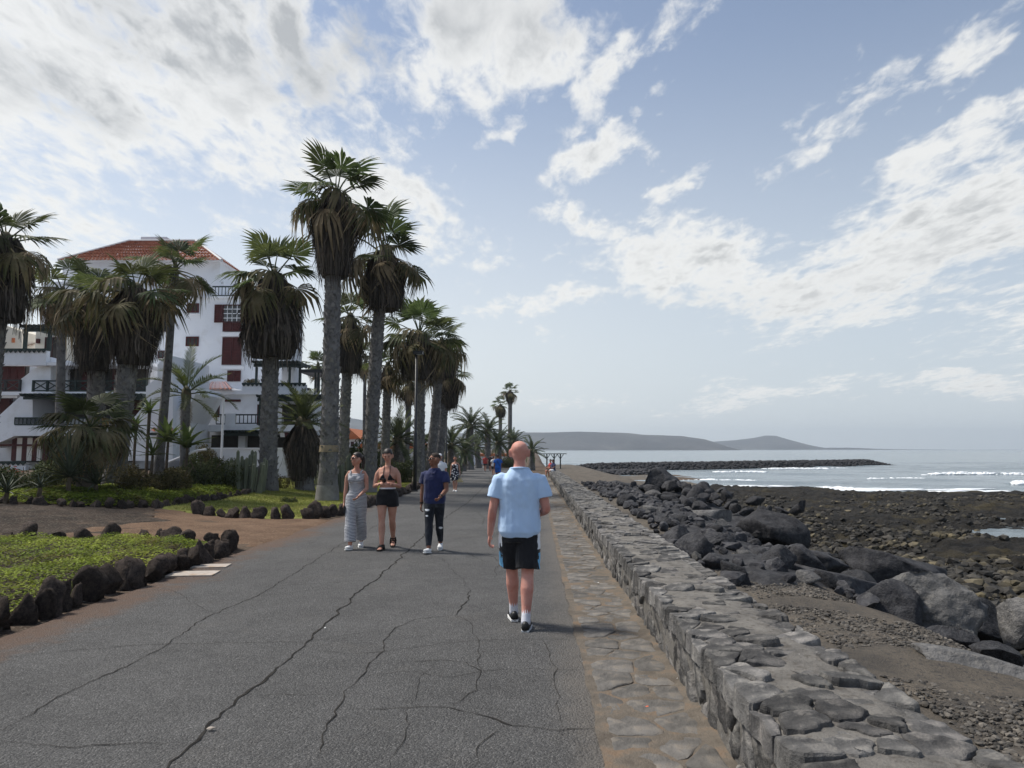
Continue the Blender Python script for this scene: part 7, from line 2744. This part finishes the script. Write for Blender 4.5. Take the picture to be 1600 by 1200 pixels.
# 4. man in navy polo
m3 = Fig(678, 862, 'person in navy polo shirt, ripped dark jeans and white sneakers', G_, math.pi - .12, 1.70, 1.06, False, voxel=.0085,
         lleg=(-.22, .28), rleg=(.24, .06), larm=(.35, .16, .75, .35), rarm=(-.1, .12, .15, .0), sh=1.0)
m3.yaw = -1.15
m3.body('skin_brown', curl=(.9, 1.2))
m3.top(.58, .013, .87, None, .012)
m3.bottoms(1.0, 1.90, .014, -.004)
for sd_ in 'lr': m3.shoe(sd_, 'white_leather', 'white_leather', toe=.15 if sd_ == 'r' else -.2)
m3.add_job('body', 'body', ['skin_brown'])
m3.add_job('top', 'polo_shirt', ['navy'], wrinkle=.005)
def rips(c, n):
    if n.y > .1 and c.y > -.5:
        for (x, z, rx, rz_) in ((.10, .72, .045, .018), (.10, .62, .025, .015), (-.10, .40, .03, .02)):
            if ((c.x - x) / rx) ** 2 + ((c.z - z) / rz_) ** 2 < 1: return 1
    return 0
m3.add_job('bottoms', 'jeans', ['denim', 'panel_white'], wrinkle=.005, mi=rips)
m3.hair_cap('hair_short', -.01, .062, .003)
m3.face(True)

# 5-... farther walkers
fl = Fig(711, 765, 'person in black and white floral dress carrying a straw bag', G_, math.pi, 1.62, 1.0, True, voxel=.014, Y=32.5, lleg=(.16, .05), rleg=(-.14, .1), larm=(.1, .18, .3, 0), rarm=(0, .15, .2, 0))
fl.body('skin_tan', fingers=False)
fl.top(.3, .014, .80, 1.36, .012, arms=False)
for sg in (-1, 1): fl.mbset('top').ball((sg * .066 * fl.k, .09 * fl.k, 1.275 * fl.k + fl.z0), (.076 * fl.k, .064 * fl.k, .072 * fl.k), 12, 8)
fl.bottoms(.95, .82, .03, .05, 'top')
for sd_ in 'lr': fl.shoe(sd_, 'white_leather')
fl.add_job('body', 'body', ['skin_tan']); fl.add_job('top', 'dress', ['floral'], voxel=.014)
fl.hair_cap('hair_dark', -.02, .055, .012); fl.face(False)
S_, E_, W_, d_ = fl.arms['l']
mb = MB(); mb.tube([(0, 0, -.02), (0, 0, -.14), (0, 0, -.2)], [(.03, .02), (.14, .06), (.15, .06), (.11, .05)][:3], 12); mb.tube([(-.08, 0, -.05), (-.05, 0, .09), (.05, 0, .09), (.08, 0, -.05)], .008, 6)
wp = Matrix.Rotation(math.pi, 4, 'Z') @ (W_ + d_ * .09)
tag(mb.build('straw_bag', M['straw'], loc=fl.root.location + wp + Vector((0, 0, -.08))), 'small straw bag hanging from the hand beside the floral dress', 'bag')


def walker(px, Y, label, H, topm, botm, skin, rz, hem=.8, fem=False, hair='hair_dark', sleeves=.55, cap=None, seed=1, shoes='black_leather'):
    r = random.Random(seed)
    st = r.uniform(.12, .24)
    f = Fig(px, 740, label, G_, rz, H, 1.03, fem, voxel=.018, Y=Y, lleg=(st, .06), rleg=(-st * .8, .15), larm=(-.15, .12, .3, 0), rarm=(.15, .12, .3, 0))
    f.body(skin, fingers=False)
    f.top(sleeves, .016, .84, None, .015); f.bottoms(1.0, hem, .018, .02)
    for sd_ in 'lr': f.shoe(sd_, shoes)
    f.add_job('body', 'body', [skin], voxel=.016); f.add_job('top', 'shirt', [topm], voxel=.016); f.add_job('bottoms', 'shorts' if hem < 1.2 else 'trousers', [botm], voxel=.016)
    f.hair_cap(hair, -.02, .055, .008)
    f.face(False)
    if cap:
        f.on_head('cap', cap, [((0, 0, .085), (.088, .105, .06)), ((0, .08, .072), (.07, .09, .012))])
    return f


walker(687, 26.0, 'person in white shirt and white cap half hidden behind the navy polo', 1.70, 'white_cloth', 'dark_cloth', 'skin_tan', math.pi, 1.8, cap='white_cloth', seed=1)
blue = walker(778, 44.0, 'person in bright blue shirt with a crossed bag strap walking away', 1.72, 'royal_cloth', 'royal_cloth', 'skin_brown', 0, .7, seed=2)
walker(758, 72.0, 'person in red top and dark shorts far down the path', 1.68, 'red_cloth', 'dark_cloth', 'skin_tan', 0, .6, seed=3)
walker(766, 73.5, 'person in dark clothes walking beside the red top', 1.75, 'dark_cloth', 'dark_cloth', 'skin_tan', 0, .8, seed=4)
walker(747, 96.0, 'person all in white at the far end of the path', 1.68, 'white_cloth', 'white_cloth', 'skin_tan', math.pi, .8, fem=True, seed=5)
walker(771, 58.0, 'person in pale shirt partly behind the bright blue shirt', 1.6, 'white_cloth', 'dark_cloth', 'skin_tan', 0, .7, fem=True, seed=6)


def sitter(u, y, label, topm, botm, skin, rz, seed):
    base = wall_pt(u, y, WALL_H)
    f = Fig(0, 0, label, G_, rz, 1.70, 1.05, False, voxel=.016, base=base + Vector((0, 0, -.82)), lleg=(1.45, 1.4), rleg=(1.4, 1.45), larm=(.5, .15, .8, .3), rarm=(.45, .15, .8, .3), sit=True, nod=-.25)
    f.body(skin, fingers=False); f.top(.55, .016, .88, None, .015); f.bottoms(1.0, .8, .02, .02)
    for sd_ in 'lr': f.shoe(sd_, 'dark_cloth')
    f.add_job('body', 'body', [skin]); f.add_job('top', 'shirt', [topm]); f.add_job('bottoms', 'shorts', [botm])
    f.hair_cap('hair_dark', -.02, .055, .01); f.face(False)


sitter(1.35, 53.5, 'person in navy top sitting on the far end of the wall', 'navy', 'white_cloth', 'skin_brown', 2.2, 1)
sitter(1.2, 55.5, 'person in pinkish top sitting beside the navy top on the wall', 'red_cloth', 'dark_cloth', 'skin_tan', 2.0, 2)

RES = run_jobs()
# clothing that follows the body closely
bo = RES[(w2, 'body')]
k2, z2 = w2.k, w2.z0
def bikini(c, n):
    x, y, z = abs(c.x), c.y, (c.z - z2) / k2
    if y > .04 and 1.215 < z < 1.335:
        half = .062 * (1.335 - z) / .12
        return abs(x / k2 - (.075 - .02 * (z - 1.215) / .12)) < half
    return 1.215 < z < 1.228 and abs(c.x) < .15 * k2
shell_from(bo.data, bikini, .005, 'bikini_top', 'cloth_black', w2.root)
for sg in (-1, 1):
    mb = MB(); mb.tube([Vector((sg * .058, .118, 1.325)) * k2 + Vector((0, 0, z2)), Vector((sg * .055, .095, 1.40)) * k2 + Vector((0, 0, z2)), Vector((sg * .05, .045, 1.462)) * k2 + Vector((0, 0, z2)), Vector((sg * .04, -.05, 1.475)) * k2 + Vector((0, 0, z2))], .006, 6)
    mb.build('halter_strap', M['cloth_black'], w2.root)
k1, z1_ = w1.k, w1.z0
for sg in (-1, 1):
    mb = MB(); mb.tube([Vector((sg * .095, .108, 1.375)) * k1 + Vector((0, 0, z1_)), Vector((sg * .1, .06, 1.43)) * k1 + Vector((0, 0, z1_)), Vector((sg * .1, -.03, 1.44)) * k1 + Vector((0, 0, z1_)), Vector((sg * .095, -.085, 1.38)) * k1 + Vector((0, 0, z1_))], [(.014, .005)] * 4, 8)
    mb.build('shoulder_strap', M['stripes'], w1.root)
# polo collar
mb = MB()
kz = lambda v: Vector(v) * m3.k + Vector((0, 0, m3.z0))
for sg in (-1, 1):
    mb.tube([kz((sg * .012, .118, 1.40)), kz((sg * .055, .075, 1.468)), kz((sg * .072, .0, 1.49)), kz((sg * .04, -.06, 1.492)), kz((0, -.066, 1.492))], [(.016, .008)] * 5, 8)
mb.build('collar', M['navy'], m3.root)
for f_, sd_, mt in ((m3, 'l', 'black_leather'), (m3, 'r', 'black_leather')):
    S_, E_, W_, d_ = f_.arms[sd_]
    mb = MB(); mb.tube([W_ - d_ * .035, W_ - d_ * .01], [.034, .033], 12); mb.build('watch', M[mt], f_.root)
# phone in both hands
S_, E_, Wl, dl = w2.arms['l']; S_, E_, Wr, dr = w2.arms['r']
pc = (Wl + dl * .09 + Wr + dr * .09) / 2
mb = MB(); mb.box(-.037, .037, -.075, .075, -.004, .004)
ph = mb.build('phone', M['phone'])
ph.matrix_world = Matrix.Translation(w2.root.location) @ Matrix.Rotation(math.pi, 4, 'Z') @ Matrix.Translation(pc + Vector((0, .01, .025))) @ Matrix.Rotation(.7, 4, 'X')
tag(ph, 'dark phone held in both hands of the person in black', 'phone')
# clutch purse in the striped woman's hand
S_, E_, W_, d_ = w1.arms['r']
mb = MB(); mb.box(-.016, .016, -.09, .06, -.07, .05)
pu = mb.build('clutch_purse', M['dark_cloth'])
pu.matrix_world = Matrix.Translation(w1.root.location) @ Matrix.Rotation(math.pi, 4, 'Z') @ Matrix.Translation(W_ + d_ * .09 + Vector((-.03, .02, -.02)))
tag(pu, 'small grey clutch purse held beside the striped jumpsuit', 'purse')
# bag strap of the blue shirt
mb = MB(); z_ = blue.z0
mb.tube([(-.13, -.06, 1.44 + z_), (-.02, -.155, 1.28 + z_), (.1, -.16, 1.08 + z_), (.17, -.08, .95 + z_)], [(.014, .006)] * 4, 8)
mb.build('bag_strap', M['black_leather'], blue.root)

# beach shelter beyond the seated pair
p = Vector((3.9, 68, gz(3.9, 68)))
root = empty('beach_shelter', p, label='dark slatted beach shelter beyond the seated pair', cat='shelter')
ht = at(857, 709.5, 68).z - p.z
for x in (-.55, .15, .75):
    mb = MB(); mb.tube([(x, 0, -.2), (x, 0, ht)], .06, 8); mb.build('post', M['green_wood'], root)
    for sg in (-1, 1):
        mb = MB(); mb.bar((x, .0, ht - .45), (x + sg * .3, .0, ht - .02), .06); mb.build('brace', M['green_wood'], root)
for k in range(6):
    mb = MB(); mb.box(-1.3, 1.3, -.06, .06, 0, .06); mb.build('roof_slat', M['green_wood'], root, loc=(0, -.8 + .32 * k, ht))

# litter on the stone strip and path
r = random.Random(9)
M['litter'] = mat('litter', (.7, .69, .66), (.8, .8, .78), 5, 2, .8)
M['litter_orange'] = mat('litter_orange', (.6, .12, .05), (.65, .16, .08), 5, 2, .8)
for (px, py, s_, mt, lab_) in ((1061, 1065, .02, 'litter', 'crumpled white paper scrap on the stone strip by the wall'), (1011, 1109, .010, 'litter_orange', 'tiny orange scrap on the stone strip'), (935, 913, .012, 'litter', 'small white scrap farther up the stone strip'),
                               (508, 984, .012, 'litter', 'pale chip lying on the main crack'), (330, 1143, .018, 'concrete', 'pale leaf sheath lying across the main crack')):
    g = gp(px, py)
    bm = bmesh.new(); bmesh.ops.create_icosphere(bm, subdivisions=1, radius=1)
    for v in bm.verts: v.co *= r.uniform(.6, 1.2)
    me = bpy.data.meshes.new('litter_scrap'); bm.to_mesh(me); bm.free(); me.materials.append(M[mt])
    o = link('litter_scrap', me, None, loc=(g.x, g.y, g.z + .02), rot=(0, 0, r.uniform(0, 3)), scale=(s_ * 1.6, s_, s_ * .5))
    tag(o, lab_, 'litter', 'litter scraps on the promenade')
